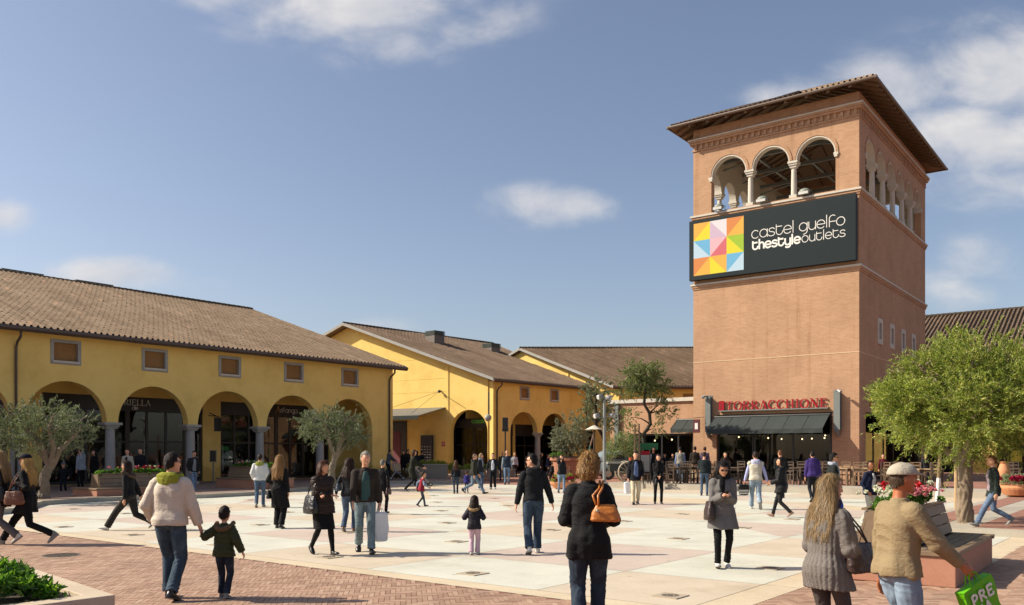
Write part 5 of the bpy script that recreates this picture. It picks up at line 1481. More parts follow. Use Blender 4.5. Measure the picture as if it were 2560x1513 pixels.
    parts = [put(me, 'body', [skin(sk), EYEW, EYED, LIP], root)]
    # ---------------- trousers / skirt / tights
    if bot in ('trousers', 'leggings'):
        mb = MB(); w = .008 + wide * .85 + (0 if bot == 'trousers' else -.002); torso(mb, .006 + wide * .3, 0, 0, [(-.10, hipx * .72, .095, 0), (-.03, hipx * .95, .118, -.012), (.03, hipx * .93, .112, -.008), (.10, waist * 1.04, .098, 0)])
        for sd in (-1, 1):
            a, k, f = legs[sd]; fb = lerp(k, f, 1.0 if bot == 'leggings' else .97) + Vector((0, 0, -.012))
            mb.tube([a + Vector((0, 0, .02)), lerp(a, k, .35), lerp(a, k, .7), k, lerp(k, f, .35), lerp(k, f, .7), fb], [.088 + w * .4, .078 + w * .8, .062 + w * .9, .052 + w, .048 + w * 1.05, .042 + w * 1.3, .040 + w * 1.6], n=14)
        me = folds(voxelize(mb, vox * 1.05, 2), .0034 if not kid else .003, seed + 1, mode='trousers')
        parts.append(put(me, 'trousers', denim(jeans) if jeans else fabric(bc or '1c1c1f'), root))
    else:
        mb = MB(); zb = skirt_hem or .55
        torso(mb, .012, 0, 0, skirt_prof(legs, legpos, Pv, zb, hipx, waist, .10))
        parts.append(put(folds(voxelize(mb, vox * 1.05, 2), .003, seed + 1, freq=9), 'skirt', fabric(bc or '121214'), root))
        mb = MB()
        for sd in (-1, 1):
            a, k, f = legs[sd]; mb.tube([lerp(a, k, .4), k, lerp(k, f, .3), lerp(k, f, .75), f + Vector((0, 0, -.02))], [.072, .056, .058, .043, .036], n=12)
            parts.append(put(voxelize(mb, vox, 2), 'tights', fabric(tights or '131315'), root)); mb = MB()
    # ---------------- shoes
    shm = {'d': SHOE_D, 'w': SHOE_W, 'b': SHOE_B, 'g': SHOE_G}[shoes]
    for sd in (-1, 1):
        f = feet[sd][0] if True else legs[sd][2]; f = legs[sd][2]; pit = feet[sd][1]
        RM = Matrix.Rotation(R(pit), 4, 'X') @ Matrix.Rotation(-R(sd * 6), 4, 'Z'); k_ = 1.0 if not fem else .92
        if kid: k_ = 1.0
        def sp(p): return f + (RM @ (Vector(p) * k_))
        mb = MB(); rs = []
        for y, wx, zt in ((-.062, .020, -.03), (-.050, .034, .0), (-.01, .038, .015), (.035, .041, .0), (.08, .045, -.022), (.125, .046, -.036), (.165, .036, -.045), (.188, .016, -.056)):
            rs.append([sp((wx * math.cos(q), y, (-.084 + (zt + .084) * .5) + (zt + .084) * .5 * math.sin(q))) for q in [2 * math.pi * k / 12 for k in range(12)]])
        mb.rings(rs); mb.tube([sp((0, -.012, -.02)), sp((0, -.012, .035))], [.040, .038], n=10)
        sh_ = put(voxelize(mb, min(vox, .011), 1), 'shoe', shm, root); parts.append(sh_)
        mb = MB(); rs = []
        for y, wx in ((-.068, .018), (-.055, .036), (0, .041), (.08, .050), (.13, .050), (.17, .038), (.195, .014)):
            rs.append([sp((x_ * wx, y, z_)) for x_, z_ in ((-1, -.086), (1, -.086), (1, -.066), (-1, -.066))])
        mb.rings(rs); o = mb.build('sole', SOLE if shoes != 'd' else SHOE_D, sh_)
    # ---------------- top
    if top:
        c = .016 + puff; mb = MB()
        zh = hem - .915 - .035 + (0)      # hem height relative to the pelvis at rest
        prof = []
        if zh < -.05: prof += skirt_prof(legs, legpos, Pv, Pv.z + zh, hipx + .004, waist, .02, flare)
        else: prof.append((zh, lerp(hipx, waist, min(1, max(0, zh / .12))), .108, 0))
        for q in [(.02, hipx * .98, .124, -.004), (.12, waist * 1.0, .098, 0), (.22, waist * 1.05, .100, .004), (.34, chx * 1.0, .116, .008), (.415, chx * .88, .098, .0), (.465, chx * .60, .074, -.004), (.50, .078, .064, -.004), (.53, .062, .058, -.002)]:
            if q[0] > max(prof[-1][0] + .03, zh + .02): prof.append(q)
        torso(mb, c, 0, 0, prof)
        vest = top == 'vest'
        for sd in (-1, 1):
            a, e, w, m_ = ar[sd]; mb.tube([Pv + S * .45 + Xv * sd * sw * .5, a], [.050 + c * .6, .050 + c * .9], n=12, round=True)
            if not vest:
                wr = lerp(e, w, .97); mb.tube([a, lerp(a, e, .4), e, lerp(e, w, .5), wr], [.052 + c, .048 + c, .042 + c, .037 + c * .9, .030 + c * .8], n=12, round=False)
                mb.ell(e, .045 + c)
        if collar is not None or top in ('jacket', 'coat', 'puffer'):
            mb.tube([Nb - S * .05, Nb + S * .022], [.080 + puff * .3, .062 + puff * .3], n=16)
        amp = .0038 if not kid else .003
        if d < 13: amp = .0048
        me = folds(voxelize(mb, vox * 1.05, 2), amp, seed, quilt=quilt * .009, qf=62, mode='knit' if knit else ('coat' if (top == 'coat') and not quilt else 'jacket'))
        parts.append(put(me, {'coat': 'coat', 'hoodie': 'sweatshirt', 'vest': 'vest', 'puffer': 'padded_jacket'}.get(top, 'jacket'), fabric(tc, rough=.6 if quilt else .85), root)); topo = parts[-1]
        if top in ('jacket', 'puffer', 'hoodie') and zh >= -.09 and d < 26:
            mb = MB(); t0 = max(zh, -.02) - .004; rs = []
            for tt, ex in ((t0, .004), (t0 + .012, .010), (t0 + .045, .010), (t0 + .055, .0)):
                ce = Pv + S * tt; rs.append([ce + Xv * ((lerp(hipx, waist, min(1, max(0, tt / .12))) + c * .6 + ex) * sgnpow(math.cos(q), .82)) + F * ((.112 + c * .6 + ex) * sgnpow(math.sin(q), .82)) for q in [2 * math.pi * k / 30 for k in range(30)]])
            mb.rings(rs); mb.build('hem_band', fabric(tc, rough=.7), topo, smooth=True)
        if vest:
            for sd in (-1, 1):
                a, e, w, m_ = ar[sd]; mb = MB(); wr = lerp(e, w, .95); mb.tube([a, lerp(a, e, .4), e, lerp(e, w, .5), wr], [.056, .054, .048, .043, .036], n=12, round=True); mb.ell(e, .049)
                parts.append(put(folds(voxelize(mb, vox * 1.05, 1), .004, seed + sd), 'sleeve', fabric(shirt or '8890b0'), root))
        elif shirt:
            # open front: the shirt shows as a panel set between the jacket's edges
            mb = MB(); rs = []
            for t, wx, dy in ((.0, .088, .113), (.12, .080, .101), (.22, .078, .104), (.34, .074, .124), (.42, .058, .108), (.47, .042, .088), (.50, .034, .078)):
                ce = Pv + S * (t - .02) + F * (dy + c - .012); rs.append([ce + Xv * (wx * math.cos(q)) + F * (.030 * math.sin(q)) for q in [2 * math.pi * k / 14 for k in range(14)]])
            mb.rings(rs); parts.append(put(folds(voxelize(mb, vox, 2), .002, seed + 3), 'shirt', fabric(shirt), root))
        if vest: pass
    # ---------------- hood, fur, scarf
    if hood:
        mb = MB(); b0 = Nb - F * .075 - S * .015
        rs = []
        for t, w_, dpt in ((-.19, .015, .018), (-.15, .060, .034), (-.09, .110, .055), (-.02, .140, .072), (.035, .132, .070), (.065, .095, .045)):
            ce = b0 + S * t + F * (.012 * (t + .1) * 4); rs.append([ce + Xv * (w_ * math.cos(q)) + F * (dpt * math.sin(q)) for q in [2 * math.pi * k / 18 for k in range(18)]])
        mb.rings(rs); n = 14
        for k in range(n):
            q = math.pi * (k / (n - 1)); ce = Nb + S * (.02 - .035 * math.sin(q)) + Xv * (.098 * math.cos(q)) + F * (.07 - .14 * math.sin(q)); mb.ell(ce, .030)
        parts.append(put(folds(voxelize(mb, vox, 2), .005, seed + 5), 'hood', fabric(hood), root))
    if fur:
        mb = MB(); n = 16; r_ = random.Random(seed)
        for k in range(n):
            q = math.pi * (k / (n - 1)) ; ce = Nb + S * (.02 - .11 * math.sin(q)) + Xv * ((.145 + puff * .6) * math.cos(q)) + F * (.05 - (.195 + puff * 1.3) * math.sin(q)); mb.ell(ce, .040 + r_.uniform(-.004, .004))
        me = voxelize(mb, vox, 0); v, n_ = mesh_np(me); v += n_ * np.random.default_rng(seed).uniform(-.008, .014, len(v))[:, None]; me.vertices.foreach_set('co', v.astype(np.float32).ravel())
        parts.append(put(me, 'fur_trim', hairmat(fur), root))
    if scarf:
        mb = MB(); n = 18
        for k in range(n):
            q = 2 * math.pi * k / n; mb.ell(Nb + S * (.03 + .012 * math.sin(3 * q)) + Xv * (.080 * math.cos(q)) + F * (.078 * math.sin(q)), (.036, .036, .045))
        mb.tube([Nb + F * .09 + Xv * .02, Nb + F * .135 - S * .12 + Xv * .03, Nb + F * .15 - S * .30 + Xv * .02], [.045, .05, .04], n=10, round=True, flat=.5)
        parts.append(put(folds(voxelize(mb, vox, 1), .006, seed + 6), 'scarf', fabric(scarf), root))
    # ---------------- hair
    def hairshell(kind):
        mb = MB(); nu, nv = 40, 26; rs = []
        th_ = {'short': .011, 'bald': .003, 'crop': .006, 'bob': .022, 'long': .018, 'curly': .04, 'wavy': .024, 'pony': .014, 'thin': .006}[kind]
        for k in range(nv + 1):
            ph = -math.pi / 2 + math.pi * k / nv; ph = max(-1.53, min(1.53, ph)); ring = []
            for i in range(nu):
                t = 2 * math.pi * i / nu; n_ = Vector((math.cos(ph) * math.cos(t), math.cos(ph) * math.sin(t), math.sin(ph)))
                # inside the hair region?
                front_ = n_.y
                line = .52 + .10 * abs(n_.x) if front_ > .25 else -.10 - .55 * (.25 - front_)
                if kind == 'thin': line = .80 if front_ > .0 else -.1 - .5 * (.25 - front_)
                low = {'short': -.62, 'bald': -.62, 'crop': -.62, 'thin': -.6}.get(kind, -1.0)
                if kind in ('short', 'crop', 'thin') and -.25 < front_ <= .25: line = max(line, .10 + (front_ + .1) * .5)
                ins = n_.z > line and n_.z > low
                if kind in ('bob', 'long', 'curly', 'wavy') and front_ < .30 and n_.z > -.5 and abs(n_.x) > .55: ins = True
                if kind in ('bob', 'long', 'curly', 'wavy') and front_ < .02: ins = True
                g = th_ if ins else -.016
                if ins and cap and n_.z > .12: g = .002
                if ins and kind in ('curly', 'wavy'): g += .012 * math.sin(9 * t + 5 * ph) * math.sin(8 * ph + 2 * t) + rr.uniform(-.004, .006)
                if ins and kind == 'short': g += rr.uniform(-.006, .006) + .006 * max(0, n_.z)
                ring.append(hp((n_.x * (.075 + g), n_.y * (.094 + g) - (.0 if ins else .012), n_.z * (.113 + g) + .002)))
            rs.append(ring)
        mb.rings(rs)
        if kind in ('bob', 'wavy'):
            drop = -.11 if kind == 'wavy' else -.13
            for a_ in np.linspace(-150, -30, 9):
                ax = math.cos(R(a_)); ay = math.sin(R(a_)); mb.tube([hp((ax * .070, ay * .080 - .004, .02)), hp((ax * .086, ay * .092, -.06)), hp((ax * .072, ay * .075, drop))], [.03, .034, .022], n=8, round=True)
            for sd in (-1, 1): mb.tube([hp((sd * .068, .005, .05)), hp((sd * .083, -.004, -.03)), hp((sd * .074, -.006, drop + .02))], [.020, .021, .013], n=8, round=True)
        if kind in ('long', 'curly'):
            L_ = -.34 if kind == 'long' else -.26; w_ = .030 if kind == 'long' else .046
            for a_ in np.linspace(-165, -15, 11):
                ax = math.cos(R(a_)); ay = math.sin(R(a_)); jj = rr.uniform(-.03, .03)
                p2 = Nb + Xv * (ax * .125) + F * (-.105 + .03 * abs(ax)) - S * .02; p3 = Nb + Xv * (ax * .120) - F * (.135 - .03 * abs(ax)) + S * (L_ + .12 + jj)
                mb.tube([hp((ax * .066, ay * .078 - .004, .03)), hp((ax * .088, ay * .095, -.05)), p2, p3], [.028, w_, w_, w_ * .55], n=8, round=True)
            for sd in (-1, 1): mb.tube([hp((sd * .066, .008, .05)), hp((sd * .084, -.002, -.04)), Nb + Xv * sd * .090 + F * .01 - S * .02, Nb + Xv * sd * .095 + F * .05 - S * .13], [.018, .020, .022, .010], n=8, round=True)
        if kind == 'pony': mb.tube([hp((0, -.09, .03)), hp((0, -.13, .0)), hp((0, -.12, -.08)), hp((0, -.10, -.13))], [.022, .032, .03, .012], n=8, round=True)
        me = voxelize(mb, max(vox * .9, .0075), 1)
        v, n_ = mesh_np(me); r2 = np.random.default_rng(seed); dd = np.zeros(len(v))
        for i in range(6):
            k = r2.normal(0, 1, 3); k[2] *= .25; k /= np.linalg.norm(k); dd += np.abs(np.sin(v @ k * (70 + 25 * i) + r2.uniform(0, 6)))
        v += n_ * ((dd - dd.mean()) * (.0016 if kind not in ('curly', 'wavy') else .004))[:, None]; me.vertices.foreach_set('co', v.astype(np.float32).ravel()); me.update()
        return me
    if hair:
        hm_ = hairshell(hair)
        if d < 21:      # loose strands over the hair
            v, n_ = mesh_np(hm_); r3 = np.random.default_rng(seed + 9); hv = (v - np.array(Hc)); out_ = np.einsum('ij,ij->i', n_, hv) > .02
            ok_ = np.where(out_ & ((hv @ np.array(HM.to_3x3() @ Vector((0, 1, 0)))) < .075) & ((hv[:, 2] < .015) if cap else True))[0]
            if len(ok_) > 50:
                ns = {'short': 1500, 'crop': 1200, 'wavy': 3800, 'curly': 3000}.get(hair, 4200); pk = r3.choice(ok_, ns); p0 = v[pk] + n_[pk] * .0; dn = np.array([0, 0, -1.0]) + r3.normal(0, .30 if hair in ('short', 'wavy', 'curly') else .12, (ns, 3))
                dn -= n_[pk] * np.einsum('ij,ij->i', dn, n_[pk])[:, None]; dn /= np.linalg.norm(dn, axis=1)[:, None] + 1e-6
                Ls = {'short': .026, 'crop': .014, 'wavy': .04, 'curly': .045}.get(hair, .085) * r3.uniform(.5, 1.3, ns)[:, None]; sd_ = np.cross(dn, n_[pk]) * .0010
                m0 = p0 + dn * Ls * .5 + n_[pk] * .007; e0 = p0 + dn * Ls + n_[pk] * (.011 if hair in ('wavy', 'curly') else .006)
                vv = np.stack([p0 - sd_ - n_[pk] * .002, p0 + sd_ - n_[pk] * .002, m0 + sd_, m0 - sd_, e0], 1).reshape(-1, 3); ix = np.arange(ns)[:, None] * 5
                ff = np.concatenate([ix + np.array([0, 1, 2]), ix + np.array([0, 2, 3]), ix + np.array([3, 2, 4])])
                ho = put(hm_, 'hair', hairmat(hc), root); parts.append(ho); np_mesh('loose_strands', vv, ff, strandmat(hc), ho); hm_ = None
        if hm_ is not None: parts.append(put(hm_, 'hair', hairmat(hc), root))
    if cap:
        kind, cc = cap; mb = MB(); rs = []
        for k in range(9):
            ph = .02 + (math.pi / 2 - .04) * k / 8; g = .022 if kind != 'beanie' else .026
            rs.append([hp(((.076 + g) * math.cos(ph) * math.cos(t), (.095 + g) * math.cos(ph) * math.sin(t) - .003, .030 + (.095 + (.0 if kind != 'beanie' else .025)) * math.sin(ph))) for t in [2 * math.pi * i / 24 for i in range(24)]])
        mb.rings(rs)
        me = voxelize(mb, vox, 1); c_ = put(folds(me, .002 if kind == 'cap' else .004, seed), 'cap' if kind == 'cap' else 'knit_hat', fabric(cc), root); parts.append(c_)
        if kind == 'cap':
            mb = MB(); rs = []
            for y, w_, zz in ((.07, .075, .050), (.11, .072, .046), (.15, .055, .034), (.172, .025, .022)):
                rs.append([hp((x_, y - .0 * abs(x_), zz + dz_ - 1.6 * x_ * x_)) for x_, dz_ in ((-w_, .004), (-w_ * .5, .005), (0, .006), (w_ * .5, .005), (w_, .004), (w_, -.003), (0, -.002), (-w_, -.003))])
            mb.rings(rs); mb.build('cap_peak', fabric(cc), c_)
        else:
            for k in range(2):
                mb = MB(); mb.tube([hp(((.104 - .012 * k) * math.cos(t), (.123 - .012 * k) * math.sin(t) - .003, .045 + .035 * k)) for t in [2 * math.pi * i / 24 for i in range(25)]], .006, n=5); mb.build('stripe', fabric('20303a'), c_)
    if glasses:
        mb = MB()
        for sd in (-1, 1):
            mb.ell(hp((sd * .034, .092, .012)), (.027 * hf, .007 * hf, .019 * hf), M=HR, nu=12, nv=7)
            mb.tube([hp((sd * .058, .085, .018)), hp((sd * .080, .03, .018)), hp((sd * .078, -.01, .012))], .0035, n=5)
        mb.tube([hp((-.012, .098, .018)), hp((.012, .098, .018))], .004, n=5)
        parts.append(mb.build('sunglasses', SUNG, root, smooth=True))
    root.scale = (s, s, s)
    info = dict(root=root, s=s, ar=ar, Nb=Nb, S=S, F=F, SH=SH, Pv=Pv, Hc=Hc, sw=sw, hp=hp, d=d, vox=vox)
    info['W'] = lambda p: Matrix.Translation(root.location) @ Matrix.Rotation(-R(th), 4, 'Z') @ (Vector(p) * s)
    info['th'] = th
    PEOPLE.append(info); return info
def skirt_prof(legs, legpos, Pv, zb, hipx, waist, ztop, flare=0.0):
    out = []; zt = Pv.z + ztop; n = max(2, int((zt - zb) / .07))
    for k in range(n + 1):
        z_ = zb + (zt - zb) * k / n; a, b_ = legpos(-1, z_), legpos(1, z_); t = z_ - Pv.z
        dy = abs(a.y - b_.y) / 2; low = max(0, (Pv.z - z_))
        rx = max(hipx * (1.0 - .05 * low), abs(a.x - b_.x) / 2 + .078) + flare * low + low * .02
        if t > 0: rx = lerp(hipx, waist, min(1, t / .12))
        out.append((t, rx, max(.128, dy + .095) + flare * low * .7, -.006))
    return out
# ================================================================== carried things
def carried(info, name, label, cat, base):
    t = thing(name, label, cat, info['W'](base), -R(info['th'])); t.scale = (info['s'],) * 3
    return t, Vector(base)
def hand_of(info, sd):
    a, e, w, m = info['ar'][sd]; return w + (w - e).normalized() * .085
def shopping_bag(info, sd, label, col='e6e4e0', w=.34, h=.40, dp=.11, name='shopping_bag', drop=.10, soft=False, text=None, tcol=None, yaw=0, tilt=0):
    g = hand_of(info, sd); base = (g.x, g.y, g.z - drop - h); t, b0 = carried(info, name, label, 'bag', base)
    RM = Matrix.Rotation(R(yaw), 3, 'Z') @ Matrix.Rotation(R(tilt), 3, 'Y')
    P_ = lambda x, y, z: Vector((0, 0, h + drop)) + RM @ Vector((x, y, z - h - drop))
    mb = MB(); rs = []; r_ = random.Random(len(label)); n = 9
    for k in range(n + 1):
        z_ = h * k / n; q = .92 + .08 * k / n; j = (.012 if soft else .005)
        wx, dy = w / 2 * q, dp / 2 * (1.05 - .45 * k / n if soft else 1 - .25 * k / n)
        if soft: wx *= .72 + .36 * math.sin(min(1, .15 + k / n) * 2.4); 
        pts = [(-wx, -dy), (0, -dy * (1 + .15 * math.sin(k))), (wx, -dy), (wx * .97, 0), (wx, dy), (0, dy), (-wx, dy), (-wx * .97, 0)]
        rs.append([P_(x + r_.uniform(-j, j), y + r_.uniform(-j, j), z_) for x, y in pts])
    mb.rings(rs); m = fabric(col, rough=.35 if not soft else .3, mott=.05); o = mb.build('bag_body', m, t, smooth=soft)
    if soft: ss = o.modifiers.new('s', 'SUBSURF'); ss.levels = 1; ss.render_levels = 2
    mb = MB()
    for y in (-dp * .3, dp * .3): mb.tube([P_(-w * .2, y, h - .03), P_(-w * .12, y * .5, h + drop * .8), P_(0, 0, h + drop), P_(w * .12, y * .5, h + drop * .8), P_(w * .2, y, h - .03)], .006, n=6)
    mb.build('handle', fabric(tcol or col), t)
    if text:
        hh = h * .20
        for sg in (-1, 1):
            mb = MB()
            for k, s_ in enumerate(text):
                f = lambda a, y, b: P_(a * sg, sg * y, b)
                ww = cap_width(s_, hh, .10, 1.1); text_cap(mb, s_, -ww / 2 - (.02 if k else .0), h * .68 - k * hh * 1.2, hh, f, -dp / 2 - .009, -dp / 2 - .004, tw=.2, thin=.19, serif=False, sx=1.1, track=.10)
            mb.build('lettering', WHITE, t)
    return t
def handbag(info, sd, label, col, kind='shoulder', w=.34, h=.22, dp=.12, zb=None, y=0.0, strap='c', x=None, rough=.4, sx=.0):
    """a leather bag hanging from a shoulder (or the elbow) against the body's side"""
    sw = info['sw']; S_h = info['SH'][sd]
    x = sd * (sw + .09) if x is None else x; zb = zb if zb is not None else (info['Pv'].z - .10)
    t, b0 = carried(info, 'handbag', label, 'handbag', (x, y, zb))
    mb = MB(); rs = []
    for k, (q, wq, dq) in enumerate(((0, .80, .85), (.06, .95, 1.0), (.35, 1.0, 1.0), (.7, .9, .8), (.92, .80, .5), (1.0, .76, .35))):
        n = 20; rs.append([(dp / 2 * dq * math.copysign(abs(math.cos(g)) ** .7, math.cos(g)), w / 2 * wq * math.copysign(abs(math.sin(g)) ** .6, math.sin(g)), h * q - .02 * math.sin(q * 3) ) for g in [2 * math.pi * i / n for i in range(n)]])
    mb.rings(rs); m = fabric(col, rough=rough, spec=.5, mott=.1)
    o = put(folds(voxelize(mb, .009, 2), .005, int(h * 1000)), 'bag_body', m, t)
    mb = MB(); sh = S_h + Vector((0, 0, .055)) - b0 if kind == 'shoulder' else info['ar'][sd][1] + Vector((0, 0, -.0)) - b0
    for dy in (-.02, .02):
        a1 = Vector((0, w * .30, h * .9)); a2 = Vector((0, -w * .30, h * .9))
        mb.tube([a1 + Vector((0, 0, 0)), lerp(a1, sh, .5) + Vector((sd * .02, .02 + dy, 0)), sh + Vector((0, .02 + dy, .01)), lerp(a2, sh, .5) + Vector((sd * .02, -.02 + dy, 0)), a2], .008, n=6)
    mb.build('strap', m, t, smooth=True); return t

# ================================================================== trees and plants
BARK = plain('olive_bark', (.22, .18, .13), .95, var=.35, vscale=8, bs=.8, bscale=22)
BARKP = plain('pale_bark', (.25, .19, .13), .95, var=.40, vscale=7, bs=1.0, bscale=18)
L_OLV = m_leaf('olive_leaves', [(0, (.07, .095, .045)), (.45, (.15, .18, .09)), (.8, (.27, .29, .18)), (1, (.40, .42, .28))], .25)
L_BIG = m_leaf('bright_olive_leaves', [(0, (.08, .12, .02)), (.4, (.21, .275, .045)), (.75, (.41, .45, .09)), (.93, (.56, .55, .16)), (1, (.38, .26, .10))], .38)
L_OAK = m_leaf('green_leaves', [(0, (.035, .06, .015)), (.5, (.09, .14, .03)), (1, (.19, .24, .07))], .35)
L_SHR = m_leaf('shrub_leaves', [(0, (.03, .08, .01)), (.5, (.08, .20, .02)), (.85, (.19, .34, .04)), (1, (.34, .48, .10))], .4, .35)
L_YEL = m_leaf('yellow_green_leaves', [(0, (.10, .14, .02)), (.5, (.28, .33, .04)), (1, (.45, .46, .10))], .4)
L_RED = m_leaf('russet_leaves', [(0, (.07, .04, .02)), (.5, (.16, .09, .045)), (1, (.20, .17, .06))], .3)
def leaf_cloud(name, mat, parent, clumps, n, size, width=.28, r=None, up=.3, mats=None, outw=None):
    """clumps: (N,4) centres and radii; leaves scattered through each clump"""
    r = r or np.random.default_rng(3); cl = np.array(clumps, float); w = cl[:, 3] ** 2.2; w /= w.sum()
    idx = r.choice(len(cl), n, p=w); d = r.normal(0, 1, (n, 3)); d /= np.linalg.norm(d, axis=1)[:, None]
    rad = cl[idx, 3] * (r.random(n) ** .42) * np.where(r.random(n) < .06, 1.35, 1.0)
    c = cl[idx, :3] + d * rad[:, None] * np.array([1, 1, .85])
    ax = d * .9 + r.normal(0, .7, (n, 3)) + np.array([0, 0, up]); ax /= np.linalg.norm(ax, axis=1)[:, None]
    b_ = np.cross(ax, r.normal(0, 1, (n, 3))); b_ /= np.linalg.norm(b_, axis=1)[:, None]
    L = size * r.uniform(.6, 1.3, n)[:, None]; W = L * width * r.uniform(.8, 1.2, n)[:, None]
    nn = np.cross(ax, b_) * W * .25
    v = np.stack([c - ax * L * .5, c + b_ * W * .5 + nn, c + ax * L * .5, c - b_ * W * .5 + nn], 1).reshape(-1, 3)
    f = np.arange(n * 4).reshape(n, 4)
    return np_mesh(name, v, f, mats or mat, parent)
def twig_cloud(name, mat, parent, blobs, nt, per, ln, size, width=.25, seed=1, gap=.42, up=.25):
    """feathery crown: blobs (x, y, z, rx, ry, rz); twigs start inside them and run outwards, each carrying a spray of leaves"""
    r = np.random.default_rng(seed); bl = np.array(blobs, float); w = bl[:, 3] * bl[:, 4] * bl[:, 5]; w = w ** .85; w /= w.sum()
    M_ = int(nt * 2.2); i = r.choice(len(bl), M_, p=w); d = r.normal(0, 1, (M_, 3)); d /= np.linalg.norm(d, axis=1)[:, None]
    q = r.random(M_) ** .36; az = np.arctan2(d[:, 1], d[:, 0])
    bump_ = 1 + .13 * np.sin(3 * az + seed) + .09 * np.sin(7 * az + 4 * d[:, 2] + seed * 3) + .10 * np.sin(6 * d[:, 2] + 2 * az)
    o = bl[i, :3] + d * bl[i, 3:] * (q * bump_)[:, None]
    f = np.zeros(M_)
    for k in range(6):
        kv = r.normal(0, 1, 3) * (2.6 + k) / max(1.0, bl[:, 3].max()) * 1.4; f += np.sin(o @ kv + r.uniform(0, 6))
    keep = f > np.quantile(f, gap); o = o[keep][:nt]; d = d[keep][:nt]; n = len(o)
    dr = d * 1.0 + r.normal(0, .55, (n, 3)) + np.array([0, 0, up]); dr /= np.linalg.norm(dr, axis=1)[:, None]
    L = ln * r.uniform(.45, 1.25, n) * np.where(r.random(n) < .07, 1.7, 1); t = r.random((n, per))
    sag = -t ** 2 * .22 * L[:, None]
    c = o[:, None] + dr[:, None] * (t * L[:, None])[..., None]; c[..., 2] += sag; c += r.normal(0, size * .28, c.shape); c = c.reshape(-1, 3)
    D = np.repeat(dr, per, 0); ax = D + r.normal(0, .55, c.shape); ax /= np.linalg.norm(ax, axis=1)[:, None]
    b_ = np.cross(ax, r.normal(0, 1, c.shape)); b_ /= np.linalg.norm(b_, axis=1)[:, None]
    N = len(c); S_ = size * r.uniform(.6, 1.35, N)[:, None]; W_ = S_ * width
    nn = np.cross(ax, b_) * W_ * .25
    v = np.stack([c - ax * S_ * .5, c + b_ * W_ * .5 + nn, c + ax * S_ * .5, c - b_ * W_ * .5 + nn], 1).reshape(-1, 3)
    ob = np_mesh(name, v, np.arange(N * 4).reshape(N, 4), mat, parent)
    # the bare twigs themselves
    m = max(200, n // 5); s = o[:m]; e = s + dr[:m] * (L[:m] * 1.05)[:, None]; e[:, 2] -= .2 * L[:m]; s = s - dr[:m] * ln * .5
    sd = np.cross(e - s, np.array([.3, .5, 1.0])); sd /= np.linalg.norm(sd, axis=1)[:, None]; sd2 = np.cross(e - s, sd); sd2 /= np.linalg.norm(sd2, axis=1)[:, None]; tw = size * .055
    vv = np.stack([s + sd * tw, s - sd * tw * .5 + sd2 * tw, s - sd * tw * .5 - sd2 * tw, e], 1).reshape(-1, 3); idx = np.arange(m)[:, None] * 4
    ff = np.concatenate([idx + np.array([0, 1, 3]), idx + np.array([1, 2, 3]), idx + np.array([2, 0, 3])])
    np_mesh('twigs', vv, ff, BARKP, parent); return ob
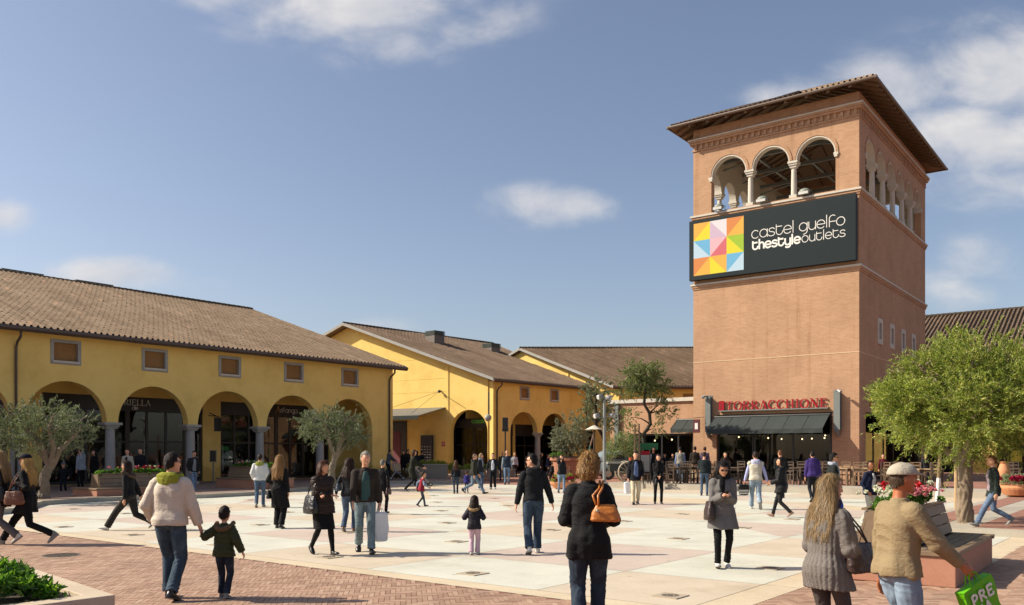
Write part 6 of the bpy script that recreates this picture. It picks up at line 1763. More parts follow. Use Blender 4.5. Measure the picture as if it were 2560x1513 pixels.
def olive(name, label, loc, H, CW, trunk_h, lean, nleaf, seed, leafm=L_OLV, bark=BARK, tr=.16, size=.055, group=None, twist=1.0, crown_z=None, cat='tree', asym=(0, 0), dense=.62, flat=.8, low=.6):
    t = thing(name, label, cat, loc, 0, group); r = random.Random(seed); nr = np.random.default_rng(seed)
    cz = crown_z or (trunk_h + (H - trunk_h) * .52); rz = (H - trunk_h) * .55
    mb = MB(); top = Vector((lean[0], lean[1], trunk_h)); pts = []; rad = []
    n = 9
    for k in range(n + 1):
        q = k / n; p = Vector((lean[0] * q ** 1.3, lean[1] * q ** 1.3, trunk_h * q)) + Vector((math.sin(q * 5 + seed) * .05 * twist, math.cos(q * 4) * .05 * twist, 0)) * (1 if 0 < k else 0)
        pts.append(p); rad.append(tr * (1.35 if k == 0 else 1.0) * (1 - .28 * q) * (1 + .10 * math.sin(k * 2.1 + seed)))
    mb.tube(pts, rad, n=14); top = pts[-1]
    lobes = []
    for k in range(7):
        a = 2 * math.pi * k / 7 + r.uniform(-.3, .3); ln_ = CW * .5 * r.uniform(.45, .78); e = Vector((math.cos(a) * ln_ + asym[0], math.sin(a) * ln_ + asym[1], cz + r.uniform(-.35, .65) * rz * .8))
        m1 = lerp(top, e, .35) + Vector((r.uniform(-.1, .1), r.uniform(-.1, .1), .12)); m2 = lerp(top, e, .7) + Vector((r.uniform(-.1, .1), r.uniform(-.1, .1), .05))
        mb.tube([top - Vector((0, 0, .12)), m1, m2, e], [tr * .55, tr * .38, tr * .22, tr * .07], n=8)
        for j in range(5):
            e2 = e + Vector((r.gauss(0, .25), r.gauss(0, .25), r.gauss(.1, .22))) * CW * .30; s0 = lerp(m2, e, r.random()); mb.tube([s0, lerp(s0, e2, .5) + Vector((0, 0, .04)), e2], [tr * .12, tr * .08, tr * .02], n=5)
            lobes.append(e2)
        lobes.append(e)
    mb.tube([top - Vector((0, 0, .1)), top + Vector((.05, 0, (cz - trunk_h) * .8)), Vector((asym[0], asym[1], cz + rz * .7))], [tr * .5, tr * .25, tr * .05], n=8)
    me = voxelize(mb, max(.018, tr * .12), 1); v, n_ = mesh_np(me)
    v += n_ * ((np.abs(np.sin(v[:, 0] * 40 + np.sin(v[:, 2] * 6) * 2)) + np.abs(np.sin(v[:, 1] * 37 + v[:, 2] * 4))) * tr * .11)[:, None]; me.vertices.foreach_set('co', v.astype(np.float32).ravel())
    put(me, 'trunk', bark, t)
    bl = [(asym[0], asym[1], cz, CW * .40, CW * .40, rz * .80 * flat)]
    for k in range(9):
        a = 2 * math.pi * k / 9 + r.uniform(-.3, .3); q = r.uniform(.24, .34) * CW
        bl.append((asym[0] + math.cos(a) * q, asym[1] + math.sin(a) * q, cz + rz * flat * r.uniform(-.42, .42), CW * r.uniform(.13, .19), CW * r.uniform(.13, .19), rz * r.uniform(.28, .42)))
    per = 34; twig_cloud('crown', leafm, t, bl, nleaf // per, per, CW * .095, size, .24, seed, .42)
    return t
def shrub(name, label, cat, loc, sx, sy, sz, n, size, mat, seed, rz=0, width=.4, group=None, extra=None, base=0.0):
    t = thing(name, label, cat, loc, rz, group); r = np.random.default_rng(seed); cl = []
    m_ = max(10, int(sx * sy * 40))
    for k in range(m_):
        x, y = r.uniform(-sx / 2, sx / 2), r.uniform(-sy / 2, sy / 2); e = 1 - (2 * x / sx) ** 4 * .4 - (2 * y / sy) ** 4 * .4
        cl.append((x, y, base + sz * e * r.uniform(.35, .85), min(sx, sy, sz) * r.uniform(.16, .30)))
    leaf_cloud('foliage', mat, t, cl, n, size, width, r)
    if extra:
        for nm, m2, k2, s2, ctr, zz in extra:
            cl2 = []
            for k in range(k2):
                x = ctr[0] + r.normal(0, ctr[2]) ; y = ctr[1] + r.normal(0, ctr[3]); cl2.append((x, y, base + sz * r.uniform(.75, 1.05) * zz, s2))
            leaf_cloud(nm, m2, t, cl2, k2 * 26, s2 * 1.25, .85, r, up=.8)
    mb = MB(); rr = random.Random(seed)
    for k in range(10): x, y = rr.uniform(-sx * .4, sx * .4), rr.uniform(-sy * .4, sy * .4); mb.tube([(x, y, base - .05), (x + .03, y, base + sz * .5)], .008, n=5)
    mb.build('stems', BARK, t); return t
L_TT = m_leaf('tree_leaves', [(0, (.09, .115, .04)), (.5, (.20, .24, .09)), (1, (.36, .39, .18))], .35)
def flm(name, c): return m_leaf(name, [(0, tuple(x * .6 for x in c)), (.6, c), (1, tuple(min(1, x * 1.25) for x in c))], .3)
F_RED = flm('red_petals', (.62, .015, .03)); F_PNK = flm('pink_petals', (.72, .25, .32)); F_WHT = flm('white_petals', (.75, .74, .62)); F_CRM = flm('crimson_petals', (.36, .01, .05)); F_GRN = L_SHR

# ================================================================== bench with planter (rendered plinth, slatted seats, sloped backs, flowers)
BW = plain('slat_wood', (.215, .145, .085), .55, var=.25, vscale=6)
def bench_planter(label, loc, rz, L=3.2, W=1.95, seats=True):
    """local x along the length, y across; corner at the origin"""
    t = thing('planter_bench', label, 'bench', loc, rz, 'planter benches round the plaza')
    mb = MB(); mb.box(.03, L - .03, .03, W - .03, 0, .39); mb.build('plinth', PINKC, t, bevel=.012)
    sw_ = .56; tro = W - 2 * sw_
    mb = MB()
    for y0 in (0, W - sw_):
        for k in range(4): mb.box(.14, L - .14, y0 + .02 + k * .137, y0 + .02 + k * .137 + .122, .392, .452)
    mb.box(0, .135, 0, W, .393, .455); mb.box(L - .135, L, 0, W, .393, .455); mb.box(.14, .40, sw_ + .01, W - sw_ - .01, .392, .452)
    mb.build('seat', BW, t, bevel=.006)
    for sg, y0 in ((1, sw_), (-1, W - sw_)):
        mb = MB()
        for k in range(3):
            z0 = .47 + k * .155; y = y0 + sg * (.03 + k * .045)
            a = [(.42, y, z0), (.42, y + sg * .035, z0), (.42, y + sg * (.035 + .04), z0 + .14), (.42, y + sg * .04, z0 + .14)]
            mb.rings([[(p[0], p[1], p[2]) for p in a], [(L - .05, p[1], p[2]) for p in a]])
        mb.box(.40, L - .03, y0 + sg * .155 - .03, y0 + sg * .155 + .05, .935, .965); mb.build('backrest', BW, t)
    mb = MB(); mb.box(.44, L - .08, sw_ + .20, W - sw_ - .20, .46, .90); mb.plate([(sw_ + .08, .46), (W - sw_ - .08, .46), (W - sw_ - .20, .93), (sw_ + .20, .93)], [], .40, .44, lambda a, y, b: (y, a, b)); mb.build('trough', BW, t)
    return t
PB = gp(2350, 1445.6, 0)
PB = Vector((5.69, 11.02, 0.008)); BROT = R(90 - 36.5)
bench1 = bench_planter('pink rendered planter bench with dark slatted seat, nearest on the right under the big tree', PB, BROT)
# local x runs along u, y along v
M = Matrix.Translation(PB) @ Matrix.Rotation(BROT, 4, 'Z')
shrub('flower_bed', 'white, red and pink flowers filling the planter of the nearest bench', 'flowers', M @ Vector((1.85, .975, .86)), 2.7, .50, .36, 9000, .05, L_SHR, 4, BROT, .5, extra=[
    ('white_flowers', F_WHT, 26, .028, (-.95, .12, .28, .13), 1.05), ('red_flowers', F_RED, 34, .032, (-.15, .0, .30, .16), 1.15), ('pink_flowers', F_PNK, 36, .028, (-.2, -.18, .35, .12), .95), ('white_flowers', F_WHT, 22, .026, (.75, .08, .35, .15), 1.1)])
P2 = Vector((-14.86, 30.9, .0))
b2_ = copy_thing(bench1, 'pink planter bench in front of the long arcade, nearer the leaning olive tree', P2, R(51.5))
M = Matrix.Translation(P2) @ Matrix.Rotation(R(51.5), 4, 'Z')
shrub('flower_bed', 'pink and red flowers in the planter bench near the left arcade', 'flowers', M @ Vector((1.85, .975, .86)), 2.7, .5, .34, 5000, .07, L_SHR, 5, R(51.5), .5, extra=[('pink_flowers', F_PNK, 7, .04, (-.6, 0, .4, .15), 1.0), ('crimson_flowers', F_CRM, 12, .045, (.5, 0, .4, .15), 1.0), ('white_flowers', F_WHT, 6, .04, (.9, 0, .2, .15), 1.1)])
P3 = Vector((-9.7, 38.6, .16)); RZ3 = R(141.5)
b3_ = copy_thing(bench1, 'pink planter bench beneath the round olive tree by the long arcade', P3, RZ3)
M = Matrix.Translation(P3) @ Matrix.Rotation(RZ3, 4, 'Z')
shrub('flower_bed', 'white and pink flowers in the planter bench under the round olive', 'flowers', M @ Vector((1.6, .975, .86)), 2.7, .5, .34, 4000, .08, L_SHR, 6, RZ3, .5, extra=[('white_flowers', F_WHT, 9, .045, (-.5, 0, .4, .15), 1.0), ('pink_flowers', F_PNK, 9, .045, (.6, 0, .4, .15), 1.0)])

# ================================================================== the trees
olive('olive_tree', 'large bright olive tree with a thick pale trunk beside the slatted bench on the right', (10.3, 19.5, .0), 4.6, 4.45, 1.55, (-.12, .1), 150000, 3, L_BIG, BARKP, .165, .080, asym=(.15, 0), flat=1.0, crown_z=2.98, low=1.0)
olive('olive_tree', 'leaning grey green olive tree by the left edge of the picture', (-16.1, 29.6, .16), 3.6, 3.7, 1.2, (.25, .1), 34000, 8, L_OLV, BARK, .17, .075, asym=(-.1, 0), group='olive trees by the long arcade')
olive('olive_tree', 'round grey green olive tree with forked trunk in front of the fifth arch', (-8.35, 40.0, .16), 3.9, 3.5, 1.45, (.15, 0), 30000, 21, L_OLV, BARK, .15, .085, group='olive trees by the long arcade')
olive('olive_bush', 'round silvery olive bush growing from a large terracotta pot', (3.98, 58.5, .9), 3.45, 2.9, .5, (0, 0), 30000, 5, m_leaf('silver_leaves', [(0, (.12, .14, .09)), (.6, (.26, .28, .19)), (1, (.42, .43, .32))], .25), BARK, .06, .10, cat='bush', flat=1.15, crown_z=1.9, low=1.0)
# tall trees before the annex
def tall_tree(label, loc, H, CW, tz, bends, n, seed, size=.09, lobes=None, mat=None):
    mat = mat or L_TT
    t = thing('cork_oak', label, 'tree', loc, 0, 'tall twisting trees before the annex'); r = random.Random(seed); nr = np.random.default_rng(seed)
    mb = MB(); tr = .115; pts = [Vector((x, 0, z)) for x, z in bends]; mb.tube(pts, [tr * (1 - .5 * k / len(pts)) for k in range(len(pts))], n=10)
    cl = []
    for (x, z, q) in lobes:
        e = Vector((x, r.uniform(-.5, .5), z)); s0 = min(pts, key=lambda p: (p - e).length if p.z < z else 99); mb.tube([s0, lerp(s0, e, .5) + Vector((r.uniform(-.1, .1), 0, .1)), e], [tr * .45, tr * .3, tr * .08], n=7)
        cl.append((e.x, e.y, e.z, q * .85, q * .8, q * .72))
    put(voxelize(mb, .02, 1), 'trunk', plain('dark_bark', (.055, .042, .03), .95, var=.3, bs=.6, bscale=20), t); twig_cloud('crown', mat, t, cl, n // 26, 26, .34, size, .42, seed, .25); return t
dT = 47.0
def tx(px): return (px - CX) / FPX * dT
x0 = tx(1610)
tall_tree('tall dark tree with a snaking trunk and high round crown before the brick annex', (x0, dT, .28), 6, 3, 2, [(0, 0), (0, 2.0), (-.05, 2.4), (.35, 3.0), (.3, 3.6), (.0, 4.1), (.1, 4.8), (-.1, 5.4)], 27000, 4, size=.08, lobes=[(-.55, 5.5, 1.0), (.35, 5.2, 1.1), (-.3, 6.0, .85), (.0, 5.1, .9), (.9, 4.9, .8), (-.9, 4.9, .75), (.3, 5.8, .8), (-.85, 3.4, .6), (-.75, 2.7, .55), (.75, 2.8, .5), (1.15, 3.6, .6), (.9, 4.1, .5), (-.4, 2.2, .45)])
x0 = tx(1512)
tall_tree('thinner airy tree behind the grey lamp post', (x0, dT + 2, .28), 6, 3, 2, [(0.4, 0), (.35, 1.6), (.1, 2.4), (-.3, 3.1), (-.3, 4.0), (-.25, 4.8)], 9500, 9, lobes=[(-.35, 5.1, .9), (-.1, 4.4, .8), (-.8, 4.6, .6), (-.7, 3.6, .65), (.3, 3.4, .6), (.6, 2.9, .5), (.7, 4.0, .45)], mat=L_OLV)
shrub('small_tree', 'small leafy green tree beside the food cart', 'tree', (tx(1545), dT - 1.5, 1.2), 1.5, 1.2, 1.9, 5500, .09, L_TT, 12)

# planting
PL = gp(288 / DK, 1487 / DK, .35); PL2 = gp(177 / DK, 1451 / DK, .35)
def bed_pt(a, b_): return (PL.x - .78 * a * 0 + a * -(.60) + b_ * -(.70), PL.y + a * -.80 + b_ * .71)
t = thing('raised_flower_bed', 'low raised bed with pale stone edging at the bottom left corner', 'planter', (PL.x, PL.y, 0)); mb = MB()
o_ = [(0, 0), (-1.6, -1.05), (-3.4, .6), (-1.05, 1.15)]; dir1 = Vector((-.63, -.78)); dir2 = (Vector((PL2.x, PL2.y)) - Vector((PL.x, PL.y))).normalized()
q = lambda a, b_: tuple(dir1 * a + dir2 * b_)
outer = [q(0, 0), q(2.6, 0), q(2.6, 2.6), q(0, 2.6)]; inner = [q(.24, .24), q(2.36, .24), q(2.36, 2.36), q(.24, 2.36)]
mb.plate(outer, [inner[::-1]], .001, .35, lambda a, y, b: (a, b, y)); e = mb.build('stone_edging', m_concrete('pale_edging', (.56, .46, .34)), t, bevel=.01)
mb = MB(); mb.prism([q(.2, .2), q(2.4, .2), q(2.4, 2.4), q(.2, 2.4)], .01, .30); mb.build('soil', plain('soil', (.05, .035, .02), .95, bs=.8, bscale=30), t)
c_ = Vector((*q(1.5, 1.35), 0)) + Vector((PL.x, PL.y, .30))
shrub('shrub', 'bright green leafy shrub overflowing the stone bed at the bottom left', 'shrub', c_, 1.85, 1.95, .46, 13000, .095, L_SHR, 2, math.atan2(dir1.y, dir1.x), .36)
# low ramp walls with planting by the gable wall
RW = m_concrete('ramp_wall', (.30, .25, .20))
def rampwall(label, a, b_, h0, h1, th=.35):
    a, b_ = Vector(a), Vector(b_); t = thing('ramp_wall', label, 'wall', (a.x, a.y, 0)); d = b_ - a; L = d.length; n_ = Vector((-d.y, d.x)).normalized(); d.normalize()
    mb = MB(); mb.plate([(0, .165), (L, .165), (L, h1), (L * .55, h1), (0, h0)], [], 0, th, lambda x, y, z: (d.x * x + n_.x * y, d.y * x + n_.y * y, z)); mb.build('wall_body', RW, t)
    mb = MB(); mb.plate([(-.02, h0 + .002), (0, h0 + .055), (L * .55, h1 + .055), (L + .02, h1 + .055), (L + .02, h1 + .002), (L * .55, h1 + .002)], [], -.03, th + .03, lambda x, y, z: (d.x * x + n_.x * y, d.y * x + n_.y * y, z)); mb.build('coping', KERB, t); return t
rampwall('low grey ramp wall rising to the right beneath the directory panel', (-7.3, 52.3), (-3.9, 52.0), .3, .98)
rampwall('low grey wall behind the strolling family, right of the ramp', (-3.6, 53), (.2, 55), .6, .62)
shrub('shrub', 'yellow green low hedge on top of the ramp wall below the directory panel', 'hedge', (-4.9, 53.3, .55), 3.0, .9, .75, 7000, .10, L_YEL, 31)
shrub('shrub', 'russet low planting at the foot of the ramp wall', 'shrub', (-6.9, 51.0, .165), 1.9, 1.1, .55, 5000, .09, L_RED, 32)
shrub('shrub', 'yellow green hedge behind the walking family near the sunlit arch', 'hedge', (-1.9, 55.2, .45), 3.2, .8, .6, 6000, .10, L_YEL, 33)
def flower_pot(label, loc, r=.55, h=.42, leaf=L_SHR, fl=None, seed=1, bowl=True):
    t = thing('flower_pot', label, 'flower pot', loc); mb = MB()
    mb.lathe([(r * .45, 0), (r * .8, h * .18), (r, h * .65), (r * 1.04, h * .8), (r * 1.04, h), (r * .9, h), (r * .85, h * .75), (0.01, h * .7)] if bowl else [(r * .7, 0), (r, h * .8), (r * 1.12, h * .82), (r * 1.12, h), (r * .95, h), (r * .9, h * .8), (.01, h * .8)], n=28); mb.build('pot', TERRA, t, smooth=False)
    s = shrub('potted_plant', label.replace('pot', 'pot plants', 1)[:60], 'plant', (loc[0], loc[1], loc[2] + h * .8), r * 1.8, r * 1.8, r * .75, 5000, .06, leaf, seed, extra=fl); return t, s
tp, ts = flower_pot('wide terracotta bowl by the right edge of the picture', (xat(2505, 31), 31.0, .15), .72, .42, m_leaf('pale_green_leaves', [(0, (.10, .14, .06)), (1, (.34, .40, .22))], .3), [('crimson_flowers', F_CRM, 60, .07, (0, -.45, .38, .12), .7)], 41)
ts['label'] = 'pale green foliage over crimson flowers in the terracotta bowl at the right edge'
tp, ts = flower_pot('low bowl of yellow green plants near the leather jacket woman', (xat(1392, 38), 41.0, 0.01), .62, .35, L_YEL, [('crimson_flowers', F_CRM, 50, .06, (0, -.40, .34, .10), .6)], 42)
ts['label'] = 'yellow green foliage with crimson flowers in the low bowl mid plaza'
t = thing('large_pot', 'very large terracotta pot holding the silvery olive bush', 'pot', (3.98, 58.5, 0)); mb = MB()
mb.lathe([(.9, .0), (1.25, .25), (1.3, 1.15), (1.42, 1.2), (1.42, 1.4), (1.2, 1.4), (1.1, 1.2), (.01, 1.15)], n=30); mb.build('pot', plain('dusky_terracotta', (.36, .17, .10), .8), t)
mb = MB(); mb.lathe([(1.15, 1.401), (1.43, 1.401), (1.43, 1.47), (1.15, 1.47)], n=30); mb.build('rim', DARKM, t)
shrub('potted_shrub', 'small bright green box ball on the rim of the very large pot', 'shrub', (2.95, 57.6, 1.35), .8, .7, .45, 2500, .06, L_SHR, 44)
# flowers in front of the pots at the café edge: menu etc follow in the café section

# ================================================================== lamp post with four round spots
t = thing('lamp_post', 'grey lamp post carrying four round floodlights', 'lamp post', (xat(1482, 40.8), 40.8, .26)); LH = zat(968, 40.8)
POSTM = plain('post_grey', (.24, .25, .24), .45)
mb = MB(); mb.tube([(0, 0, 0), (0, 0, LH - .5)], [.08, .065], n=14); mb.lathe([(.2, 0), (.2, .05), (.12, .08)], n=14); mb.build('post', POSTM, t)
for (x, y, z, ry) in ((-.18, .05, LH - .35, 150), (.18, -.1, LH - .40, 20), (-.34, 0, LH - 1.25, 180), (.34, 0, LH - 1.22, 0)):
    a = R(ry); mb = MB(); dx, dy = math.cos(a), -.5
    v = Vector((dx, dy, -.35)).normalized()
    mb.tube([Vector((x, y, z)) - v * .16, Vector((x, y, z)) - v * .10, Vector((x, y, z)) + v * .02, Vector((x, y, z)) + v * .15], [.03, .085, .115, .125], n=18)
    h = mb.build('lamp_head', plain('lamp_grey', (.22, .22, .22), .5), t, smooth=True)
    mb = MB(); mb.tube([Vector((x, y, z)) + v * .151, Vector((x, y, z)) + v * .165], [.105, .09], n=18); mb.build('lens', LENS, h)
    mb = MB(); mb.tube([(0, 0, z - .05), (x * .7, y, z - .08), (x, y, z)], .025, n=6); mb.build('arm', POSTM, h)

# leaning flag pole, umbrella, cart, car
t = thing('leaning_pole', 'long leaning pole, green at its foot, left of the lamp post', 'pole', (xat(1440, 50), 50.0, .26)); a = Vector((0, 0, 0)); b_ = Vector((xat(1476, 50) - xat(1440, 50), 0, zat(995, 50) - .26)); b0 = Vector((xat(1425, 50) - xat(1440, 50), 0, 0))
mb = MB(); mb.tube([b0, lerp(b0, b_, .45)], .05, n=8); mb.build('lower_shaft', plain('green_paint', (.03, .12, .07), .5), t)
mb = MB(); mb.tube([lerp(b0, b_, .45), b_], [.05, .045], n=8); mb.build('upper_shaft', WOODM, t)
t = thing('cafe_umbrella', 'small white market umbrella on a brown pole left of the lamp post', 'umbrella', (xat(1457, 49), 49.0, .26)); mb = MB(); n = 8; zt = zat(1045, 49) - .26
for k in range(n):
    a0, a1 = 2 * math.pi * k / n, 2 * math.pi * (k + 1) / n; R_ = .52
    mb.add([(0, 0, zt + .05), (R_ * math.cos(a0), R_ * math.sin(a0), zt - .22), (R_ * .98 * math.cos((a0 + a1) / 2), R_ * .98 * math.sin((a0 + a1) / 2), zt - .20), (R_ * math.cos(a1), R_ * math.sin(a1), zt - .22)], [(0, 1, 2, 3)])
o = mb.build('canopy', plain('umbrella_cloth', (.62, .58, .48), .8), t); so = o.modifiers.new('t', 'SOLIDIFY'); so.thickness = .02
mb = MB(); mb.tube([(0, 0, 0), (0, 0, zt)], .045, n=8); mb.tube([(0, 0, zt - .1), (.25, 0, zt + .75)], [.05, .06], n=8); mb.build('pole', WOODD, t)
dC = 43.5; cx0 = xat(1476, dC)
t = thing('food_cart', 'old wooden cart with a cream spoked wheel and flat bed', 'cart', (cx0, dC, .26), 0)
mb = MB(); mb.box(0.25, 1.75, -.5, .7, .92, 1.0); mb.build('bed', plain('cart_bed', (.28, .27, .23), .7), t); mb = MB(); mb.box(.35, 1.65, -.42, .62, .55, .915); mb.build('box', plain('cart_box', (.03, .035, .03), .6), t)
CREAMP = plain('cream_paint', (.50, .42, .30), .6)
for wx, wy in ((1.27, -.56), (1.27, .76)):
    mb = MB(); Rw = .50
    mb.tube([(wx + Rw * math.cos(2 * math.pi * k / 28), wy, .52 + Rw * math.sin(2 * math.pi * k / 28)) for k in range(29)], .038, n=6); w = mb.build('wheel', CREAMP, t)
    mb = MB()
    for k in range(12): a = 2 * math.pi * k / 12; mb.tube([(wx, wy, .52), (wx + .48 * math.cos(a), wy, .52 + .48 * math.sin(a))], .016, n=5)
    mb.build('spokes', CREAMP, w); mb = MB(); mb.tube([(wx, wy - .06, .52), (wx, wy + .06, .52)], .07, n=10); mb.build('hub', DARKM, w)
mb = MB(); mb.lathe([(.07, 0), (.10, .2), (.11, .2), (.11, .22), (.01, .2)], (1.42, -.2, 1.001), 12); 
o = mb.build('flower_pot', plain('orange_pot', (.62, .13, .03), .6), None); o.location = (cx0, dC, .26); tag(o, 'tiny orange pot standing on the cart bed', 'flower pot')
shrub('potted_plant', 'tiny green plant in the orange pot on the cart', 'plant', (cx0 + 1.42, dC - .2, 1.47), .22, .22, .22, 500, .05, L_OAK, 51)
# vintage car behind the cart
t = thing('vintage_car', 'vintage pale blue grey car partly hidden behind the lamp post and cart', 'car', (xat(1468, 47), 47.0, .26)); PB_ = plain('pale_blue_paint', (.20, .25, .27), .3, spec=.6, bs=0)
mb = MB(); rs = []
for x, zt_, zb, w in ((-.1, .9, .45, .5), (.1, 1.0, .32, .66), (.5, 1.02, .28, .70), (1.6, 1.04, .28, .72), (2.6, 1.0, .28, .70), (3.2, .9, .35, .6), (3.4, .75, .45, .45)):
    rs.append([(x, w * math.copysign(abs(math.cos(q)) ** .5, math.cos(q)), (zt_ + zb) / 2 + (zt_ - zb) / 2 * math.copysign(abs(math.sin(q)) ** .5, math.sin(q))) for q in [2 * math.pi * k / 20 for k in range(20)]])
mb.rings(rs); b__ = mb.build('body', PB_, t, smooth=True)
mb = MB(); rs = []
for x, zt_, w in ((-.25, 1.05, .4), (-.05, 1.45, .52), (.3, 1.62, .56), (.8, 1.65, .57), (1.3, 1.58, .55), (1.6, 1.35, .5), (1.75, 1.05, .45)):
    rs.append([(x, w * math.cos(q), .95 + (zt_ - .95) * math.sin(q)) for q in [math.pi * k / 12 for k in range(13)]])
mb.rings(rs, close=True); mb.build('cabin', PB_, t, smooth=True)
for x in (.25, .85, ):
    mb = MB(); mb.box(x, x + .45, -.62, .62, 1.12, 1.42); mb.build('window', plain('car_glass', (.03, .04, .045), .1, bs=0), t)
for x in (.45, 2.75):
    for y in (-.66, .66): mb = MB(); mb.tube([(x, y - .08, .33), (x, y + .08, .33)], .33, n=20); w = mb.build('wheel', DARKM, t); mb = MB(); mb.tube([(x, y - .09, .33), (x, y + .09, .33)], .17, n=14); mb.build('hubcap', CREAMP, w)

# ================================================================== café furniture
def chair_proto(col=WOODD):
    t = thing('cafe_chair', 'dark wooden ladder back chair', 'chair', (0, 0, 0), 0, 'wooden café chairs')
    w, dp = .42, .40
    mb = MB(); mb.box(-w / 2, w / 2, -dp / 2, dp / 2, .44, .48); mb.build('seat', col, t, bevel=.006)
    for sx in (-1, 1):
        for sy in (-1, 1):
            mb = MB(); mb.box(sx * (w / 2 - .02) - .022, sx * (w / 2 - .02) + .022, sy * (dp / 2 - .02) - .022, sy * (dp / 2 - .02) + .022, 0, .439 if sy < 0 else .438); mb.build('leg', col, t)
    mb = MB()
    for sx in (-1, 1): mb.box(sx * (w / 2 - .02) - .02, sx * (w / 2 - .02) + .02, dp / 2 - .045, dp / 2 - .005, .481, 1.02)
    for z in (.60, .74, .88): mb.box(-w / 2 + .04, w / 2 - .04, dp / 2 - .035, dp / 2 - .015, z, z + .075)
    mb.box(-w / 2, w / 2, dp / 2 - .045, dp / 2, 1.021, 1.06); mb.build('backrest', col, t)
    mb = MB()
    for sy in (-1, 1): mb.box(-w / 2 + .045, w / 2 - .045, sy * (dp / 2 - .03), sy * (dp / 2 - .03) + .02, .2, .235)
    for sx in (-1, 1): mb.box(sx * (w / 2 - .03), sx * (w / 2 - .03) + .015, -dp / 2 + .045, dp / 2 - .045, .15, .185)
    mb.build('stretcher', col, t); return t
def table_proto(col=WOODD, top=None):
    t = thing('cafe_table', 'square wooden café table', 'table', (0, 0, 0), 0, 'wooden café tables')
    mb = MB(); mb.box(-.40, .40, -.40, .40, .74, .785); mb.build('tabletop', top or col, t, bevel=.006)
    mb = MB(); mb.box(-.34, .34, -.34, -.31, .65, .739); mb.box(-.34, .34, .31, .34, .65, .739); mb.box(-.34, -.31, -.305, .305, .65, .739); mb.box(.31, .34, -.305, .305, .65, .739); mb.build('apron', col, t)
    for sx in (-1, 1):
        for sy in (-1, 1): mb = MB(); mb.box(sx * .35 - .04, sx * .35 + .04, sy * .35 - .04, sy * .35 + .04, 0, .738 if sx > 0 else .7385); mb.build('leg', col, t)
    return t
def stool_proto(col=WOODD):
    t = thing('stool', 'round wooden stool', 'stool', (0, 0, 0), 0); mb = MB(); mb.lathe([(.17, .66), (.18, .70), (.01, .70)], n=18); mb.lathe([(.01, .66), (.17, .66)], n=18); mb.build('seat', col, t)
    for k in range(4): a = math.pi / 4 + k * math.pi / 2; mb = MB(); mb.tube([(.19 * math.cos(a), .19 * math.sin(a), 0), (.11 * math.cos(a), .11 * math.sin(a), .66)], .02, n=6); mb.build('leg', col, t)
    mb = MB(); mb.tube([(.16 * math.cos(2 * math.pi * k / 16), .16 * math.sin(2 * math.pi * k / 16), .25) for k in range(17)], .012, n=5); mb.build('ring', col, t); return t
ch_d, ch_l = chair_proto(), chair_proto(WOODM); tb_d, tb_l = table_proto(), table_proto(WOODM, WOODL)
used = {id(o): False for o in (ch_d, ch_l, tb_d, tb_l)}
def place(proto, x, d, rz, label, z=.265):
    if not used[id(proto)]: used[id(proto)] = True; proto.location = (x, d, z); proto.rotation_euler = (0, 0, rz); proto['label'] = label; return proto
    return copy_thing(proto, label, (x, d, z), rz)
RT = R(143)
names = ['first', 'second', 'third', 'fourth', 'fifth', 'sixth', 'seventh', 'eighth', 'ninth', 'tenth', 'eleventh', 'twelfth', 'thirteenth', 'fourteenth']
tables = []   # xd, depth, tone
for i, (xd, dd, tone) in enumerate([(1660, 41.2, 0), (1702, 42.2, 0), (1745, 41.0, 0), (1800, 40.6, 0), (1950, 40.0, 0), (2005, 39.8, 0), (2062, 38.9, 1), (2115, 38.6, 1), (2190, 38.2, 1), (2235, 36.6, 1), (2285, 36.9, 1), (2480, 37.5, 0), (1635, 45.5, 0)]):
    x = xat(xd, dd); tt = table = place(tb_l if tone else tb_d, x, dd, RT + R(90), '%s café table from the left, %s wood, on the terrace before the restaurant' % (names[i], 'pale' if tone else 'dark')); tables.append((x, dd, tone, i))
n = 0
rr = random.Random(17)
for (x, dd, tone, i) in tables:
    for k, (ox, oy, rz) in enumerate(((-.62, .0, 90), (.62, .0, -90), (0, -.62, 180), (0, .62, 0))):
        if (k == 3 and i % 2 == 0) or (k == 2 and i % 3 != 0) or (k == 1 and i % 4 == 2): continue
        a = RT + R(90); px, py = x + ox * math.cos(a) - oy * math.sin(a), dd + ox * math.sin(a) + oy * math.cos(a)
        place(ch_l if (tone and k != 3) else ch_d, px, py, a + R(rz + rr.uniform(-12, 12)), '%s wooden chair at the %s café table from the left, %s side' % ('pale' if (tone and k != 3) else 'dark', names[i], ('left', 'right', 'near', 'far')[k])); n += 1
c = place(ch_d, xat(1583, 40.6), 40.6, R(100), 'lone dark ladder back chair standing left of the cream trousered man')
st = stool_proto(); st.location = (xat(1372 + 24, 50), 50, .01); st['label'] = 'small round dark stool before the very large terracotta pot'
# tall wooden plank post and menu board, green display box
t = thing('wooden_post', 'tall weathered wooden ladder post left of the café chairs', 'post', (xat(1562, 41.5), 41.5, .265)); mb = MB()
for x in (-.10, .10): mb.box(x - .035, x + .035, -.04, .04, 0, zat(1005 + 35, 41.5) - .26)
for k in range(5): mb.box(-.10, .10, -.03, .03, .3 + k * .42, .36 + k * .42)
mb.build('frame', WOODM, t)
t = thing('menu_board', 'free standing menu board with a red header near the brick annex', 'sign', (xat(1582, 44), 44, .265)); mb = MB(); mb.box(-.25, .25, -.03, .03, .5, 1.55); mb.build('board', plain('menu_paper', (.33, .32, .28), .6), t); mb = MB(); mb.box(-.25, .25, -.036, -.031, 1.35, 1.55); mb.build('header', RED, t)
mb = MB(); mb.box(-.27, -.22, -.04, .04, 0, 1.6); mb.box(.22, .27, -.04, .04, 0, 1.6); mb.build('frame', WOODD, t)
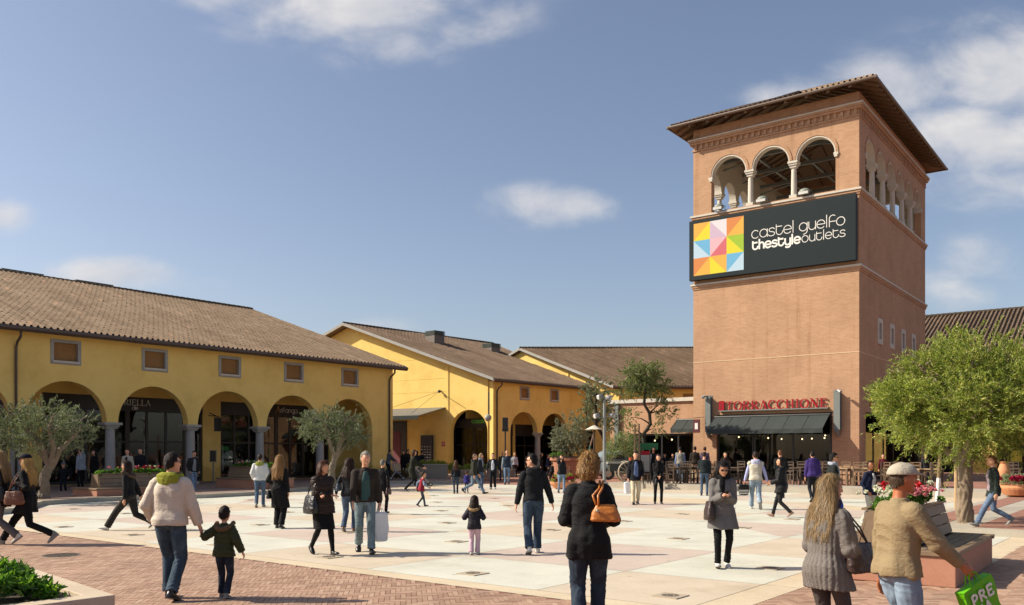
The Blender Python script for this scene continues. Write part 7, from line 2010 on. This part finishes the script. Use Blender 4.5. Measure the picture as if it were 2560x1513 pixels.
t = thing('display_case', 'green topped glass display case in front of the annex windows', 'display case', (xat(1577, 46.5), 46.5, .265)); mb = MB(); mb.box(-.55, .55, -.3, .3, 0, .95); mb.build('base', WOODD, t)
mb = MB(); mb.box(-.5, .5, -.28, .28, .951, 1.6); mb.build('glass_box', GLASS, t); mb = MB(); mb.box(-.62, .75, -.35, .35, 1.62, 1.98); mb.build('header', plain('green_header', (.02, .17, .05), .5), t)
# wooden stakes by the big tree
for k, (xd, dd, lab) in enumerate(((2302, 25.0, 'wooden tree stake painted white at its foot, left of the big olive trunk'), (2345, 24.0, 'tan wooden tree stake just left of the big olive trunk'))):
    t = thing('tree_stake', lab, 'stake', (xat(xd, dd), dd, .156), 0); h = 2.1
    mb = MB(); mb.tube([(0, 0, .85 if k == 0 else 0), (.08 if k == 0 else 0, 0, h)], .055, n=10); mb.build('shaft', WOODM if k == 0 else WOODL, t)
    if k == 0: mb = MB(); mb.tube([(-.06, 0, 0), (-.0, 0, .85)], .056, n=10); mb.build('painted_foot', WHITE, t)
# terracotta pillar pot by the right edge and hanging yellow banner
t = thing('terracotta_jar', 'slim terracotta jar behind the man in the green jacket', 'jar', (xat(2462, 33), 33.0, .156)); mb = MB(); mb.lathe([(.16, 0), (.24, .4), (.22, .9), (.14, 1.15), (.20, 1.25), (.17, 1.25), (.10, 1.1)], n=20); mb.build('jar_body', TERRA, t)
t = thing('yellow_banner', 'small hanging yellow banner in the shaded arcade at the right edge', 'banner', (xat(2492, 44), 44, 0)); mb = MB(); mb.box(-.28, .28, -.02, .02, zat(1132, 44), zat(1104, 44)); mb.build('cloth', plain('yellow_cloth', (.42, .36, .03), .8), t)
mb = MB(); mb.tube([(-.33, 0, zat(1103, 44)), (.33, 0, zat(1103, 44))], .02, n=6); mb.tube([(0, 0, zat(1103, 44)), (0, 0, zat(1060, 44))], .01, n=5); mb.build('rail', DARKM, t)
# information stand by the arcade, wall speaker sign, street sign pole
t = thing('menu_stand', 'small gilt framed notice case on a thin post before the third arch', 'stand', (xat(523, 45.0), 45.0, .165)); mb = MB(); mb.tube([(0, 0, 0), (0, 0, 1.05)], .04, n=8); mb.lathe([(.2, 0), (.2, .03), (.05, .04)], n=16); mb.build('post', STEELG, t)
mb = MB(); mb.box(-.20, .20, -.05, .02, 1.05, 1.72); f = mb.build('frame', plain('gilt_frame', (.62, .46, .22), .35, metal=.3), t); mb = MB(); mb.box(-.155, .155, -.056, -.051, 1.10, 1.67); mb.build('notice', plain('dark_notice', (.05, .035, .025), .4), f)
t = thing('wall_notice', 'small red and white notice on the yellow pier in the third arch', 'sign', (xat(521, 49.5), 49.3, 0)); mb = MB(); mb.box(-.12, .12, -.02, .01, 2.02, 2.36); mb.build('plate', plain('notice_pink', (.45, .22, .18), .6), t)
mb = MB(); mb.tube([(.07 * math.cos(R(a)), -.03, 2.22 + .07 * math.sin(R(a))) for a in range(0, 361, 30)], .014, n=5); mb.build('red_ring', RED, t)
t = thing('projecting_sign', 'black projecting lantern sign hanging on a bracket inside the third arch', 'sign', (xat(533, 46.5), 46.5, 0)); z0 = zat(1058, 46.5)
mb = MB(); mb.box(-.14, .14, -.12, .12, z0, z0 + .75); mb.build('box', DARKM, t); mb = MB(); mb.tube([(0, 0, z0 + .8), (-.5, .2, z0 + 1.0)], .03, n=6); mb.tube([(.1, 0, z0 + .8), (-.5, .1, z0 + .85)], .03, n=6); mb.build('bracket', DARKM, t)
t = thing('sign_post', 'thin black post with a small dark box sign before the middle building', 'sign post', (xat(1239, 56), 56.0, .0)); mb = MB(); mb.tube([(0, 0, 0), (0, 0, 3.1)], .05, n=8); mb.build('post', DARKM, t)
mb = MB(); mb.box(-.20, .20, -.12, .12, 3.1, 3.35); mb.box(-.18, .18, -.1, .1, 3.36, 4.0); mb.build('sign_box', DARKM, t)
# ================================================================== the crowd
H_ = human
B = {}
# ---- foreground, left
p = H_('woman with long grey blonde hair at the very left edge, black jacket and grey trousers', 6, 1337, 1102, th=268, fem=True, stride=.62, lead=1, arms=('hang', 'pocket'), top='coat', tc='16161a', hem=.74, bc='5d5a5a', wide=.012, shoes='w', hair='long', hc='9a8058', scarf=None)
handbag(p, -1, 'dark shoulder bag of the woman at the very left edge', '141418', h=.26)
p = H_('blonde woman striding left in a navy cap and long black coat', 68, 1337, 1096, th=266, fem=True, stride=.95, lead=1, arms=('strap', 'pocket'), top='coat', tc='0e0e11', hem=.70, bc='0d0d10', wide=.006, shoes='g', hair='long', hc='b08c50', cap=('cap', '12141f'), glasses=True, collar=1)
handbag(p, -1, 'tan leather shoulder bag of the woman in the navy cap', '6a3f25', h=.24, w=.36, y=.12)
p = H_('young person with brown bob striding left in black fur hooded jacket', 318, 1301, 1118, th=268, fem=True, stride=.98, lead=-1, arms=('hang', 'back'), top='jacket', tc='15171a', hem=.92, bc='2b2926', wide=.02, shoes='w', hair='bob', hc='33201a', fur='5a4a3c', lean=5)
p = H_('man in a cream padded jacket with lime green hood, seen from behind, leading a boy', 417, 1473, 1113, th=6, stride=.26, lead=-1, arms=((-.27, .12, .95), (.33, .14, .80)), top='puffer', tc='cdbfae', hem=.90, puff=.022, quilt=0, jeans='304a5e', wide=.016, hair='short', hc='20150f', hood='8f9230', head=(28, 0), glasses=True, fat=.012)
p = H_('small boy in a green fur hooded parka, seen from behind, beside the cream jacket man', 549, 1468, 1252, th=2, stride=.18, lead=-1, arms=((-.26, .10, 1.30), (.36, .02, .93)), top='puffer', tc='36391f', hem=.84, puff=.030, quilt=1, jeans='1f2a3c', wide=.012, hair='short', hc='22160f', fur='7a6244', shoes='g')
# ---- left middle
H_('man in a dark jacket over grey hoodie walking right near the third arch', 473, 1208, 1101, th=135, stride=.75, lead=1, arms=('pocket', 'pocket'), top='jacket', tc='2d2b28', hem=.90, shirt='8e9094', jeans='7390ae', hair='short', hc='2a1c14', hood='8e9094', lean=8, head=(0, 12))
H_('man in a cream jacket standing behind the left planter', 313, d=35.5, H=1.72, z=.165, th=180, top='jacket', tc='b5aa98', hem=.88, shirt='17171a', bc='1c1c1f', hair='short', hc='3a2a1e')
H_('man in a black suit standing behind the left planter', 345, d=36.3, H=1.76, z=.165, th=185, top='coat', tc='1a1a20', hem=.82, bc='17171a', hair='short', hc='2a2019')
H_('man in a pale grey jacket with raised arm by the leaning olive trunk', 200, d=36.0, H=1.75, z=.165, th=285, arms=('hang', 'face'), top='jacket', tc='8f959c', hem=.84, bc='16161a', hair='short', hc='1e1510')
H_('small boy in a striped knit hat and black jacket by the olive tree', 156, 1214, 1137, th=170, stride=.3, arms=((-.3, .1, 1.0), (.36, 0, 1.0)), top='puffer', tc='15171c', hem=.86, puff=.02, bc='1a1c22', hair='short', hc='4a3323', cap=('beanie', '6a7078'), z=.0)
H_('dark haired person in black half hidden behind the second column', 232, d=37.0, H=1.68, z=.165, fem=True, th=200, top='coat', tc='111114', hem=.6, hair='long', hc='17100c')
H_('man in a white padded jacket with lime hood walking away beside the blonde woman', 637, 1245, 1115, th=352, stride=.35, lead=1, arms=('pocket', 'pocket'), top='puffer', tc='c9cac9', hem=.90, puff=.014, jeans='34587a', wide=.006, hair='short', hc='241a12', hood='8a9045', shoes='g')
p = H_('woman with long blonde hair in a long black coat, seen from behind', 684, 1297, 1117, th=8, fem=True, stride=.16, lead=-1, arms=((-.22, .20, 1.06), 'hang'), top='coat', tc='0f0f12', hem=.50, bc='101013', wide=.02, hair='long', hc='8f6b3e', flare=.06)
handbag(p, -1, 'small black handbag at the side of the blonde woman in the long black coat', '101014', h=.20, w=.24, zb=.72)
p = H_('woman in a brown quilted jacket and black skirt walking with folded arms', 790, 1362, 1131, th=140, fem=True, stride=.50, lead=-1, arms=('crossed', 'crossed'), top='puffer', tc='2e211c', hem=.80, puff=.030, quilt=1, bot='skirt', bc='0c0c0e', skirt_hem=.50, hair='bob', hc='4a2a18', shoes='d', tights='0e0e10', fat=.02, head=(-20, 0), collar=1)
handbag(p, 1, 'large black leather shoulder bag of the woman in the brown quilted jacket', '0f0f10', h=.34, w=.44, dp=.17, zb=.78, rough=.3)
p = H_('woman with long curly brown hair seen from behind in dark top and jeans', 855, 1305, 1128, th=10, fem=True, stride=.25, arms=((-.34, .05, .92), 'hang'), top='jacket', tc='171a1e', hem=.86, jeans='3d5675', wide=.012, hair='curly', hc='2e1a12', shoes='b')
handbag(p, -1, 'blue grey handbag of the curly haired woman', '39424f', h=.20, w=.24, zb=1.0, y=-.05)
p = H_('white haired man in a brown leather jacket and teal shirt walking forward', 895, 1357, 1108, th=165, stride=.48, lead=-1, arms=('hang', 'fwd'), top='jacket', tc='2e2722', hem=.90, shirt='35504f', jeans='64808a', wide=.014, hair='short', hc='9a978e', shoes='d', lean=3, head=(-14, 0), puff=.006)
shopping_bag(p, -1, 'large white plastic shopping bag carried by the white haired man', 'd8d8d8', w=.30, h=.52, dp=.16, drop=.06, soft=True, yaw=20)
p = H_('grey haired person in a black jacket seen from behind the white haired man', 937, 1262, 1128, th=20, stride=.2, arms=('hang', 'hang'), top='jacket', tc='131215', hem=.74, bc='121215', hair='crop', hc='6f6c66', fem=True)
handbag(p, 1, 'brown handbag of the grey haired person in black', '3a2219', h=.24, w=.30, zb=.64)
H_('man in a grey hooded top leaning over a pushchair near the corner downpipe', 951, d=50.0, H=1.75, z=.165, th=60, lean=12, arms=('push', 'push'), top='hoodie', tc='50545a', hem=.90, bc='1b1e26', hair='short', hc='1c140f', hood='50545a')
H_('dark haired woman in black standing under the grey canopy', 990, d=55.0, H=1.68, z=.165, fem=True, th=190, top='coat', tc='101013', hem=.62, hair='long', hc='15100c')
H_('man in black standing under the grey canopy', 1000, d=56.5, H=1.78, z=.165, th=120, top='coat', tc='15161a', hem=.7, hair='short', hc='1c140f')
H_('person in orange trousers in front of the directory panel', 1022, d=54.6, H=1.66, z=.165, fem=True, th=10, top='jacket', tc='1c2229', hem=.9, bc='8a3c14', hair='bob', hc='15100c')
H_('person in a dark jacket reading the directory panel', 1034, d=55.2, H=1.70, z=.165, th=30, top='jacket', tc='20222a', hem=.86, bc='15161a', hair='short', hc='20160f')
H_('woman in a long dark green coat pushing a pushchair to the right', 1010, 1207, 1102, th=72, fem=True, stride=.55, lead=-1, arms=('push', 'push'), top='coat', tc='20231b', hem=.58, bc='14161a', hair='bob', hc='3a2417', lean=7)
H_('small boy in a red padded vest running beside the pushchair', 1033, 1243, 1160, th=70, stride=.42, lead=-1, arms=((-.30, -.18, 1.0), (.25, .32, 1.02)), top='vest', tc='8c2233', hem=.82, puff=.02, shirt='7f95ab', jeans='3c4450', hair='short', hc='2a1a12', lean=10)
H_('man in a pale blazer and red shirt on the phone by the gable wall', 1084, 1160, 1097, th=175, stride=.35, arms=('hang', 'ear'), top='jacket', tc='a39c8e', hem=.80, shirt='7a1420', bc='15141a', hair='short', hc='6c6258')
H_('girl with long brown hair in black leather jacket, seen from behind', 1118, 1211, 1130, th=350, fem=True, stride=.1, top='jacket', tc='1a1e26', hem=.88, jeans='2f4358', hair='long', hc='4a2f1e', shoes='d')
H_('toddler in a purple jacket between the girl and the striding man', 1144, 1209, 1158, th=10, stride=.12, top='puffer', tc='2f2a72', hem=.84, puff=.02, jeans='2b4360', hair='short', hc='4a3020', shoes='w')
H_('man in sunglasses and dark green hooded jacket striding right', 1161, 1212, 1108, th=88, stride=.85, lead=1, arms=('fwd', 'hang'), top='puffer', tc='2b2d24', hem=.86, puff=.012, jeans='5b7b98', wide=.008, hair='crop', hc='6f5a48', hood='2b2d24', glasses=True, lean=4)
H_('woman in a dark jacket and jeans just behind the striding man', 1178, 1204, 1113, th=120, fem=True, stride=.3, top='jacket', tc='23262d', hem=.88, jeans='3a587c', hair='wavy', hc='8a7556', scarf='7d8a9a', shoes='w')
H_('man in a white shirt and open navy jacket facing the camera', 1209, 1200, 1112, th=185, stride=.2, top='jacket', tc='191c26', hem=.84, shirt='c9ccd4', bc='14151b', wide=.012, hair='short', hc='4a2c18', shoes='w', arms=((-.31, .05, .9), (.31, .05, .9)))
H_('older man in an olive shirt behind the navy jacket man', 1232, d=52.5, H=1.80, th=190, top='jacket', tc='3e3a26', hem=.84, jeans='27384e', hair='thin', hc='8a8378')
H_('bald man in a navy and grey sweatshirt walking forward', 1243, 1189, 1104, th=180, stride=.35, arms=('hang', 'hang'), top='vest', tc='232f3f', hem=.88, shirt='8b9aa4', jeans='5a7ea0', hair='thin', hc='6a5a4c', fat=.02)
H_('person in a white top near the door of the middle building', 1262, d=60.0, H=1.72, th=170, top='hoodie', tc='b9bac0', hem=.9, bc='2a2a30', hair='bob', hc='b0965a', fem=True)
H_('person in black walking into the arch of the middle building', 1297, d=57.0, H=1.75, th=20, stride=.3, top='coat', tc='16181a', hem=.8, bc='131316', hair='short', hc='1a120e')
H_('woman in black by the stone column of the middle building', 1326, d=54.5, H=1.72, fem=True, th=100, stride=.35, top='coat', tc='101115', hem=.74, bc='121318', hair='bob', hc='120d0a')
H_('person in blue and black walking behind the stone column', 1343, d=56.0, H=1.62, th=90, stride=.3, top='jacket', tc='1c2240', hem=.86, bc='131318', hair='short', hc='120d0a')
H_('small child in dark clothes beside the stool and large pot', 1353, 1181, 1135, th=30, stride=.15, top='jacket', tc='17181c', hem=.84, bc='17181c', hair='short', hc='2a1a12')
H_('woman in a black leather jacket and jeans on the phone mid plaza', 1376, 1210, 1116, th=168, fem=True, stride=.30, lead=-1, arms=('hang', 'face'), top='jacket', tc='1b1d20', hem=.86, jeans='6a8aab', hair='long', hc='4a2417', shoes='d')
# ---- centre
H_('small girl with long dark hair, navy quilted jacket and pink trousers, seen from behind', 1163, 1362, 1222, th=6, fem=True, stride=.14, lead=1, arms=((-.2, .2, 1.22), (.22, .18, 1.16)), top='puffer', tc='1c1924', hem=.80, puff=.030, quilt=1, bc='c9a9b6', wide=.022, hair='long', hc='2b1a12', fur='a0835c', shoes='w')
H_('man in a black hooded sweatshirt and blue jeans walking away, sunglasses in profile', 1308, 1360, 1115, th=355, stride=.30, lead=1, arms=((-.30, .06, .83), (.36, .10, .84)), top='hoodie', tc='14171b', hem=.92, jeans='27405a', wide=.020, hair='short', hc='120e0c', hood='14171b', glasses=True, head=(-62, 0), shoes='w', puff=.006)
p = H_('woman with wavy golden hair in a long black coat, nearest the camera, seen from behind', 1443, d=8.1, H=1.74, th=4, fem=True, stride=.22, lead=1, arms=((-.14, .27, 1.08), (.16, .27, 1.08)), top='coat', tc='17181a', hem=.76, jeans='25384c', wide=.018, hair='wavy', hc='8a683a', collar=1, head=(22, 4), flare=.10, puff=.012)
p['root']['label'] = 'woman with wavy golden hair in a black coat, nearest the camera, seen from behind'
t, b0 = carried(p, 'handbag', 'tan orange leather handbag on the shoulder of the golden haired woman', 'handbag', (.155, -.15, 1.12))
LEA = fabric('b8702a', rough=.38, spec=.5, mott=.1); mb = MB(); rs = []
for q, wq, dq in ((0, .13, .048), (.015, .14, .055), (.08, .128, .05), (.12, .105, .036), (.15, .09, .018), (.16, .085, .012)):
    rs.append([(wq * math.copysign(abs(math.cos(g)) ** .6, math.cos(g)), dq * math.copysign(abs(math.sin(g)) ** .7, math.sin(g)), q) for g in [2 * math.pi * i / 24 for i in range(24)]])
mb.rings(rs); put(folds(voxelize(mb, .007, 2), .004, 5), 'bag_body', LEA, t)
for k, (dx, dy) in enumerate(((-.04, .0), (.03, -.015))):
    mb = MB(); sh = Vector((.125, -.005, 1.475)) - b0; mb.tube([(-.07 + dx * .2, dy, .13), (-.09 + dx * .7, dy - .0, .24), sh + Vector((dx * .4 - .01, -.075, -.05)), sh + Vector((dx * .5, -.01, .015)), sh + Vector((dx * .3, .06, .0))], .011, n=7); mb.build('strap', LEA, t, smooth=True)
mb = MB(); mb.ell((-.075, -.052, .10), (.016, .008, .02)); mb.build('buckle', plain('brass', (.5, .42, .3), .3, metal=.7, bs=0), t)
# ---- right of centre, standing pairs
p = H_('man in a black jacket and cream trousers carrying a white bag, smiling at the camera', 1558, 1238, 1108, th=178, stride=.22, lead=1, arms=('pocket', 'hang'), top='jacket', tc='15161b', hem=.80, puff=.012, bc='cdbfa0', wide=.010, hair='short', hc='231710', shoes='d', shirt='5a6a90')
shopping_bag(p, 1, 'crumpled white plastic bag held by the man in cream trousers', 'dedee0', w=.26, h=.40, dp=.16, drop=.02, soft=True)
p = H_('woman in black clasping her hands beside the cream trousered man', 1614, 1236, 1115, th=182, fem=True, arms=('clasp', 'clasp'), top='coat', tc='0e0e11', hem=.76, bc='101014', hair='bob', hc='2a1710', scarf='0d0d10')
handbag(p, 1, 'small black handbag hanging from the arm of the woman in black', '0c0c0f', h=.20, w=.2, zb=.70, x=.10, y=.2, kind='elbow')
H_('man in a pale padded vest standing among the café tables', 1668, d=43.0, H=1.75, z=.265, th=10, top='vest', tc='8e8a80', hem=.9, puff=.015, shirt='7f8cb4', jeans='4e6c8a', hair='short', hc='1d150f')
H_('man in a brown jacket between the café tables left of the tower', 1704, d=44.5, H=1.78, z=.265, th=15, top='jacket', tc='2d241d', hem=.86, bc='8c806a', hair='short', hc='20160f')
H_('person in a mauve top at the left corner of the tower', 1728, d=45.5, H=1.76, z=.265, th=30, top='hoodie', tc='4c3d58', hem=.88, jeans='2f4258', hair='short', hc='33180f')
H_('waiter in a white shirt and black waistcoat beside the display case', 1602, d=45.2, H=1.74, z=.265, th=150, top='vest', tc='14141a', hem=.9, shirt='b9bcc8', bc='121216', hair='short', hc='120d0a', sk='7a4c34')
H_('man in a dark green jumper and jeans standing left of the grey coat woman', 1727, 1216, 1109, th=15, arms=('front', 'hang'), top='hoodie', tc='1a2427', hem=.90, jeans='3a5a78', hair='short', hc='2b1c13')
H_('dark haired child looking over a chair behind the grey coat woman', 1778, d=38.6, H=1.48, z=.265, th=180, top='jacket', tc='2a1c18', hem=.86, hair='short', hc='1a100b')
p = H_('woman in sunglasses and a grey coat looking down at her phone', 1771, 1394, 1131, th=182, fem=True, stride=.10, arms=('phone', 'phone'), top='coat', tc='6b6866', hem=.66, bc='0d0d10', hair='long', hc='120c0a', scarf='0e0e10', glasses=True, head=(0, 22), puff=.02, flare=.10, shoes='w')
handbag(p, 1, 'soft brown leather bag hanging from the arm of the woman in the grey coat', '33231f', h=.30, w=.38, dp=.15, zb=.80, y=.10, kind='elbow')
t, b0 = carried(p, 'mobile_phone', 'black mobile phone in the hands of the woman in the grey coat', 'phone', (0, .345, 1.255)); mb = MB(); mb.box(-.03, .03, -.06, .06, -.006, .006, M=Matrix.Rotation(R(25), 4, 'X')); mb.build('phone_body', SUNG, t, bevel=.004)
p = H_('man in a cream padded vest and light jeans walking away with a striped bag', 1853, 1250, 1107, th=8, stride=.55, lead=-1, arms=((-.33, .04, .84), (.35, -.02, .84)), top='vest', tc='c2bbab', hem=.90, puff=.02, shirt='a7acd6', jeans='7794ad', wide=.014, hair='short', hc='2a1c14', hood='b9bcd8', shoes='w', lift=.04)
t = shopping_bag(p, -1, 'black sports bag with white stripes carried by the man in the cream vest', '121214', w=.32, h=.34, dp=.16, drop=.02, soft=True)
mb = MB()
for k in range(3): mb.box(-.15, .13, -.095, -.089, .05 + k * .05, .068 + k * .05)
mb.build('stripes', WHITE, t)
H_('sandy haired man in a black jacket facing the restaurant', 1914, 1222, 1105, th=350, arms=('front', 'pocket'), top='jacket', tc='16181a', hem=.78, puff=.012, bc='14161b', hair='short', hc='6a452a')
p = H_('woman in a black quilted jacket walking left with a blue bag', 1917, 1270, 1122, th=300, fem=True, stride=.55, lead=1, arms=('bent', 'hang'), top='puffer', tc='15161a', hem=.74, puff=.02, quilt=1, bc='1c1d1f', hair='bob', hc='1a110d', shoes='b', hood='15161a', head=(-20, 0))
handbag(p, 1, 'blue shoulder bag of the woman in the black quilted jacket', '2a3c5c', h=.26, w=.34, zb=.80, y=.05)
H_('man in a purple hooded sweatshirt walking away before the restaurant', 1993, 1232, 1107, th=5, stride=.45, lead=1, arms=('hang', 'hang'), top='hoodie', tc='3a2a68', hem=.88, puff=.012, bc='14171f', hair='short', hc='120d0b', hood='3a2a68', wide=.004)
H_('short haired woman in sunglasses with checked scarf and bright blue trousers', 2040, 1292, 1112, th=95, fem=True, stride=.28, lead=1, arms=('hang', 'hang'), top='jacket', tc='1c211f', hem=.92, bc='0f44a8', wide=.03, hair='short', hc='120e0c', scarf='9aa3b2', glasses=True)
H_('man in a navy striped tracksuit top and white trousers near the bench', 2133, 1290, 1131, th=150, stride=.32, lead=-1, arms=('pocket', 'pocket'), top='jacket', tc='141c38', hem=.84, shirt='b6b8be', bc='c2bcae', wide=.014, hair='thin', hc='1f1712', fat=.04, head=(25, 0), shoes='w', sk='9a6342')
# ---- foreground, right
p = H_('woman with long streaked blonde hair in a long grey knitted cardigan, near the right', 2027, d=6.8, H=1.56, th=62, fem=True, stride=.22, lead=1, arms=('bent', 'bent'), top='coat', tc='6f6a65', hem=.76, bc='4a4340', bot='leggings', hair='long', hc='806a48', scarf='2b3252', knit=True, puff=.022, flare=.08, head=(18, 0))
handbag(p, 1, 'brown leather shoulder bag beneath the arm of the woman in the grey cardigan', '3b2b26', h=.26, w=.32, zb=.92, y=.16)
p = H_('man in a beige flat cap and tan blazer walking right with a green bag', 2201, d=6.3, H=1.66, th=78, stride=.30, lead=-1, arms=('hang', (.25, .36, 1.00)), top='coat', tc='8b7a5c', hem=.90, puff=.012, jeans='6f8ea8', wide=.02, hair='crop', hc='4a3a2a', cap=('cap', 'a79f8e'), head=(8, 0), shirt='b0b0b8', sk='a8663f', collar=1, fat=.0, flare=.06)
shopping_bag(p, 1, 'lime green shopping bag with big white letters carried by the man in the flat cap', '5fae0e', w=.33, h=.42, dp=.09, drop=.09, text=['PRE', 'NA', 'TAL'], yaw=-78, tilt=24, tcol='5fae0e')
H_('man in a dark green jacket and jeans striding left beyond the big tree', 2437, 1292, 1112, th=280, stride=.80, lead=-1, arms=('hang', 'hang'), top='jacket', tc='26302b', hem=.80, shirt='93848c', jeans='4c6c92', wide=.008, hair='short', hc='7a5030', shoes='g', z=.156)
# ---- café guests at the right
for (xd, dd, col, lab) in ((2165, 40.2, '5a1820', 'seated looking café guest in dark red behind the pale tables'), (2270, 40.5, '23262a', 'café guest in charcoal behind the big tree trunk'), (1650, 47.5, '2a2320', 'café guest in brown near the annex window'), (1630, 47.0, '17191d', 'café guest in black near the annex window')):
    H_(lab.replace('seated looking ', ''), xd, d=dd, H=1.35, z=.265, th=190, top='jacket', tc=col, hem=.9, hair='short', hc='1a120e', kid=False) if False else H_(lab.replace('seated looking ', ''), xd, d=dd, H=1.4, z=.265, th=190, top='jacket', tc=col, hem=.9, hair='short', hc='1a120e')
# ---- pushchairs
def pushchair(label, loc, rz, cloth):
    t = thing('pushchair', label, 'pushchair', loc, rz); FR = plain('frame_silver', (.45, .45, .45), .3, metal=.6, bs=0)
    mb = MB()
    for y in (-.22, .22):
        mb.tube([(-.45, y, 1.02), (-.35, y, .95), (.35, y, .14)], .013, n=6); mb.tube([(-.30, y, .12), (.05, y, .62)], .013, n=6)
    mb.tube([(-.45, -.22, 1.02), (-.47, 0, 1.03), (-.45, .22, 1.02)], .015, n=6); mb.tube([(.3, -.22, .2), (.3, .22, .2)], .012, n=6); mb.build('frame', FR, t)
    for x in (-.30, .38):
        for y in (-.23, .23):
            mb = MB(); mb.tube([(x, y - .03, .11), (x, y + .03, .11)], .11, n=16); w = mb.build('wheel', DARKM, t); mb = MB(); mb.tube([(x, y - .035, .11), (x, y + .035, .11)], .05, n=10); mb.build('hub', FR, w)
    mb = MB(); mb.rings([[(x, y, z) for y in (-.19, .19)] + [(x + .04, y, z - .03) for y in (.19, -.19)] for x, z in ((-.22, .95), (-.12, .55), (-.02, .42), (.25, .45))]); mb.build('seat', fabric(cloth), t)
    mb = MB(); rs = []
    for k in range(7): a = R(20 + 22 * k); rs.append([(-.12 + .30 * math.cos(a) * 1.0, y, .72 + .30 * math.sin(a)) for y in (-.20, 0, .20)] + [(-.12 + .28 * math.cos(a), y, .72 + .28 * math.sin(a)) for y in (.19, 0, -.19)])
    mb.rings(rs[2:]); mb.build('hood', fabric(cloth), t); return t
pushchair('pushchair with grey frame pushed by the woman in the dark green coat', (xat(1036, 44.0), 44.0, .01), R(15), '4a4436')
pushchair('pushchair with a mauve cover beside the man in the grey hooded top', (xat(972, 49.2), 49.2, .165), R(10), '8d8490')
for o in (ch_d, ch_l, tb_d, tb_l): pass
bpy.data.scenes.remove(TMP)
